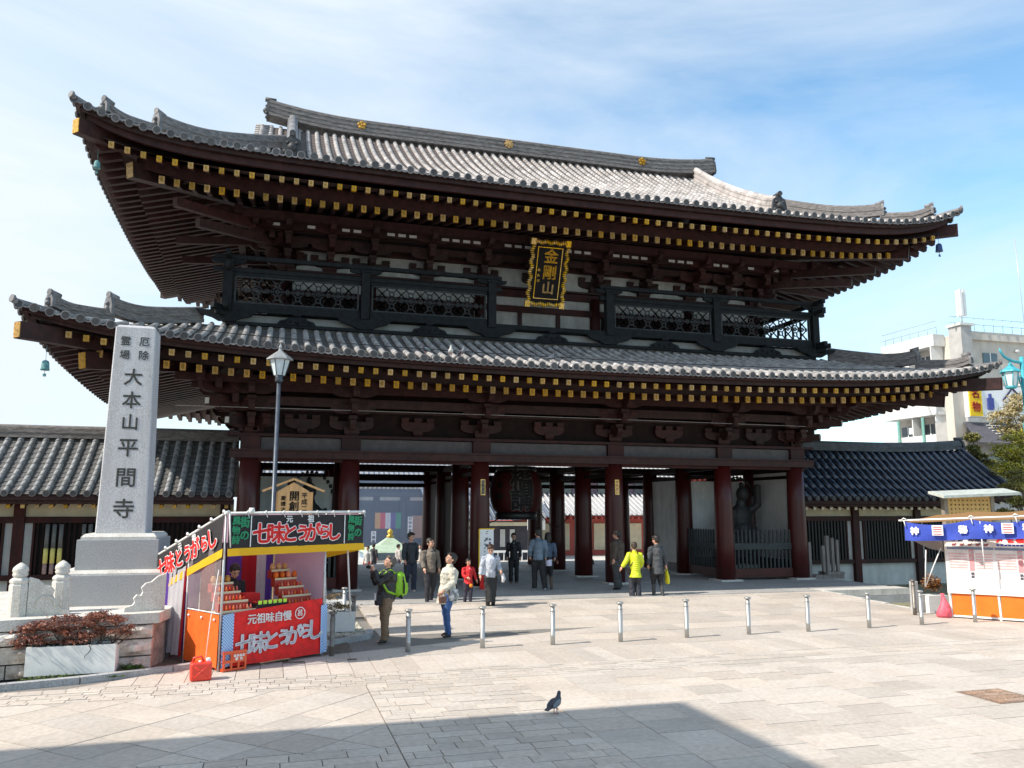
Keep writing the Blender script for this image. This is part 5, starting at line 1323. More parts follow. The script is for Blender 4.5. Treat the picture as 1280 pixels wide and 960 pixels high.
# front banner
cloth(MB(), (0, -.085, H1-.03), (WD, -.085, H1-.03), (WD-.02, -.095, 1.94), (0, -.095, 1.93), 24, 6, .008, 4).build('front_banner', BLACKC, st)
cloth(MB(), (0, -.10, 1.935), (WD, -.10, 1.945), (WD+.02, -.105, 1.82), (0, -.10, 1.81), 24, 2, .008, 4).build('front_hem', CYEL, st)
for x in (.40, 2.28): MB().box(x-.008, x+.008, -.104, -.1, 1.95, 2.46).build('white_seam', WHITEP, st)
for x in (.02,): MB().tube([(x-.02, -.11, 2.5), (x+.02, -.11, 1.95)], .012, 6).build('white_seam', ROPE, st)
def outlined(s, size, M, parent, colr, outl, b1, b2, name='lettering'):
    text(s, size, parent, outl, M, name, b1, .0015); text(s, size, parent, colr, M @ Matrix.Translation((0, 0, .006)), name, b2, .002)
xx = .60
for ch, sz in zip('七味とうがらし', (.36, .37, .34, .28, .34, .27, .33)):
    outlined(ch, sz, frontM(xx, -.108, 2.14+(.01 if sz < .3 else 0)), st, REDP, WHITEP, .025, .012); xx += sz*.735
for ch, x in (('元', 1.12), ('祖', 1.55)): text(ch, .13, st, WHITEP, frontM(x, -.108, 2.39), 'lettering', .004)
for x0 in (.13, 2.42):
    for i, ch in enumerate('風物詩'): text(ch, .145, st, GREENL, frontM(x0, -.108, 2.37-.155*i), 'lettering', .005)
    for i, ch in enumerate('街の'): text(ch, .18, st, GREENL, frontM(x0+.155, -.108, 2.34-.21*i), 'lettering', .006)
# left side banner, falling away to the back
sl_ = math.atan((H1-H2)/DP)
cloth(MB(), (-.03, DP, H2-.03), (-.03, 0, H1-.03), (-.04, 0, 1.93), (-.04, DP, H2-.58), 20, 6, .012, 3, (-1, 0, 0)).build('side_banner', BLACKC, st)
cloth(MB(), (-.045, DP, H2-.575), (-.045, -.02, 1.935), (-.05, -.03, 1.80), (-.05, DP, H2-.70), 20, 2, .01, 3, (-1, 0, 0)).build('side_hem', CYEL, st)
c_, s_ = math.cos(sl_), math.sin(sl_)
def sideM(y, dz): return Matrix(((0, 0, -1, -.062), (-c_, s_, 0, y), (s_, c_, 0, zs(y)+dz), (0, 0, 0, 1)))
yy = DP-.36
for ch, sz in zip('七味とうがらし', (.34, .37, .34, .30, .34, .28, .36)):
    outlined(ch, sz, sideM(yy, -.34), st, REDP, WHITEP, .026, .012); yy -= sz*.90
text('元', .14, st, WHITEP, sideM(1.45, -.13), 'lettering', .004); text('祖', .14, st, WHITEP, sideM(.95, -.13), 'lettering', .004)
# right underside hem
cloth(MB(), (WD, -.05, 1.95), (2.05, 1.7, 1.52), (2.05, 1.7, 1.42), (WD, -.05, 1.82), 10, 2, .01, 2, (1, 0, 0)).build('side_hem', CYEL, st)
cloth(MB(), (WD, -.03, H1-.03), (WD-.5, 1.9, H2+.05), (2.06, 1.7, 1.5), (WD, -.04, 1.94), 10, 6, .02, 2, (1, 0, 0)).build('side_banner', CPINK, st)
# counter
cloth(MB(), (.20, -.03, .90), (1.90, -.03, 1.0), (1.90, -.05, .06), (.20, -.05, .06), 24, 10, .010, 3).build('counter_cloth', RED, st)
M_ = frontM(0, -.068, 0)
xx = .52
for ch in '元祖味自慢': text(ch, .17, st, WHITEP, frontM(xx, -.068, .76), 'lettering', .003); xx += .165
mb = MB(); mb.tube([(1.43+.095*math.cos(a), -.07, .79+.095*math.sin(a)) for a in [2*math.pi*k/20 for k in range(21)]], .008, 5); mb.build('crest_ring', WHITEP, st); text('呂', .11, st, WHITEP, frontM(1.43, -.068, .79), 'lettering', .003)
xx = .40
for ch, sz, dz in zip('七味とうがらし', (.34, .36, .34, .27, .34, .27, .38), (0, 0, .02, .05, .05, .1, .1)):
    text(ch, sz, st, mat('silver_print', (.58, .56, .62), .5), frontM(xx, -.070, .36+dz), 'lettering', .013); xx += sz*.70
for x0, x1 in ((.0, .20), (1.86, 1.99)): cloth(MB(), (x0, -.06, .88), (x1, -.06, .9), (x1, -.07, .08), (x0, -.07, .06), 8, 6, .012, 1).build('gingham_cloth', GING, st)
MB().box(0, 1.95, 0, .5, .86, .90).build('counter_top', mat('counter_wood', (.35, .18, .09), .5), st)
cloth(MB(), (-.03, 1.15, .88), (-.03, .0, .88), (-.03, 0, .06), (-.03, 1.15, .06), 10, 8, .008, 2, (-1, 0, 0)).build('side_panel', ORANGE, st)
for y in (.12, .55, 1.0): MB().ball((-.05, y, .80), .022, 8, 5).build('clip', WHITEP, st)
bar((-.03, 0, .9), (-.03, 1.15, .9), .012); bar((-.03, 1.15, 0), (-.03, 1.15, 1.9), .012)
cloth(MB(), (-.03, 1.15, 1.85), (-.03, .02, 1.95), (-.03, .02, .92), (-.03, 1.15, .92), 8, 6, .012, 2, (-1, 0, 0)).build('vinyl_sheet', VINYL, st)
cloth(MB(), (1.97, .02, 2.3), (1.97, 1.7, 1.9), (1.97, 1.7, .1), (1.97, .02, .1), 8, 8, .02, 2, (-1, 0, 0)).build('side_curtain', CPINK, st)
# back curtains in stripes
for i, (m_, w_) in enumerate([(CVIO, .5), (CRED, .28), (CDK, .22), (CVIO, .3), (CRED, .3), (CWHT, .2), (CVIO, .15)]):
    x0 = sum(v for _, v in [(0, .5), (0, .28), (0, .22), (0, .3), (0, .3), (0, .2), (0, .15)][:i]); cloth(MB(), (x0, 1.75, 1.98), (x0+w_, 1.75, 1.98), (x0+w_, 1.75, .1), (x0, 1.75, .1), 10, 6, .03, 1.5, (0, -1, 0), i).build('curtain_stripe', m_, st)
# violet and white curtain hanging outside at the left rear
for i, (m_, y0, y1) in enumerate([(CWHT, 1.2, 1.5), (CRED, 1.17, 1.22), (CWHT, 1.5, 1.78), (CVIO, 1.78, 1.98)]):
    cloth(MB(), (-.05, y1, 1.5), (-.05, y0, 1.6), (-.07, y0+.05, .12), (-.06, y1, .1), 8, 10, .03, 1.5, (-1, 0, 0), i).build('outer_curtain', m_, st)
cloth(MB(), (-.02, 2.62, 1.66), (-.02, 2.40, 1.70), (-.03, 2.44, 1.16), (-.03, 2.54, 1.18), 6, 6, .02, 2, (-1, 0, 0)).build('red_bunting', CRED, st)
MB().tube([(-.15, 2.3, 0), (-.15, 2.3, .75)], .05, 10).build('weight_post', GALV, st)
mb = MB(); mb.tube([(-.1, 2.0, 1.05), (-.25, 2.2, 1.12), (-.42, 2.25, 1.0), (-.5, 2.0, .75), (-.62, 1.7, .5), (-.85, 1.3, .33), (-1.0, 1.1, .3)], .012, 6); mb.build('white_hose', ROPE, st)
# tiered displays
PKG = [mat('package_red', (.62, .04, .02), .45, objvar=.2), mat('package_orange', (.75, .16, .03), .45, objvar=.2), mat('jar_amber', (.55, .28, .10), .35, objvar=.2)]
def tiers(x0, x1, y0, n, lab):
    t = thing('tiered_display', lab, 'display shelf', (0, 0, 0), world=False, group='tiered displays on the spice stall'); t.location = (-9.44, -11.36, 0); t.rotation_euler = (0, 0, R(31))
    for k in range(n):
        y = y0+k*.13; z = .92+k*.14
        MB().box(x0, x1-.07*k, y, y+.13, z-.14, z).build('step', mat('display_red', (.45, .05, .03), .5), t); MB().box(x0, x1-.07*k, y-.008, y, z-.02, z+.015).build('gilt_edge', PLASC, t)
        m_ = int((x1-.07*k-x0)/.062)
        for j in range(m_):
            x = x0+.035+j*.062
            if k < 3: MB().lathe([(.018, 0), (.02, .05), (.010, .065), (.012, .085)], 8, (x, y+.05, z)).build('spice_bottle', PKG[(j+k) % 2], t)
            elif j % 2 == 0: MB().lathe([(.045, 0), (.048, .08), (.03, .1), (.035, .12)], 10, (x+.02, y+.06, z)).build('spice_jar', PKG[2 if k == n-1 else 1], t)
tiers(.03, .62, .02, 4, 'stepped red rack of spice bottles at the left of the stall'); tiers(1.25, 1.9, .1, 5, 'stepped red rack with amber jars at the right of the stall')
t = thing('spice_case', 'low dark case of ingredients with lime price cards in the middle of the counter', 'display case', (-9.44, -11.36, 0), R(31), world=False)
MB().box(.66, 1.24, .04, .42, .90, .99).build('case', CHAR, t)
for k in range(6):
    MB().box(.68+.095*k, .745+.095*k, .036, .042, .985, 1.045).build('price_card', mat('lime_card', (.50, .80, .06), .6), t); MB().ball((.71+.095*k, .2, 1.0), (.04, .08, .03), 8, 4).build('spice_heap', PKG[k % 3], t)
MB().box(.70, .98, .5, .8, .95, 1.12).build('red_tray', RED, t)
# crate and jerry can ---------------------------------------------------------------
t = thing('bottle_crate', 'orange-red open plastic bottle crate standing before the stall counter', 'crate', (-9.36, -11.45, 0), R(31), world=False)
CRM = mat('crate_plastic', (.72, .09, .02), .4, .08, 8, spec=.6)
MB().box(0, .40, 0, .28, .0, .02).build('floor', CRM, t)
for z in (.0, .13, .27): 
    for a in ((0, .40, 0, .018), (0, .40, .262, .28), (0, .018, .018, .262), (.382, .40, .018, .262)): MB().box(a[0], a[1], a[2], a[3], z+.001*(a[0] > .1), z+.045).build('rail', CRM, t)
for x in (0, .125, .25, .37):
    for y in (-.002, .254): MB().box(x, x+.03, y, y+.026, 0, .31).build('stile', CRM, t)
MB().box(.15, .38, -.008, .0, .17, .27).build('sign_plate', CRM, t)
for k, ch in enumerate('前田商店'): text(ch, .04, t, WHITEP, frontM(.19+.05*k, -.011, .235), 'lettering', .002)
for k, ch in enumerate('横浜'): text(ch, .05, t, WHITEP, frontM(.22+.08*k, -.011, .185), 'lettering', .002)
for k in range(3): MB().lathe([(.03, .02), (.03, .16), (.012, .2), (.012, .24)], 8, (.08+.12*k, .14, 0)).build('bottle', mat('brown_bottle', (.08, .02, .01), .2), t)
t = thing('jerry_can', 'red plastic kerosene can with white spout cap standing on the paving', 'jerry can', (-9.66, -11.93, 0), R(8), world=False)
JC = mat('red_can_plastic', (.80, .05, .025), .35, .06, 5, spec=.6)
mb = MB(); mb.box(-.155, .155, -.11, .11, 0, .27); b = mb.build('can', JC, t); bv = b.modifiers.new('b', 'BEVEL'); bv.width = .035; bv.segments = 4
for y in (-.111, .111): mb = MB(); mb.tube([(-.10, y, .05), (0, y, .14), (.10, y, .22)], .008, 6); mb.tube([(-.10, y, .22), (0, y, .14), (.10, y, .05)], .008, 6); mb.build('embossed_rib', JC, t)
mb = MB(); mb.tube([(-.12, 0, .26), (-.11, 0, .33), (.0, 0, .345), (.04, 0, .27)], .016, 8); mb.build('handle', JC, t)
MB().lathe([(.035, .265), (.035, .31), (.02, .32)], 12, (.10, 0, 0)).build('cap', WHITEP, t); MB().lathe([(.02, .265), (.02, .29)], 10, (-.02, -.03, 0)).build('cap', WHITEP, t)
mb = MB(); mb.tube([(.06, .02, .3), (.10, .1, .8), (.22, .45, 1.6)], .006, 5); mb.build('tied_string', ROPE, t)
# things behind the stall: white planters, gravel -------------------------------------
gv = MB()
rr = random.Random(11)
for k in range(900):
    x = rr.uniform(-7.5, -6.75); y = rr.uniform(-8.3, -6.3); s = rr.uniform(.02, .05); gv.ball((x, y, .005), (s, s*.8, s*.5), 5, 3)
tag(gv.build('gravel', mat('pale_gravel', (.45, .42, .34), .9, islvar=.3)), 'pale gravel patch behind the spice stall', 'gravel', kind='stuff')
for i, (x, y, lab) in enumerate([(-7.9, -7.8, 'white trough of withered brown plants just behind the spice stall'), (-7.9, -5.6, 'white trough farther back behind the spice stall')]):
    t = thing('planter', lab, 'planter', (x, y, 0), 0, 'white troughs behind the spice stall', world=False)
    MB().box(0, .95, 0, .4, .03, .42).build('box', WHITE, t); mb = MB(); foliage(mb, (.5, .2, .50), (.5, .2, .1), 500, .03, 60+i); mb.build('dry_plants', leafmat('withered_leaf', (.13, .08, .03), (.30, .20, .08)), t)
# ---------------------------------------------------------------- fortune stall on the right
fs = thing('fortune_stall', 'fortune-telling stall with wavy blue banner, posters and orange panels at the right edge', 'market stall', (7.11, -9.2, 0), R(-49.7), world=False)
FW = 3.2
for x in (0, 1.02, 2.1, 3.1): MB().beam((x, .0, 0), (x-.02, .05, .62), .045, .03).build('white_post', WHITE, fs)
for a, b in ((.03, 1.0), (1.05, 2.07), (2.13, 3.07)):
    cloth(MB(), (a, .03, .58), (b, .03, .58), (b, .0, .07), (a, .0, .07), 10, 6, .006, 1).build('orange_panel', mat('bright_orange_vinyl', (.85, .17, .01), .5, .06, 4), fs)
MB().box(0, 3.1, -.02, .02, .03, .07).build('white_rail', WHITE, fs); MB().box(0, 3.1, .2, 1.2, .05, .1).build('floor_board', WOOD, fs)
cloth(MB(), (-.05, .02, .95), (FW, .02, .95), (FW, -.02, .58), (-.05, -.02, .58), 16, 4, .01, 2).build('white_table_cloth', WHITE, fs)
bd = MB().box(-.05, FW, .04, .07, .9, 2.02).build('poster_board', mat('cream_poster', (.74, .68, .66), .6), fs)
# printed rows
for p, x0 in enumerate((0.0, 1.0, 2.0)):
    MB().box(x0+.46, x0+.56, .034, .038, 1.12, 1.62).build('poster_strip', PINKP, fs)
    for k in range(6):
        z = 1.50-.065*k
        MB().box(x0+.03, x0+.42, .034, .038, z, z+.030).build('printed_row', mat('pale_pink_print', (.70, .42, .42), .6), fs); MB().box(x0+.60, x0+.95, .034, .038, z, z+.030).build('printed_row', MATS['pale_pink_print'], fs)
    MB().box(x0, x0+.98, .033, .037, 1.62, 1.68).build('poster_header', mat('slate_print', (.18, .22, .32), .6), fs)
    vtext('鑑定', .09, fs, WHITEP, x0+.51, .03, 1.54, .12, .001); vtext('四柱推命', .07, fs, NAVYP, x0+.51, .03, 1.05, .075, .001)
for k, ch in enumerate('はあなたの運勢'): text(ch, .135, fs, NAVYP, frontM(.02+.13*k, .03, 1.87), 'lettering', .010)
for k, ch in enumerate('人生相談'): text(ch, .16, fs, REDP, frontM(1.13+.2*k, .03, 1.87), 'lettering', .012)
for k in range(5):
    mb = MB(); x = .15+.17*k; mb.ball((x, .03, 1.735), (.045, .006, .022), 8, 4); mb.ball((x+.045, .03, 1.755), (.018, .006, .016), 6, 4); mb.box(x-.03, x-.02, .025, .03, 1.70, 1.735); mb.box(x+.02, x+.03, .025, .03, 1.70, 1.735); mb.build('zodiac_figure', mat('maroon_print', (.30, .05, .06), .6), fs)
for k in range(12): MB().box(1.05+.08*k, 1.11+.08*k, .032, .036, 1.72+.0*k, 1.76).build('blue_print', BLUEC, fs)
BN0, BN1 = -.85, 2.6
zt2 = lambda x: 2.30+.05*(x+.85)
def bnr(u, v):
    x = BN0+(BN1-BN0)*u; sag = .10*abs(math.sin((x+.85)*math.pi/1.45)); y = -.42+.03*math.sin(x*5+v*2)*(.3+v)
    return (x, y, zt2(x)-.03-sag*(1-v*.7)-.45*v)
MB().grid(bnr, 40, 8).build('blue_banner', BLUEC, fs)
MB().tube([(BN0-.12, -.42, zt2(BN0)), (BN1, -.42, zt2(BN1))], .022, 8).build('canopy_bar', ROPE, fs)
mb = MB()
for x in (-.85, .6, 1.5, 2.05): mb.tube([(x-.06, -.43, zt2(x)+.01), (x, -.46, zt2(x)+.06), (x+.07, -.43, zt2(x)+.02)], .016, 6); mb.tube([(x, -.45, zt2(x)), (x+.03, -.47, zt2(x)-.14)], .012, 5)
mb.build('rope_ties', ROPE, fs)
for ch, x in (('神', -.62), ('秘', .42), ('神', .95), ('秘', 1.72)): text(ch, .19, fs, WHITEP, frontM(x, -.492, zt2(x)-.27), 'lettering', .012)
for x in (-.12, 1.33):
    MB().box(x-.12, x+.12, -.492, -.462, zt2(x)-.38, zt2(x)-.14).build('stamp_panel', WHITEP, fs)
    for k in range(4): MB().box(x-.09, x+.09, -.497, -.491, zt2(x)-.36+.055*k, zt2(x)-.335+.055*k).build('stamp_bar', mat('stamp_red', (.75, .10, .10), .6), fs)
for x in (.45, 1.25): MB().tube([(x, -.40, 1.83), (x, -.43, 1.83)], .055, 12).build('white_disc', WHITEP, fs)
cloth(MB(), (BN0, -.40, 2.25), (BN1, -.40, 2.40), (BN1, 1.3, 2.6), (-.3, 1.3, 2.45), 12, 6, .02, 2, (0, 0, -1)).build('roof_cloth', CTAN, fs)
cloth(MB(), (BN0, -.39, 1.90), (-.08, -.1, 1.96), (-.08, .1, 1.55), (-.35, -.1, 1.62), 8, 5, .02, 1, (0, -1, 0)).build('side_tarp', CGRY, fs)
for p, q in (((-.12, -.1, 1.65), (-.50, -.25, .72)), ((-.42, -.35, 1.6), (-.50, -.28, .72)), ((.78, -.42, 2.3), (.80, -.42, 1.2))): MB().tube([p, q], .014, 6).build('stay_pole', ROPE, fs)
t = thing('cloth_sack', 'crumpled pink sack against the left end of the fortune stall', 'sack', (6.98, -9.12, 0), world=False)
mb = MB(); rr = random.Random(4); mb.lathe([(.16, 0), (.20, .06), (.17, .18), (.13, .3), (.08, .42), (.04, .52), (.06, .56)], 14, sx=.95, sy=.8); 
mb.v = [(x+.02*math.sin(9*z+x*20), y+.02*math.cos(11*z), z) for x, y, z in mb.v]; mb.build('sack', mat('pink_sack', (.72, .12, .17), .6, .2, 10, .6, 12), t)
t = thing('stone_marker', 'weathered square stone post beside the steel bollard left of the fortune stall', 'stone post', (6.95, -8.2, 0), world=False)
bevbox(-.07, .07, -.07, .07, -.3, .78, .01, 'shaft', GRAN, t)
t = thing('planter', 'white planter with rusty shrub behind the pink sack', 'planter', (7.35, -8.25, 0), world=False)
MB().box(-.1, .5, -.1, .3, .0, .42).build('box', WHITE, t); mb = MB(); foliage(mb, (.2, .1, .72), (.26, .22, .32), 1400, .03, 77); mb.build('leaves', leafmat('rusty_shrub_leaf', (.16, .07, .025), (.30, .14, .05)), t)
bollard(6.62, -8.55, 'thin dark post carrying the stay ropes of the fortune stall', dk, .85)
# roofed notice behind the fortune stall
t = thing('roofed_notice', 'roofed bright yellow plank notice standing behind the fortune stall', 'notice board', (12.0, -5.0, -.3))
MB().box(11.28, 12.92, -5.04, -4.98, 1.2, 2.98).build('board', mat('yellow_plank', (.66, .40, .13), .6, .12, 3, .1, 20, stretch=(6, 6, .4)), t)
for X in (11.2, 13.0): MB().box(X-.07, X+.07, -5.06, -4.92, -.3, 3.0).build('post', mat('grey_old_wood', (.28, .24, .2), .8), t)
mb = MB(); mb.add([(10.65, -5.55, 2.98), (13.6, -5.55, 3.1), (13.6, -4.95, 3.24), (10.65, -4.95, 3.12), (10.65, -5.55, 2.90), (13.6, -5.55, 3.02), (13.6, -4.95, 3.16), (10.65, -4.95, 3.04)], [(0, 1, 2, 3), (7, 6, 5, 4), (0, 4, 5, 1), (1, 5, 6, 2), (2, 6, 7, 3), (3, 7, 4, 0)]); mb.build('roof', mat('sheet_roof_grey_green', (.50, .52, .47), .5), t)
for k in range(10): vtext('奉納金子壱万円', .062, t, mat('faded_ink', (.20, .10, .04), .8), 12.8-.155*k, -5.045, 2.84, .13, 0)
# stack of posts on a stone sled beside the gate
t = thing('signpost_rack', 'grey wooden rack holding upright posts on the platform right of the gate', 'rack', (10.35, -.2, .12), world=False)
GW = mat('grey_weathered_wood', (.22, .20, .19), .85, .2, 5, .3, 20, stretch=(3, 3, .4))
MB().box(-.55, .62, -.22, .22, .0, .14).build('base', GW, t); MB().box(-.1, .62, -.26, .26, .14, .24).build('base', GW, t)
for x, h, r in ((-.62, 1.28, .05), (-.05, 1.15, .05), (.12, 1.5, .055), (.34, 1.42, .05), (.54, 1.35, .045)): MB().box(x-r, x+r, -r, r, .0, h).build('post', GW, t)
# ---------------------------------------------------------------- people
FT = bpy.data.textures.new('fold_noise', 'CLOUDS'); FT.noise_scale = .055; FT.noise_depth = 2
def blob(name, mb, mats, parent, vox, smooth=3, fold=0.0):
    me = mb.mesh(name); o = bpy.data.objects.new('tmp', me); COL.objects.link(o)
    r = o.modifiers.new('r', 'REMESH'); r.mode = 'VOXEL'; r.voxel_size = vox; r.use_smooth_shade = True
    s = o.modifiers.new('s', 'SMOOTH'); s.iterations = smooth; s.factor = .5
    if fold:
        f_ = o.modifiers.new('f', 'DISPLACE'); f_.texture = FT; f_.strength = fold; f_.mid_level = .5
    dg = bpy.context.evaluated_depsgraph_get(); m2 = bpy.data.meshes.new_from_object(o.evaluated_get(dg))
    bpy.data.objects.remove(o); bpy.data.meshes.remove(me)
    return link(name, m2, mats, parent)
def cm(name, col, rough=.75, bump=.9, bs=9, **k): return mat(name, col, rough, .15, 6, bump, bs, bdist=.03, **k)
SHOE = mat('dark_shoe', (.02, .018, .018), .45)
def person(label, loc, rot, H, jacket, jm, trousers, tm, hair='short', hairm=None, arms=None, legs=None, head=(0, 0), lean=(0, 0), hem=.50, skirt=None, collar=True, shoes=None, inner=None, hat=None, vox=.0062, sleeve=1.0, thick=1.0, group=None, boots=None, legm=None, grip=()):
    t = thing('person', label, 'person', loc, rot, group, world=False); t.scale = (H, H, H)
    lx, ly = lean
    thick *= 1.15; sh = lambda s: Vector((s*.099+lx, ly, .798)); 
    arms = arms or {}; legs = legs or {}
    aL = arms.get('L', [(.125, .01, .655), (.135, -.02, .52)]); aR = arms.get('R', [(-.125, .01, .655), (-.135, -.02, .52)])
    lL = legs.get('L', [(.058, -.01, .285), (.06, .015, .045)]); lR = legs.get('R', [(-.058, -.01, .285), (-.06, .015, .045)])
    HM = Matrix.Translation((lx*1.08, ly*1.08-.006, .872)) @ Matrix.Rotation(R(head[0]), 4, 'Z') @ Matrix.Rotation(R(head[1]), 4, 'X') @ Matrix.Scale(1.09, 4) @ Matrix.Translation((0, 0, -.872))
    # ---- one continuous body
    mb = MB()
    def hb(c, r): 
        q = MB().ball(c, r, 16, 10); mb.add([HM @ Vector(a) for a in q.v], q.f, 0, True)
    hb((0, .006, .947), (.046, .056, .053)); hb((0, -.010, .912), (.035, .041, .045)); hb((0, -.022, .892), (.024, .028, .020)); hb((0, -.056, .921), (.007, .012, .014)); hb((0, -.051, .934), (.006, .008, .016))
    for s in (-1, 1): hb((s*.046, .008, .922), (.006, .012, .018)); hb((s*.020, -.036, .915), (.014, .014, .014))
    hb((0, -.050, .899), (.014, .006, .007))
    nb = Vector((lx, ly, .81)); mb.tube([nb, HM @ Vector((0, .004, .90))], [.034, .028], 12)
    hip = Vector((0, 0, .53))
    mb.tube([hip-Vector((0, 0, .03)), hip+Vector((0, 0, .04)), (Vector((lx, ly, .7))+hip)/2+Vector((0, 0, .05)), Vector((lx, ly, .72)), Vector((lx, ly, .80)), nb+Vector((0, 0, .02))], [.07, .075, .066, .080, .078, .036], 16, flat=.68)
    for s, a in ((1, aL), (-1, aR)):
        e, w_ = Vector(a[0]), Vector(a[1]); mb.tube([sh(s)*.9+Vector((lx, ly, .80))*.1, sh(s), e, (e+w_)/2, w_], [.03, .030, .022, .021, .014], 12)
        d = (w_-e).normalized(); side = Vector((s, 0, 0)); n_ = side - d*side.dot(d); n_ = n_.normalized() if n_.length > .1 else Vector((0, 1, 0)); b_ = d.cross(n_)
        g = (s in grip); p = w_+d*.012; mb.tube([w_-d*.01, p, w_+d*.045], [.014, .021, .022], 10, flat=1.0)
        spread = b_ if abs(b_.y) > .3 else b_
        for k in range(4):
            o_ = spread*(-.016+.0107*k); L_ = (.036, .042, .040, .032)[k]; b0 = w_+d*.045+o_; curl = -n_*(.022 if g else .010)
            mb.tube([b0-d*.012, b0+d*L_*.45+curl*.3, b0+d*L_*(.65 if g else .98)+curl*(1.5 if g else 1)], [.0068, .0062, .005], 8)
        th = w_+d*.012-spread*.016; mb.tube([th, th-spread*.014+d*.016-n_*.006, th-spread*.012+d*.034-n_*.014], [.0078, .0068, .0055], 8)
    for s, l in ((1, lL), (-1, lR)):
        k_, a_ = Vector(l[0]), Vector(l[1]); h_ = Vector((s*.05, 0, .52)); mb.tube([h_, (h_+k_)/2, k_, (k_+a_)/2+Vector((0, .004, .01)), a_], [.042, .038, .027, .024, .016], 12)
        mb.ball(a_+Vector((0, -.035, -.022)), (.022, .058, .018), 10, 6)
    blob('body', mb, SKIN, t, vox*.85, 2)
    # eyes, brows, mouth
    for s in (-1, 1):
        mb = MB(); q = MB().ball((s*.0175, -.0475, .929), (.0075, .004, .0042), 8, 5); mb.add([HM @ Vector(a) for a in q.v], q.f, 0, True); mb.build('eye', CHAR, t)
        mb = MB(); q = MB().ball((s*.018, -.0495, .9425), (.0115, .004, .0026), 8, 4); mb.add([HM @ Vector(a) for a in q.v], q.f, 0, True); mb.build('eyebrow', HAIR, t)
    mb = MB(); q = MB().ball((0, -.0545, .8965), (.0125, .004, .0032), 8, 4); mb.add([HM @ Vector(a) for a in q.v], q.f, 0, True); mb.build('mouth', mat('lips', (.38, .12, .10), .5), t)
    # ---- hair
    mb = MB()
    def hh(c, r):
        q = MB().ball(c, r, 16, 10); mb.add([HM @ Vector(a) for a in q.v], q.f, 0, True)
    if hair != 'bald':
        hh((0, .017, .957), (.0515, .056, .053)); hh((0, .034, .932), (.046, .036, .045)); hh((0, -.012, .982), (.038, .040, .024))
        for s in (-1, 1): hh((s*.040, .010, .945), (.014, .030, .028)); hh((s*.026, -.032, .975), (.020, .018, .016))
        if hair in ('long', 'bob'):
            hh((0, .038, .885), (.046, .028, .07 if hair == 'long' else .045))
            for s in (-1, 1): hh((s*.046, .012, .905), (.012, .026, .05))
        if hair == 'bun': hh((0, .065, .95), (.022, .022, .024))
        blob('hair', mb, hairm or HAIR, t, vox, 1, .010)
    if hat:
        mb = MB(); hh((0, .004, .968), (.056, .062, .045)); mb.tube([HM @ Vector((0, .0, .958)), HM @ Vector((0, -.0, .951))], [.058, .066], 18); blob('cap', mb, hat, t, vox, 1)
    # ---- trousers or skirt
    mb = MB(); tk_ = thick
    if trousers != 'none':
        mb.tube([(0, 0, .47), (0, 0, .53), (0, 0, .60)], [.085*tk_, .092*tk_, .085*tk_], 18, flat=.70)
        cut = boots or .035
        for s, l in ((1, lL), (-1, lR)):
            k_, a_ = Vector(l[0]), Vector(l[1]); h_ = Vector((s*.048, 0, .51)); a2 = k_+(a_-k_)*((k_.z-cut)/(k_.z-a_.z)) if boots else a_+Vector((0, 0, -.01))
            w0, w1, w2 = dict(slim=(.058, .042, .031), normal=(.060, .048, .042), wide=(.062, .054, .054))[trousers]
            mb.tube([h_, (h_+k_)/2, k_, (k_+a2)/2, a2], [w0*tk_, (w0+w1)/2*tk_, w1, (w1+w2)/2*1.02, w2], 14)
        blob('trousers', mb, tm, t, vox*1.1, 2, .020)
    if skirt:
        z1, r1, m_ = skirt; mb = MB(); mb.tube([(0, 0, z1), (0, 0, (z1+.6)/2), (0, 0, .60)], [r1, (r1+.09)/2+.008, .082], 22, flat=.75); blob('skirt', mb, m_, t, vox, 1)
    # ---- jacket
    mb = MB(); c1 = Vector((lx, ly, .72)); c0 = Vector((0, 0, hem)); k = thick
    mid = Vector((lx*.5, ly*.5, .62))
    mb.tube([c0, Vector((0, 0, max(hem+.02, .54))), mid, c1, Vector((lx, ly, .785)), Vector((lx, ly, .818)), Vector((lx, ly-.002, .845))], [.098*k*jacket.get('flare', 1.0), .095*k, .092*k, .102*k, .098*k, .070*k, .036], 22, flat=.72)
    for s, a in ((1, aL), (-1, aR)):
        e, w_ = Vector(a[0]), Vector(a[1]); w2 = e+(w_-e)*.93*sleeve
        mb.tube([sh(s)*.75+Vector((lx, ly, .80))*.25, sh(s), (sh(s)+e)/2, e, (e+w2)/2, w2], [.036*k, .039*k, .036*k, .034*k, .031*k, .027*k], 14)
    if collar:
        mb.tube([(lx, ly, .825), (lx*1.02, ly+.004, .868)], [.046, .042], 16, cap=True)
    if jacket.get('hood'): mb.ball((lx, ly+.052, .83), (.062, .035, .04), 14, 8)
    if jacket.get('puffs'):
        for q in range(9): zz = hem+.03+q*.035; mb.tube([(lx*(zz-.5)*2.5, ly*(zz-.5)*2.5, zz-.012), (lx*(zz-.5)*2.5, ly*(zz-.5)*2.5, zz), (lx*(zz-.5)*2.5, ly*(zz-.5)*2.5, zz+.012)], [.098*k, .106*k, .098*k], 20, flat=.72)
    blob('jacket', mb, jm, t, vox*1.05, 2 if not jacket.get('puffs') else 1, .026 if not jacket.get('puffs') else .008)
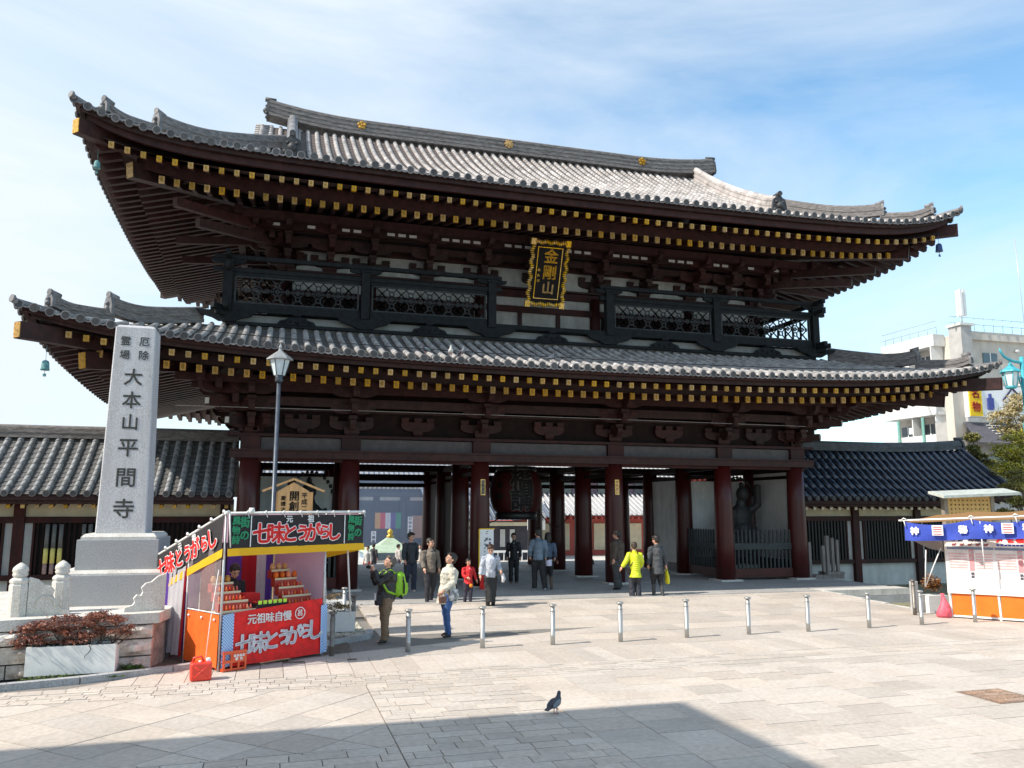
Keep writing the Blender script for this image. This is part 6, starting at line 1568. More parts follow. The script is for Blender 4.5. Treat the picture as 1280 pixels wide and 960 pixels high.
    if not jacket.get('puffs') and not inner:      # zip, hem band and pockets
        z0 = hem+.03; mb = MB()
        mb.tube([(lx*q, ly*q-.0*1-(.098*k*.72+.006), z0+(.80-z0)*q) for q in (0, .25, .5, .75)], .0035, 5); mb.build('zip', CHAR, t)
        for s in (-1, 1): MB().beam((s*.045, -(.092*k*.72+.004), hem+.09), (s*.070, -(.085*k*.72-.004), hem+.13), .004, .010).build('pocket_line', CHAR, t)
    if inner:
        mb = MB(); mb.grid(lambda u, v: (lx*(1-v)+(-.022+.044*u)*(.9+.5*v), ly*(1-v)-(.082*k+.003)+.02*(2*u-1)**2+.03*max(0, .2-v), .82-.26*v), 6, 10); mb.build('shirt_front', inner, t)
    # ---- shoes
    for s, l in ((1, lL), (-1, lR)):
        a_ = Vector(l[1]); mb = MB(); d_ = Vector((0, -1, 0))
        mb.tube([a_+Vector((0, .02, -.022)), a_+Vector((0, -.02, -.018)), a_+Vector((0, -.06, -.026)), a_+Vector((0, -.085, -.030))], [.023, .027, .024, .014], 12, flat=.85); mb.ball(a_+Vector((0, .0, -.005)), (.025, .028, .022), 10, 6)
        if boots: mb.tube([a_+Vector((0, .002, -.02)), a_+(Vector(l[0])-a_)*((boots-.03)/(l[0][2]-.045))], [.028, .034], 12)
        blob('shoe', mb, shoes or SHOE, t, vox, 1)
    return t
W = lambda n, c, **k: cm(n, c, **k)
GREYH = mat('greying_hair', (.10, .085, .075), .6, .4, 60, .4, 90)
# 1 man photographing the gate
p1 = person('man photographing the gate in a black jacket and khaki trousers, wearing a green backpack', (-6.5, -9.19, 0), R(-78), 1.64, dict(), W('black_down', (.018, .016, .018), rough=.4), 'normal', W('khaki_cotton', (.19, .125, .075)), hairm=GREYH,
            arms=dict(L=[(.10, -.12, .70), (.035, -.175, .845)], R=[(-.10, -.11, .69), (-.03, -.17, .84)]), head=(0, -22), lean=(0, .015), hem=.49, legs=dict(L=[(.06, -.03, .285), (.065, -.03, .045)], R=[(-.06, .0, .285), (-.06, .03, .045)]), thick=1.08, grip=(1, -1))
t = thing('camera', 'small black camera held up by the man with the backpack', 'camera', (-6.5, -9.19, 0), R(-78), world=False); t.scale = (1.64,)*3
MB().box(-.045, .045, -.235, -.215, .865, .905).build('camera_body', CHAR, t); MB().tube([(0, -.235, .885), (0, -.255, .885)], .014, 12).build('lens', CHAR, t)
bp_ = thing('backpack', 'bright lime green backpack with blue and black trim on the photographing man', 'backpack', (-6.5, -9.19, 0), R(-78), world=False); bp_.scale = (1.64,)*3
LIME = W('lime_nylon', (.26, .52, .015), rough=.5)
mb = MB(); mb.tube([(0, .155, .52), (0, .160, .56), (0, .160, .68), (0, .150, .78), (0, .14, .81)], [.055, .085, .09, .075, .04], 18, flat=.75); blob('pack', mb, LIME, bp_, .006, 3)
mb = MB(); mb.tube([(0, .222, .54), (0, .226, .60), (0, .222, .68)], [.04, .055, .05], 14, flat=.5); blob('front_pocket', mb, LIME, bp_, .006, 2)
for s in (-1, 1):
    mb = MB(); mb.tube([(s*.06, .09, .80), (s*.07, .02, .845), (s*.075, -.055, .80), (s*.08, -.075, .70), (s*.09, -.02, .60), (s*.085, .08, .56)], .014, 8); mb.build('strap', LIME, bp_)
    mb = MB(); mb.tube([(s*.07, .20, .56), (s*.075, .20, .66), (s*.05, .19, .76)], .010, 6); mb.build('piping', CHAR, bp_)
MB().box(-.03, .03, .085, .11, .66, .815).build('back_panel', mat('blue_trim', (.03, .12, .35), .6), bp_); MB().tube([(-.07, .16, .53), (0, .20, .51), (.07, .16, .53)], .018, 8).build('bottom_band', CHAR, bp_)
t = thing('camera_bag', 'black and white camera bag hanging at the front hip of the photographing man', 'bag', (-6.5, -9.19, 0), R(-78), world=False); t.scale = (1.64,)*3
mb = MB(); mb.box(.02, .10, -.155, -.075, .44, .56); b = mb.build('bag', BLACKC, t); bv = b.modifiers.new('b', 'BEVEL'); bv.width = .015; bv.segments = 3; MB().box(.03, .09, -.160, -.156, .50, .58).build('white_flap', WHITEP, t)
# 2 woman in white jacket and jeans
p2 = person('woman in a cream white jacket and blue jeans gazing up at the gate', (-5.21, -8.83, 0), R(-75), 1.66, dict(flare=1.18), W('cream_coat', (.60, .56, .47)), 'slim', W('blue_denim', (.045, .10, .26)), hair='short', head=(0, -20), lean=(0, .03),
            arms=dict(L=[(.125, .02, .66), (.12, -.11, .56)], R=[(-.12, .03, .655), (-.14, .0, .53)]), legs=dict(L=[(.055, -.03, .285), (.055, .01, .045)], R=[(-.055, .01, .285), (-.06, .045, .045)]), hem=.40, thick=1.0, hairm=HAIR)
def bagm(nm, a, b_):
    return mat(nm, a, .6, .2, 14, col2=b_, detail=2)
t = thing('shoulder_bag', 'black and white patterned shoulder bag of the woman in the cream jacket', 'bag', (-5.21, -8.83, 0), R(-75), world=False); t.scale = (1.66,)*3
mb = MB(); mb.tube([(.12, .03, .44), (.125, .03, .50), (.12, .03, .58)], [.055, .075, .06], 14, flat=.5); blob('bag', mb, bagm('bag_pattern', (.02, .02, .02), (.80, .80, .80)), t, .006, 2); mb = MB(); mb.tube([(.12, -.03, .56), (.11, .0, .70), (.105, .01, .835), (.115, .05, .70), (.12, .08, .56)], .007, 6); mb.build('strap', CHAR, t)
t = thing('handbag', 'brown handbag hanging from the left hand of the woman in the cream jacket', 'bag', (-5.21, -8.83, 0), R(-75), world=False); t.scale = (1.66,)*3
mb = MB(); mb.tube([(.13, -.12, .42), (.13, -.12, .50)], [.05, .06], 12, flat=.5); blob('bag', mb, mat('brown_leather', (.16, .07, .05), .5), t, .006, 2)
# 3 man in dark sweater, walking towards the camera
person('young man in a charcoal sweater and dark jeans walking out through the gate', (-4.7, -.99, .12), R(15), 1.72, dict(), W('charcoal_knit', (.035, .040, .048)), 'normal', W('dark_jeans', (.025, .03, .05)), head=(25, 8), hem=.50, collar=False, shoes=mat('grey_sneaker', (.4, .39, .37), .6),
       arms=dict(L=[(.135, .03, .66), (.13, .03, .53)], R=[(-.135, -.02, .66), (-.125, -.05, .54)]), legs=dict(L=[(.055, -.05, .285), (.055, -.03, .045)], R=[(-.055, .0, .29), (-.055, .08, .06)]), vox=.007)
# 4 man in grey-brown jacket
person('man in a grey-brown jacket over black walking and looking to his left', (-4.56, -3.47, 0), R(8), 1.76, dict(), W('grey_brown_jacket', (.15, .125, .10)), 'slim', W('black_trouser', (.022, .02, .025)), head=(30, -5), hem=.50, inner=BLACKC,
       arms=dict(L=[(.13, .02, .67), (.125, -.05, .55)], R=[(-.13, -.02, .66), (-.13, -.10, .56)]), legs=dict(L=[(.05, .02, .29), (.05, .10, .07)], R=[(-.06, -.06, .285), (-.075, -.09, .045)]), hairm=HAIR)
# 5 child
person('small child in an open red jacket over a grey shirt holding an orange toy', (-3.61, -3.92, 0), R(10), 1.23, dict(flare=1.1), W('red_jacket', (.62, .02, .025)), 'slim', W('dark_leggings', (.035, .03, .05)), head=(5, 0), hem=.48, inner=mat('grey_shirt', (.38, .42, .48), .8), thick=1.05, shoes=mat('pale_shoe', (.45, .44, .45), .6),
       arms=dict(L=[(.15, .0, .66), (.18, -.03, .56)], R=[(-.13, -.03, .665), (-.08, -.13, .62)]), legs=dict(L=[(.05, -.03, .285), (.05, .0, .045)], R=[(-.05, .02, .285), (-.055, .06, .05)]))
t = thing('toy', 'round orange toy on a stick held by the child in red', 'toy', (-3.61, -3.92, 0), R(10), world=False); t.scale = (1.23,)*3
MB().ball((-.0, -.16, .45), .04, 12, 8).build('ball', mat('orange_toy', (.85, .25, .01), .5), t); MB().tube([(-.08, -.14, .62), (-.0, -.16, .47)], .006, 6).build('stick', mat('orange_toy2', (.8, .1, .02), .5), t)
# 6 woman in light grey jacket
person('woman in a pale grey jacket and long black skirt looking down as she walks', (-3.21, -4.74, 0), R(-8), 1.64, dict(hood=True), W('pale_grey_jacket', (.42, .45, .52)), 'slim', W('black_tights', (.02, .018, .02)), hair='bun', head=(-10, 25), lean=(0, -.02), hem=.50, hairm=mat('brown_hair', (.045, .02, .012), .5), skirt=(.12, .105, W('black_skirt', (.02, .02, .022))),
       arms=dict(L=[(.13, -.0, .67), (.15, -.09, .60)], R=[(-.14, .01, .66), (-.16, -.02, .53)]), legs=dict(L=[(.05, -.02, .285), (.045, .03, .045)], R=[(-.05, -.03, .285), (-.04, -.02, .045)]), collar=True, grip=(1,))
t = thing('handbag', 'white bag hanging from the arm of the woman in pale grey', 'bag', (-3.21, -4.74, 0), R(-8), world=False); t.scale = (1.64,)*3
mb = MB(); mb.tube([(.19, -.05, .42), (.20, -.05, .48), (.18, -.05, .56)], [.045, .065, .045], 14, flat=.55); blob('bag', mb, mat('white_bag', (.6, .6, .62), .6, .3, 12), t, .006, 2); MB().tube([(.15, -.06, .55), (.14, -.08, .62), (.19, -.05, .55)], .006, 6).build('handle', CHAR, t)
# 7-9 group inside the gate
person('man in a black suit standing in the shade of the gate passage', (-.92, .93, .12), R(-15), 1.62, dict(), W('black_suit', (.012, .012, .013), rough=.6), 'normal', MATS['black_suit'], hem=.47, inner=mat('pale_shirt', (.35, .40, .36), .8), head=(0, 5), vox=.008)
person('tall man in a blue-grey blouson seen from behind walking into the gate', (-.87, -1.55, .12), R(176), 1.82, dict(), W('blue_grey_blouson', (.13, .18, .24)), 'normal', W('black_slacks', (.015, .015, .018)), hem=.50, shoes=mat('black_white_sneaker', (.06, .06, .06), .5, col2=(.6, .6, .6)), thick=1.05,
       legs=dict(L=[(.055, -.04, .285), (.055, -.04, .045)], R=[(-.07, .02, .285), (-.10, .05, .05)]), arms=dict(L=[(.135, .0, .66), (.12, -.06, .55)], R=[(-.135, .01, .66), (-.13, -.03, .53)]))
person('woman in a denim jacket and short white skirt seen from behind in the passage', (-.50, -1.38, .12), R(168), 1.70, dict(), W('blue_denim_jacket', (.055, .085, .14)), 'slim', W('black_tights2', (.012, .012, .014)), hair='long', hem=.58, skirt=(.42, .108, W('white_skirt', (.62, .60, .75))), boots=.22, shoes=mat('brown_boot', (.10, .06, .045), .6),
       legs=dict(L=[(.04, -.03, .285), (.035, -.02, .045)], R=[(-.045, .0, .285), (-.06, .05, .05)]), arms=dict(L=[(.13, .01, .67), (.15, -.04, .55)], R=[(-.13, .0, .67), (-.13, -.05, .56)]))
t = thing('handbag', 'small brown bag at the right side of the woman in denim', 'bag', (-.50, -1.38, .12), R(168), world=False); t.scale = (1.7,)*3
mb = MB(); mb.tube([(-.17, 0, .45), (-.17, 0, .51)], [.04, .045], 12, flat=.5); blob('bag', mb, MATS['brown_leather'], t, .007, 1)
MB().box(-.175, -.165, -.03, -.02, .5, .60).build('strap', CHAR, t)
# 10 brown coat
person('man in a dark brown hooded coat standing in shade by the right passage column', (1.56, -1.95, .12), R(-130), 1.76, dict(hood=True, flare=1.1), W('brown_coat', (.085, .062, .05)), 'wide', W('grey_trouser', (.05, .052, .055)), hat=mat('brown_cap', (.12, .08, .06), .8), hem=.42, thick=1.12)
# 11, 12 couple
person('woman in a bright lime quilted coat walking away beside her companion', (1.34, -3.7, 0), R(172), 1.60, dict(puffs=True, flare=1.28), W('lime_quilted', (.62, .68, .02), rough=.5), 'wide', W('navy_trouser', (.03, .032, .045)), hair='short', hairm=mat('dark_brown_hair', (.05, .032, .022), .6), hem=.40, thick=1.15, head=(-15, 10),
       arms=dict(L=[(.14, .02, .665), (.12, -.05, .57)], R=[(-.13, .02, .66), (-.13, -.02, .56)]) if 0 else dict(L=[(.165, .03, .68), (.235, .0, .575)], R=[(-.135, .0, .66), (-.12, -.06, .57)]))
t = thing('crossbody_bag', 'black cross-body bag and strap over the lime coat', 'bag', (1.34, -3.7, 0), R(172), world=False); t.scale = (1.6,)*3
mb = MB(); mb.tube([(-.04, .088, .83), (.02, .092, .74), (.08, .092, .64), (.115, .075, .56)], .008, 6); mb.build('strap', CHAR, t); mb = MB(); mb.box(.10, .15, -.02, .07, .47, .56); mb.build('bag', BLACKC, t)
person('slim person in a dark grey hooded coat walking away beside the lime coat', (2.05, -3.68, 0), R(178), 1.79, dict(hood=True, flare=1.12), W('slate_coat', (.055, .06, .07)), 'slim', W('black_tights3', (.018, .018, .022)), hair='short', hem=.40, head=(25, 5), boots=.22, shoes=mat('grey_boot', (.05, .05, .052), .5), thick=1.05,
       legs=dict(L=[(.045, -.05, .285), (.05, -.03, .045)], R=[(-.05, .01, .29), (-.055, .09, .06)]), arms=dict(L=[(.13, .0, .66), (.13, -.04, .54)], R=[(-.135, .01, .66), (-.155, .0, .53)]), grip=(-1,))
t = thing('carrier_bag', 'bright yellow plastic carrier bag held by the person in dark grey', 'carrier bag', (2.05, -3.68, 0), R(178), world=False); t.scale = (1.79,)*3
mb = MB(); mb.tube([(-.175, 0, .24), (-.175, 0, .28), (-.172, 0, .38), (-.165, 0, .44)], [.06, .075, .06, .03], 14, flat=.45); blob('bag', mb, mat('yellow_plastic', (.85, .72, .02), .35, .2, 8, .6, 12), t, .006, 1)
mb = MB(); mb.tube([(-.19, 0, .43), (-.165, 0, .50), (-.14, 0, .43)], .006, 6); mb.build('handle', MATS['yellow_plastic'], t)
mb = MB(); mb.box(-.20, -.15, .034, .04, .31, .34); mb.box(-.19, -.16, .035, .041, .36, .38); mb.build('red_print_mark', REDP, t)
# vendor
person('stallholder in black clothes bending over behind the spice bottles', (-9.40, -10.12, 0), R(24), 1.60, dict(), W('black_work_jacket', (.015, .015, .018)), 'normal', MATS['black_work_jacket'], head=(0, 28), lean=(.02, -.06), hem=.5, vox=.008, arms=dict(L=[(.13, -.08, .67), (.07, -.19, .64)], R=[(-.11, -.08, .66), (-.05, -.18, .63)]))
# people in the court beyond
def far_person(label, x, y, z, rot, H, c1, c2, nm):
    person(label, (x, y, z), rot, H, dict(flare=1.1), W('far_top_'+nm, c1), 'normal', W('far_bottom_'+nm, c2), hem=.46, vox=.014, group='visitors in the court beyond the gate')
far_person('stooping visitor in a brown coat seen between the right passage columns', 4.9, 8.9, -.9, R(170), 1.5, (.14, .08, .05), (.02, .02, .02), 'a')
far_person('visitor in dark blue glimpsed between the dark passage columns', 4.6, 14.0, -1.0, R(20), 1.6, (.03, .05, .12), (.02, .02, .03), 'b')
for i, (x, y, c1, c2, lb) in enumerate([(-4.9, 18, (.45, .4, .3), (.05, .05, .06), 'beige'), (-4.4, 19.5, (.5, .05, .05), (.3, .05, .05), 'red'), (-3.9, 17.5, (.5, .5, .5), (.4, .03, .03), 'white and red'), (-3.3, 20, (.04, .04, .05), (.03, .03, .04), 'black'), (-2.1, 19, (.5, .46, .45), (.05, .05, .08), 'pale grey'), (-1.5, 21, (.35, .1, .12), (.04, .04, .05), 'dark red'), (-1.0, 18.5, (.6, .55, .5), (.5, .48, .45), 'cream')]):
    far_person('distant visitor in %s clothes standing near the incense pavilion' % lb, x, y, -1.0, R(rnd.uniform(-180, 180)), 1.62, c1, c2, 'c%d' % i)
# ---------------------------------------------------------------- the court beyond the gate
HZ = mat('hall_dark_wood', (.05, .045, .06), .7, .2, 3)
mh_ = thing('main_hall', 'large temple hall with tiled roof seen through incense smoke beyond the gate', 'temple hall', (2, 46, -1.0))
MB().box(-9, 12, 46, 60, -1, 5.0).build('wall', HZ, mh_)
mb = MB()
mb.grid(lambda u, v: (-10.5+23*u, 42.5+10*v, 4.9+5.5*v+1.0*v*v), 20, 10); rf = mb.build('roof', mat('hall_roof_tile', (.34, .34, .36), .6), mh_)
for k in range(110):
    x = -10.4+22.8*k/109
    if k % 2 == 0:
        o_ = MB().tube([(x, 42.45, 4.93), (x, 46, 6.9), (x, 52, 10.9)], .10, 6).build('tile_row', MATS['hall_roof_tile'], rf)
MB().box(-10.5, 12.5, 42.6, 42.8, 4.45, 4.8).build('eave_board', HZ, mh_)
for k in range(60):
    x = -10+22*k/59
    MB().box(x, x+.16, 42.9, 43.9, 4.15, 4.38).build('rafter_end', PLASC, mh_)
for a in (-2.4, .2, 2.8): MB().box(a, a+2.0, 45.9, 45.98, 3.2, 3.5).build('plaster_field', PLAS, mh_)
for X in (-6, -1.9, 2.2, 6.3): MB().tube([(X, 45.6, -1), (X, 45.6, 4.3)], .3, 12).build('column', HZ, mh_)
MB().box(-9, 12, 45.3, 45.6, 3.55, 3.9).build('beam', HZ, mh_)
MB().box(2.9, 4.8, 45.0, 45.1, .0, 1.9).build('shutter', mat('amber_shutter', (.36, .19, .10), .6), mh_)
t = thing('striped_curtain', 'five-colour striped temple curtain hanging on the hall beyond the gate', 'curtain', (.73, 44.6, .7))
for k, c in enumerate([(.55, .28, .06), (.55, .03, .04), (.55, .55, .60), (.08, .04, .22), (.02, .22, .10)]):
    x0 = -.35+.44*k; cloth(MB(), (x0, 44.6, 2.15), (x0+.44, 44.6, 2.15), (x0+.44, 44.6, .82), (x0, 44.6, .82), 4, 4, .03, 1).build('coloured_stripe', mat('stripe_%s' % 'abcde'[k], c, .8), t)
for x, z0, z1, lb, tx in ((2.62, .35, 1.82, 'tall white hanging sign beside the striped curtain', '厄除祈願'), (-.45, -.3, .62, 'pale hanging sign left of the incense pavilion top', '大護摩')):
    t = thing('hanging_sign', lb, 'sign', (x, 44.4, z0)); MB().box(x-.2, x+.2, 44.38, 44.42, z0, z1).build('board', WHITEP, t); vtext(tx, .28, t, NAVYP, x, 44.37, z1-.2, .33, .006)
pv = thing('incense_pavilion', 'small incense pavilion with pale green copper roof and gold finial in the court', 'pavilion', (-2.15, 22, -1.0))
CG = mat('pale_copper_green', (.38, .48, .36), .6, .1, 4)
MB().lathe([(2.35, 0.02), (2.2, .10), (.9, .42), (.25, .78), (.2, .82)], 4, (-2.15, 22, .1), rot=R(45), sm=False).build('roof', CG, pv)
MB().lathe([(2.15, -.38), (2.15, .02)], 4, (-2.15, 22, .1), rot=R(45), sm=False).build('blue_frieze', mat('blue_grey_frieze', (.20, .28, .36), .7), pv)
MB().lathe([(2.2, -.55), (2.2, -.39)], 4, (-2.15, 22, .1), rot=R(45), sm=False).build('white_fascia', WHITE, pv)
MB().lathe([(.2, .8), (.22, .9), (.1, .95), (.16, 1.05), (.17, 1.15), (.02, 1.3)], 14, (-2.15, 22, .1)).build('finial', GOLDF, pv)
for sx in (-1, 1):
    for sy in (-1, 1): MB().box(-2.15+sx*1.25-.1, -2.15+sx*1.25+.1, 22+sy*1.25-.1, 22+sy*1.25+.1, -1, -.4).build('post', HZ, pv)
# buildings on the right of the court
sb = thing('court_building', 'dark side hall with white panels beyond the middle of the gate', 'temple building', (5.5, 30, -1))
MB().box(2.5, 9.0, 30, 36, -1, 1.6).build('wall', HZ, sb); mb = MB(); mb.grid(lambda u, v: (1.6+8.6*u, 29+5*v, 1.75+2.2*v*(.6+.4*v)+.25*abs(2*u-1)**3), 14, 8); rf = mb.build('roof', mat('side_hall_tile', (.16, .19, .24), .5), sb)
for k in range(24): x = 1.7+8.4*k/23; MB().tube([(x, 29, 1.8+.25*abs(2*k/23-1)**3), (x, 34, 4.0)], .07, 5).build('tile_row', MATS['side_hall_tile'], rf)
MB().box(2.0, 9.4, 29.3, 29.5, 1.35, 1.6).build('pale_beam', PLASC, sb)
for x in (3.6, 4.3, 6.6, 7.3): MB().box(x, x+.35, 29.92, 29.98, -.1, 1.1).build('white_panel', PLAS, sb)
MB().box(2.2, 9.2, 29.0, 29.1, -.45, -.3).build('white_rail', WHITE, sb)
for k in range(16): MB().box(2.3+.43*k, 2.36+.43*k, 29.02, 29.08, -1, -.45).build('white_baluster', WHITE, sb)
rb = thing('red_hall', 'bright red-walled hall with sunlit pale tiled roofs beyond the right passage', 'temple building', (15, 34, -1))
RW = mat('vermilion_wall', (.42, .07, .05), .6)
MB().box(8.8, 24, 34, 42, -1, 2.0).build('wall', RW, rb)
for k in range(14): MB().box(9.2+1.5*k, 10.2+1.5*k, 33.9, 33.98, -.6, 1.4).build('pale_shutter', PLASC, rb)
for (z0, y0, x0, nm) in ((2.05, 32.0, 7.9, 'roof'), (5.1, 35.2, 9.0, 'upper_roof')):
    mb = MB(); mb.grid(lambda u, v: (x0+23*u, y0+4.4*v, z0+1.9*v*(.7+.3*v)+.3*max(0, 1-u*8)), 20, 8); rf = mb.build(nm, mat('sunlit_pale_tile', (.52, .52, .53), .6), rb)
    for k in range(56): x = x0+.1+22.8*k/55; MB().tube([(x, y0-.03, z0+.06), (x, y0+4.4, z0+1.95)], .09, 5).build('tile_row', MATS['sunlit_pale_tile'], rf)
    for k in range(46): MB().box(x0+.2+.5*k, x0+.34+.5*k, y0+.1, y0+1.6, z0-.3, z0-.12).build('rafter', RW, rf)
MB().box(9.5, 29, 36, 40, 3.4, 5.2).build('upper_wall', mat('purple_grey_wall', (.20, .13, .16), .7), rb)
for k in range(12): MB().box(10+1.6*k, 10.9+1.6*k, 35.9, 35.98, 3.7, 5.0).build('window', WINDK, rb)
t = thing('direction_sign', 'white sign board on a pole seen between the dark passage columns', 'sign', (5.6, 19, -1)); MB().box(5.2, 6.25, 19, 19.05, 1.35, 2.3).build('board', WHITEP, t); MB().tube([(5.75, 19.1, -1), (5.75, 19.1, 1.4)], .06, 8).build('pole', GALV, t); text('案内所', .28, t, NAVYP, frontM(5.72, 18.99, 2.0), 'lettering', .004); text('こちら', .22, t, NAVYP, frontM(5.72, 18.99, 1.65), 'lettering', .003)
# ---------------------------------------------------------------- apartment block
ap = thing('apartment_building', 'beige and white apartment block with balconies rising behind the right wing', 'apartment building', (50, 33, -2))
MB().box(44.4, 75, 28.0, 35.3, -2, 17.0).build('wall', CONC, ap)
MB().box(44.15, 45.25, 27.2, 28.5, -2, 17.6).build('corner_tower', CONCG, ap); MB().box(44.0, 45.4, 27.05, 28.6, 17.6, 17.8).build('tower_cap', CONCW, ap)
MB().box(44.2, 76, 27.7, 28.0, 16.6, 17.3).build('parapet', CONC, ap); MB().box(43.2, 44.4, 29.2, 35.4, 16.2, 17.2).build('roof_slab', CONCW, ap)
for fl in range(6):
    z = -1.2+fl*2.95
    MB().box(43.0, 44.4, 29.2, 35.35, z-.25, z).build('balcony_floor', CONCW, ap); MB().box(42.9, 43.05, 29.2, 35.35, z-.25, z+1.05).build('balcony_parapet', CONCW, ap)
    for k, y in enumerate((30.6, 33.2)):
        w_ = MB().box(44.33, 44.38, y, y+1.6, z+.1, z+2.1).build('window', WINDK, ap); MB().box(44.30, 44.335, y+.75, y+.85, z+.1, z+2.1).build('frame', WHITE, w_); MB().box(44.30, 44.335, y-.08, y, z+.1, z+2.2).build('frame', WHITE, w_)
        MB().box(43.1, 44.35, y-1.15, y-1.05, z, z+2.7).build('partition', CONCW, ap)
        if k % 2 == 0: MB().box(43.5, 44.1, y+1.8, y+2.4, z+1.35, z+1.9).build('air_conditioner', WHITE, ap)
    for x in (47.0, 52.5, 58.5):
        w_ = MB().box(x, x+1.5, 27.93, 27.99, z+.8, z+2.0).build('window', WINDK, ap); MB().box(x+.7, x+.78, 27.9, 27.935, z+.8, z+2.0).build('frame', WHITE, w_); MB().box(x-.08, x+1.58, 27.88, 27.935, z+.7, z+.8).build('frame', WHITE, w_)
    for x in (50.5, 54.8): MB().tube([(x, 27.9, z+2.3), (x, 27.6, z+2.3)], .12, 8).build('vent', CONCW, ap)
GP = mat('green_drainpipe', (.12, .28, .24), .5)
for y in (30.6, 33.4): MB().tube([(42.8, y, -2), (42.8, y, 10.2)], .12, 8).build('green_pipe', GP, ap)
mb = MB()
for k in range(7): mb.tube([(43.4, 29+k, 17.2), (43.4, 29+k, 18.3)], .03, 4)
for k in range(32): mb.tube([(44+k, 27.6, 17.3), (44+k, 27.6, 18.4)], .03, 4)
for z in (17.75, 18.3): mb.tube([(43.4, 29, z), (43.4, 35.4, z)], .03, 4); mb.tube([(43.4, 27.6, z+.1), (76, 27.6, z+.1)], .03, 4)
tag(mb.build('roof_railing', mat('railing_blue_grey', (.35, .42, .46), .5), ap), kind='stuff')
for dx, dy in ((0, 0), (.45, .1), (.2, .5)): MB().box(46.2+dx, 46.45+dx, 29+dy, 29.2+dy, 19.0, 21.3).build('antenna_panel', WHITE, ap)
MB().tube([(46.5, 29.3, 17.8), (46.5, 29.3, 21)], .06, 6).build('antenna_mast', GALV, ap); MB().tube([(53, 29.0, 17.8), (52.8, 29.0, 26.5)], .03, 5).build('whip_antenna', GALV, ap)
ap.location.x += 1.1
# shop with sign band
sp = thing('shop_building', 'grey shop building carrying a white and yellow sign band behind the trees', 'shop', (29, 14, -1))
MB().box(29.3, 45, 13, 14.4, -1, 7.7).build('wall', CONCG, sp)
MB().box(29.0, 29.8, 12.6, 13.2, -1, 10.6).build('end_pier', CONC, sp)
MB().box(29.8, 44, 12.3, 12.6, 7.9, 9.8).build('sign_band', WHITEP, sp); MB().box(29.85, 30.75, 12.24, 12.3, 7.95, 9.75).build('yellow_panel', YELLOW, sp)
for ch, z in (('名', 9.25), ('物', 8.45)): text(ch, .62, sp, mat('sign_red', (.55, .06, .02), .6), frontM(30.3, 12.22, z), 'lettering', .02, .01)
mb = MB(); mb.box(31.15, 31.6, 12.2, 12.28, 8.35, 9.05); mb.box(31.3, 31.45, 12.2, 12.28, 9.05, 9.3); mb.build('blue_mark', mat('sign_blue', (.05, .07, .30), .6), sp)
mb = MB(); mb.beam((33.1, 12.25, 9.7), (32.35, 12.25, 8.95), .05, .09); mb.beam((33.1, 12.25, 9.7), (33.95, 12.25, 8.95), .05, .09); mb.build('roof_mark', NAVYP, sp); text('住', .62, sp, NAVYP, frontM(33.12, 12.22, 8.9), 'lettering', .015, .01)
mb = MB(); mb.add([(29.6, 12.6, 7.6), (44, 12.6, 7.6), (44, 11.0, 6.3), (29.0, 11.0, 6.3)], [(0, 1, 2, 3), (3, 2, 1, 0)]); mb.build('awning_roof', mat('slate_awning', (.20, .19, .22), .7), sp)
for i in range(12):
    for j in range(6): MB().box(31.0+.34*i, 31.3+.34*i, 11.2+.22*j, 11.38+.22*j, 6.52+.18*j, 6.56+.18*j).build('pale_tile', WHITE, sp)
for x in (31.5, 34.2, 37): MB().box(x, x+1.8, 12.9, 12.98, 3.2, 5.6).build('window', WINDK, sp)
sp.location.x += .35
# power lines
wire('power_line', [(13.0, 6, 9.3), (30, 22, 10.6), (43, 30, 12.6)], .05, CHAR, 'thick power line sloping behind the lower roof corner', 'power lines behind the gate'); wire('power_line', [(13.0, 6, 8.5), (30, 22, 10.0), (43, 30, 12.2)], .03, CHAR, 'thin lower power line behind the lower roof corner', 'power lines behind the gate')
# ---------------------------------------------------------------- trees
def tree(name, label, x, y, z0, h, crowns, lm, seed, n=2200, sz=.11, trunk=.16):
    t = thing(name, label, 'tree', (x, y, z0)); rr = random.Random(seed); mb = MB(); top = Vector((x+rr.uniform(-.3, .3), y, z0+h*.75))
    mb.tube([(x, y, z0), (x+.1, y, z0+h*.3), ((x+top.x)/2, y, z0+h*.55), top], [trunk, trunk*.8, trunk*.55, trunk*.25], 8)
    for c in crowns:
        s = Vector((x, y, z0))+(top-Vector((x, y, z0)))*rr.uniform(.35, .9); mb.tube([s, (s+Vector(c[0]))/2+Vector((0, 0, .1)), Vector(c[0])], [trunk*.35, trunk*.2, .02], 5)
    mb.build('trunk', mat('tree_bark', (.14, .10, .075), .9, .2, 6, .6, 12), t)
    mb = MB()
    for i, (c, r) in enumerate(crowns): foliage(mb, c, r, n, sz, seed*10+i, clump=12, flatz=.8)
    mb.build('crown', lm, t)
L1 = leafmat('niwaki_leaf', (.08, .09, .022), (.28, .26, .08)); L2 = leafmat('yellow_green_leaf', (.20, .20, .03), (.50, .46, .10)); L3 = leafmat('brown_blossom_leaf', (.24, .19, .08), (.50, .42, .24))
tree('pine_tree', 'clipped pine with cloud-shaped tufts against the apartment block', 21.8, 3.5, -.3, 5.8, [((21.2, 3.5, 5.75), (.35, .35, .28)), ((21.0, 3.4, 5.2), (.40, .4, .22)), ((21.6, 3.6, 4.95), (.42, .4, .22)), ((22.0, 3.4, 4.55), (.55, .45, .25)), ((21.3, 3.3, 4.45), (.45, .4, .22))], L1, 21, 1700, .06)
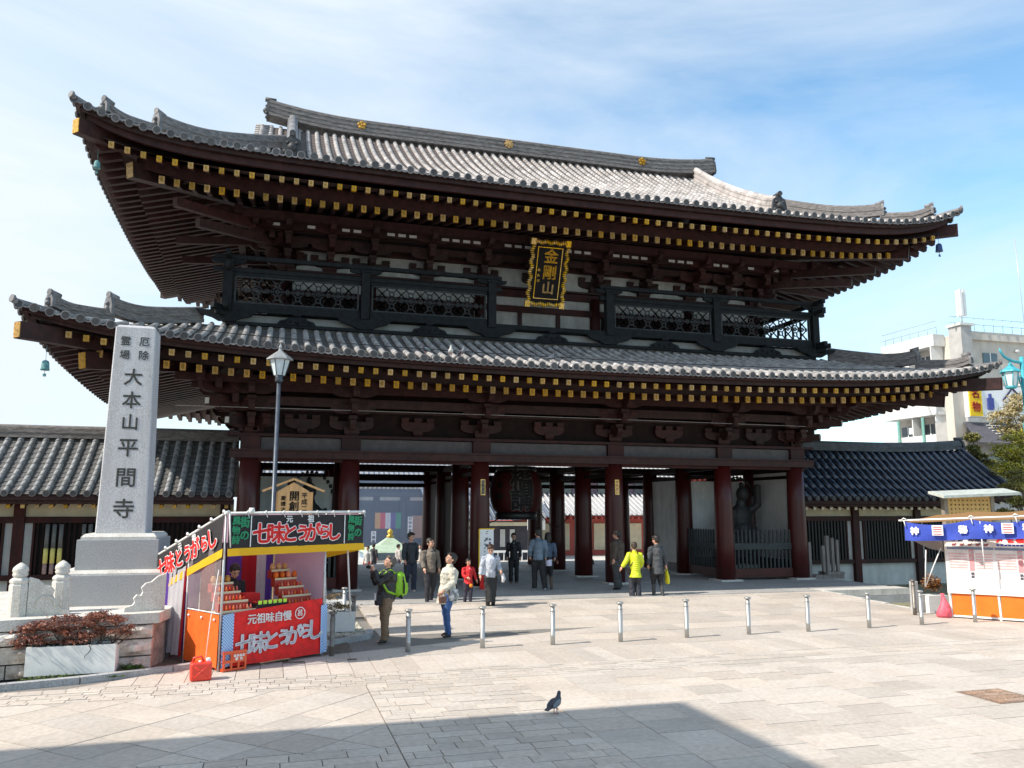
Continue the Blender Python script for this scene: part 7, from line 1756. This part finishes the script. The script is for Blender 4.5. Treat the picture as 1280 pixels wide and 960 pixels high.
tree('broadleaf_tree', 'dense yellow-green garden tree at the right edge behind the stall', 21.0, 1.0, -.3, 5.0, [((20.4, 1.0, 4.9), (.75, .7, .5)), ((21.1, 1.1, 5.3), (.8, .8, .5)), ((20.1, .9, 4.2), (.7, .7, .45)), ((20.9, 1.0, 4.4), (.8, .8, .5)), ((20.5, .6, 3.7), (.8, .7, .45)), ((21.5, .8, 3.9), (.8, .7, .5)), ((21.8, 1.2, 5.0), (.7, .7, .5))], L2, 22, 1900, .07)
tree('blossom_tree', 'sparse brownish tree with pale blossoms behind the turquoise lamp', 24.2, 3.6, -.3, 8.0, [((23.1, 3.6, 6.7), (.8, .7, .4)), ((23.9, 3.8, 7.1), (.8, .8, .5)), ((23.4, 3.4, 6.1), (.9, .8, .35)), ((24.4, 3.2, 6.5), (.8, .8, .5)), ((24.6, 3.6, 7.6), (.9, .8, .5)), ((24.2, 3.6, 5.9), (.8, .7, .4))], L3, 23, 1100, .07)
tree('pine_tree', 'low dark pine bough just right of the roofed notice', 16.3, -3.0, -.3, 3.4, [((16.0, -3.1, 3.35), (.45, .4, .25)), ((16.4, -3.0, 3.7), (.5, .5, .25)), ((16.2, -3.1, 2.8), (.5, .4, .22)), ((15.8, -3.0, 2.45), (.4, .4, .18))], L1, 24, 1700, .045, .09)
# ---------------------------------------------------------------- turquoise lamp
tl = thing('ornate_street_lamp', 'turquoise ornate street lamp with hanging lanterns at the right edge', 'street lamp', (13.75, -6.0, -.3))
X, Y = 13.62, -6.0
MB().lathe([(.12, 0), (.09, .4), (.075, 5.2), (.12, 5.25), (.12, 5.5), (.07, 5.6), (.06, 7.6)], 12, (X, Y, -.3)).build('post', TURQ, tl)
mb = MB(); mb.tube([(X+.3, Y, 7.05), (X-.1, Y, 7.12), (X-.4, Y, 7.16), (X-.66, Y, 7.26), (X-.80, Y, 7.42), (X-.84, Y, 7.52)], [.05, .05, .045, .04, .035, .02], 8); mb.tube([(X-.05, Y, 6.2), (X-.25, Y, 6.9), (X-.5, Y, 7.12)], .025, 6); mb.build('arm', TURQ, tl)
for dx, dz in ((-.50, 0), (.28, -.12)):
    cx = X+dx; cz = 6.35+dz
    g_ = MB().lathe([(.15, 0), (.22, .42)], 6, (cx, Y, cz), sm=False).build('glass', GLASSW, tl)
    mb = MB(); mb.lathe([(.12, -.08), (.17, -.05), (.17, .0)], 6, (cx, Y, cz), sm=False); mb.lathe([(.24, .42), (.31, .44), (.27, .50), (.12, .60), (.05, .64), (.04, .72)], 6, (cx, Y, cz), sm=False)
    for k in range(6): a = 2*math.pi*k/6; mb.tube([(cx+.155*math.cos(a), Y+.155*math.sin(a), cz), (cx+.225*math.cos(a), Y+.225*math.sin(a), cz+.42)], .016, 5)
    mb.build('lantern_frame', TURQ, tl)
# building on the sun's side whose shadow falls across the foreground -----------------
k_ = 12.0; bx1, by1 = -3.25-1.03*k_, -15.2-.17*k_
nb2 = thing('plaza_building', 'plain grey four-storey building left of the camera', 'building', (bx1-6, by1-10, 0))
MB().box(bx1-12, bx1, by1-26, by1, 0, k_).build('wall', CONC, nb2)
for fl in range(4):
    for k in range(7): MB().box(bx1-.02, bx1+.03, by1-24+k*3.4, by1-22+k*3.4, 1+fl*2.9, 2.6+fl*2.9).build('window', WINDK, nb2)
# incense smoke drifting in the court
sm_ = MB().box(-9, 2.5, 23.5, 42, -.95, 7).build('incense_smoke', None or mat('x_smoke', (1, 1, 1)))
smm = bpy.data.materials.new('incense_smoke'); smm.use_nodes = True; nn = smm.node_tree.nodes; nn.remove(nn['Principled BSDF'])
pv_ = nn.new('ShaderNodeVolumePrincipled'); pv_.inputs['Color'].default_value = (.55, .72, 1.0, 1); pv_.inputs['Density'].default_value = .016; pv_.inputs['Anisotropy'].default_value = .2
smm.node_tree.links.new(pv_.outputs[0], nn['Material Output'].inputs['Volume']); sm_.data.materials.clear(); sm_.data.materials.append(smm)
tag(sm_, 'bluish incense smoke drifting in front of the main hall', 'smoke', kind='stuff')
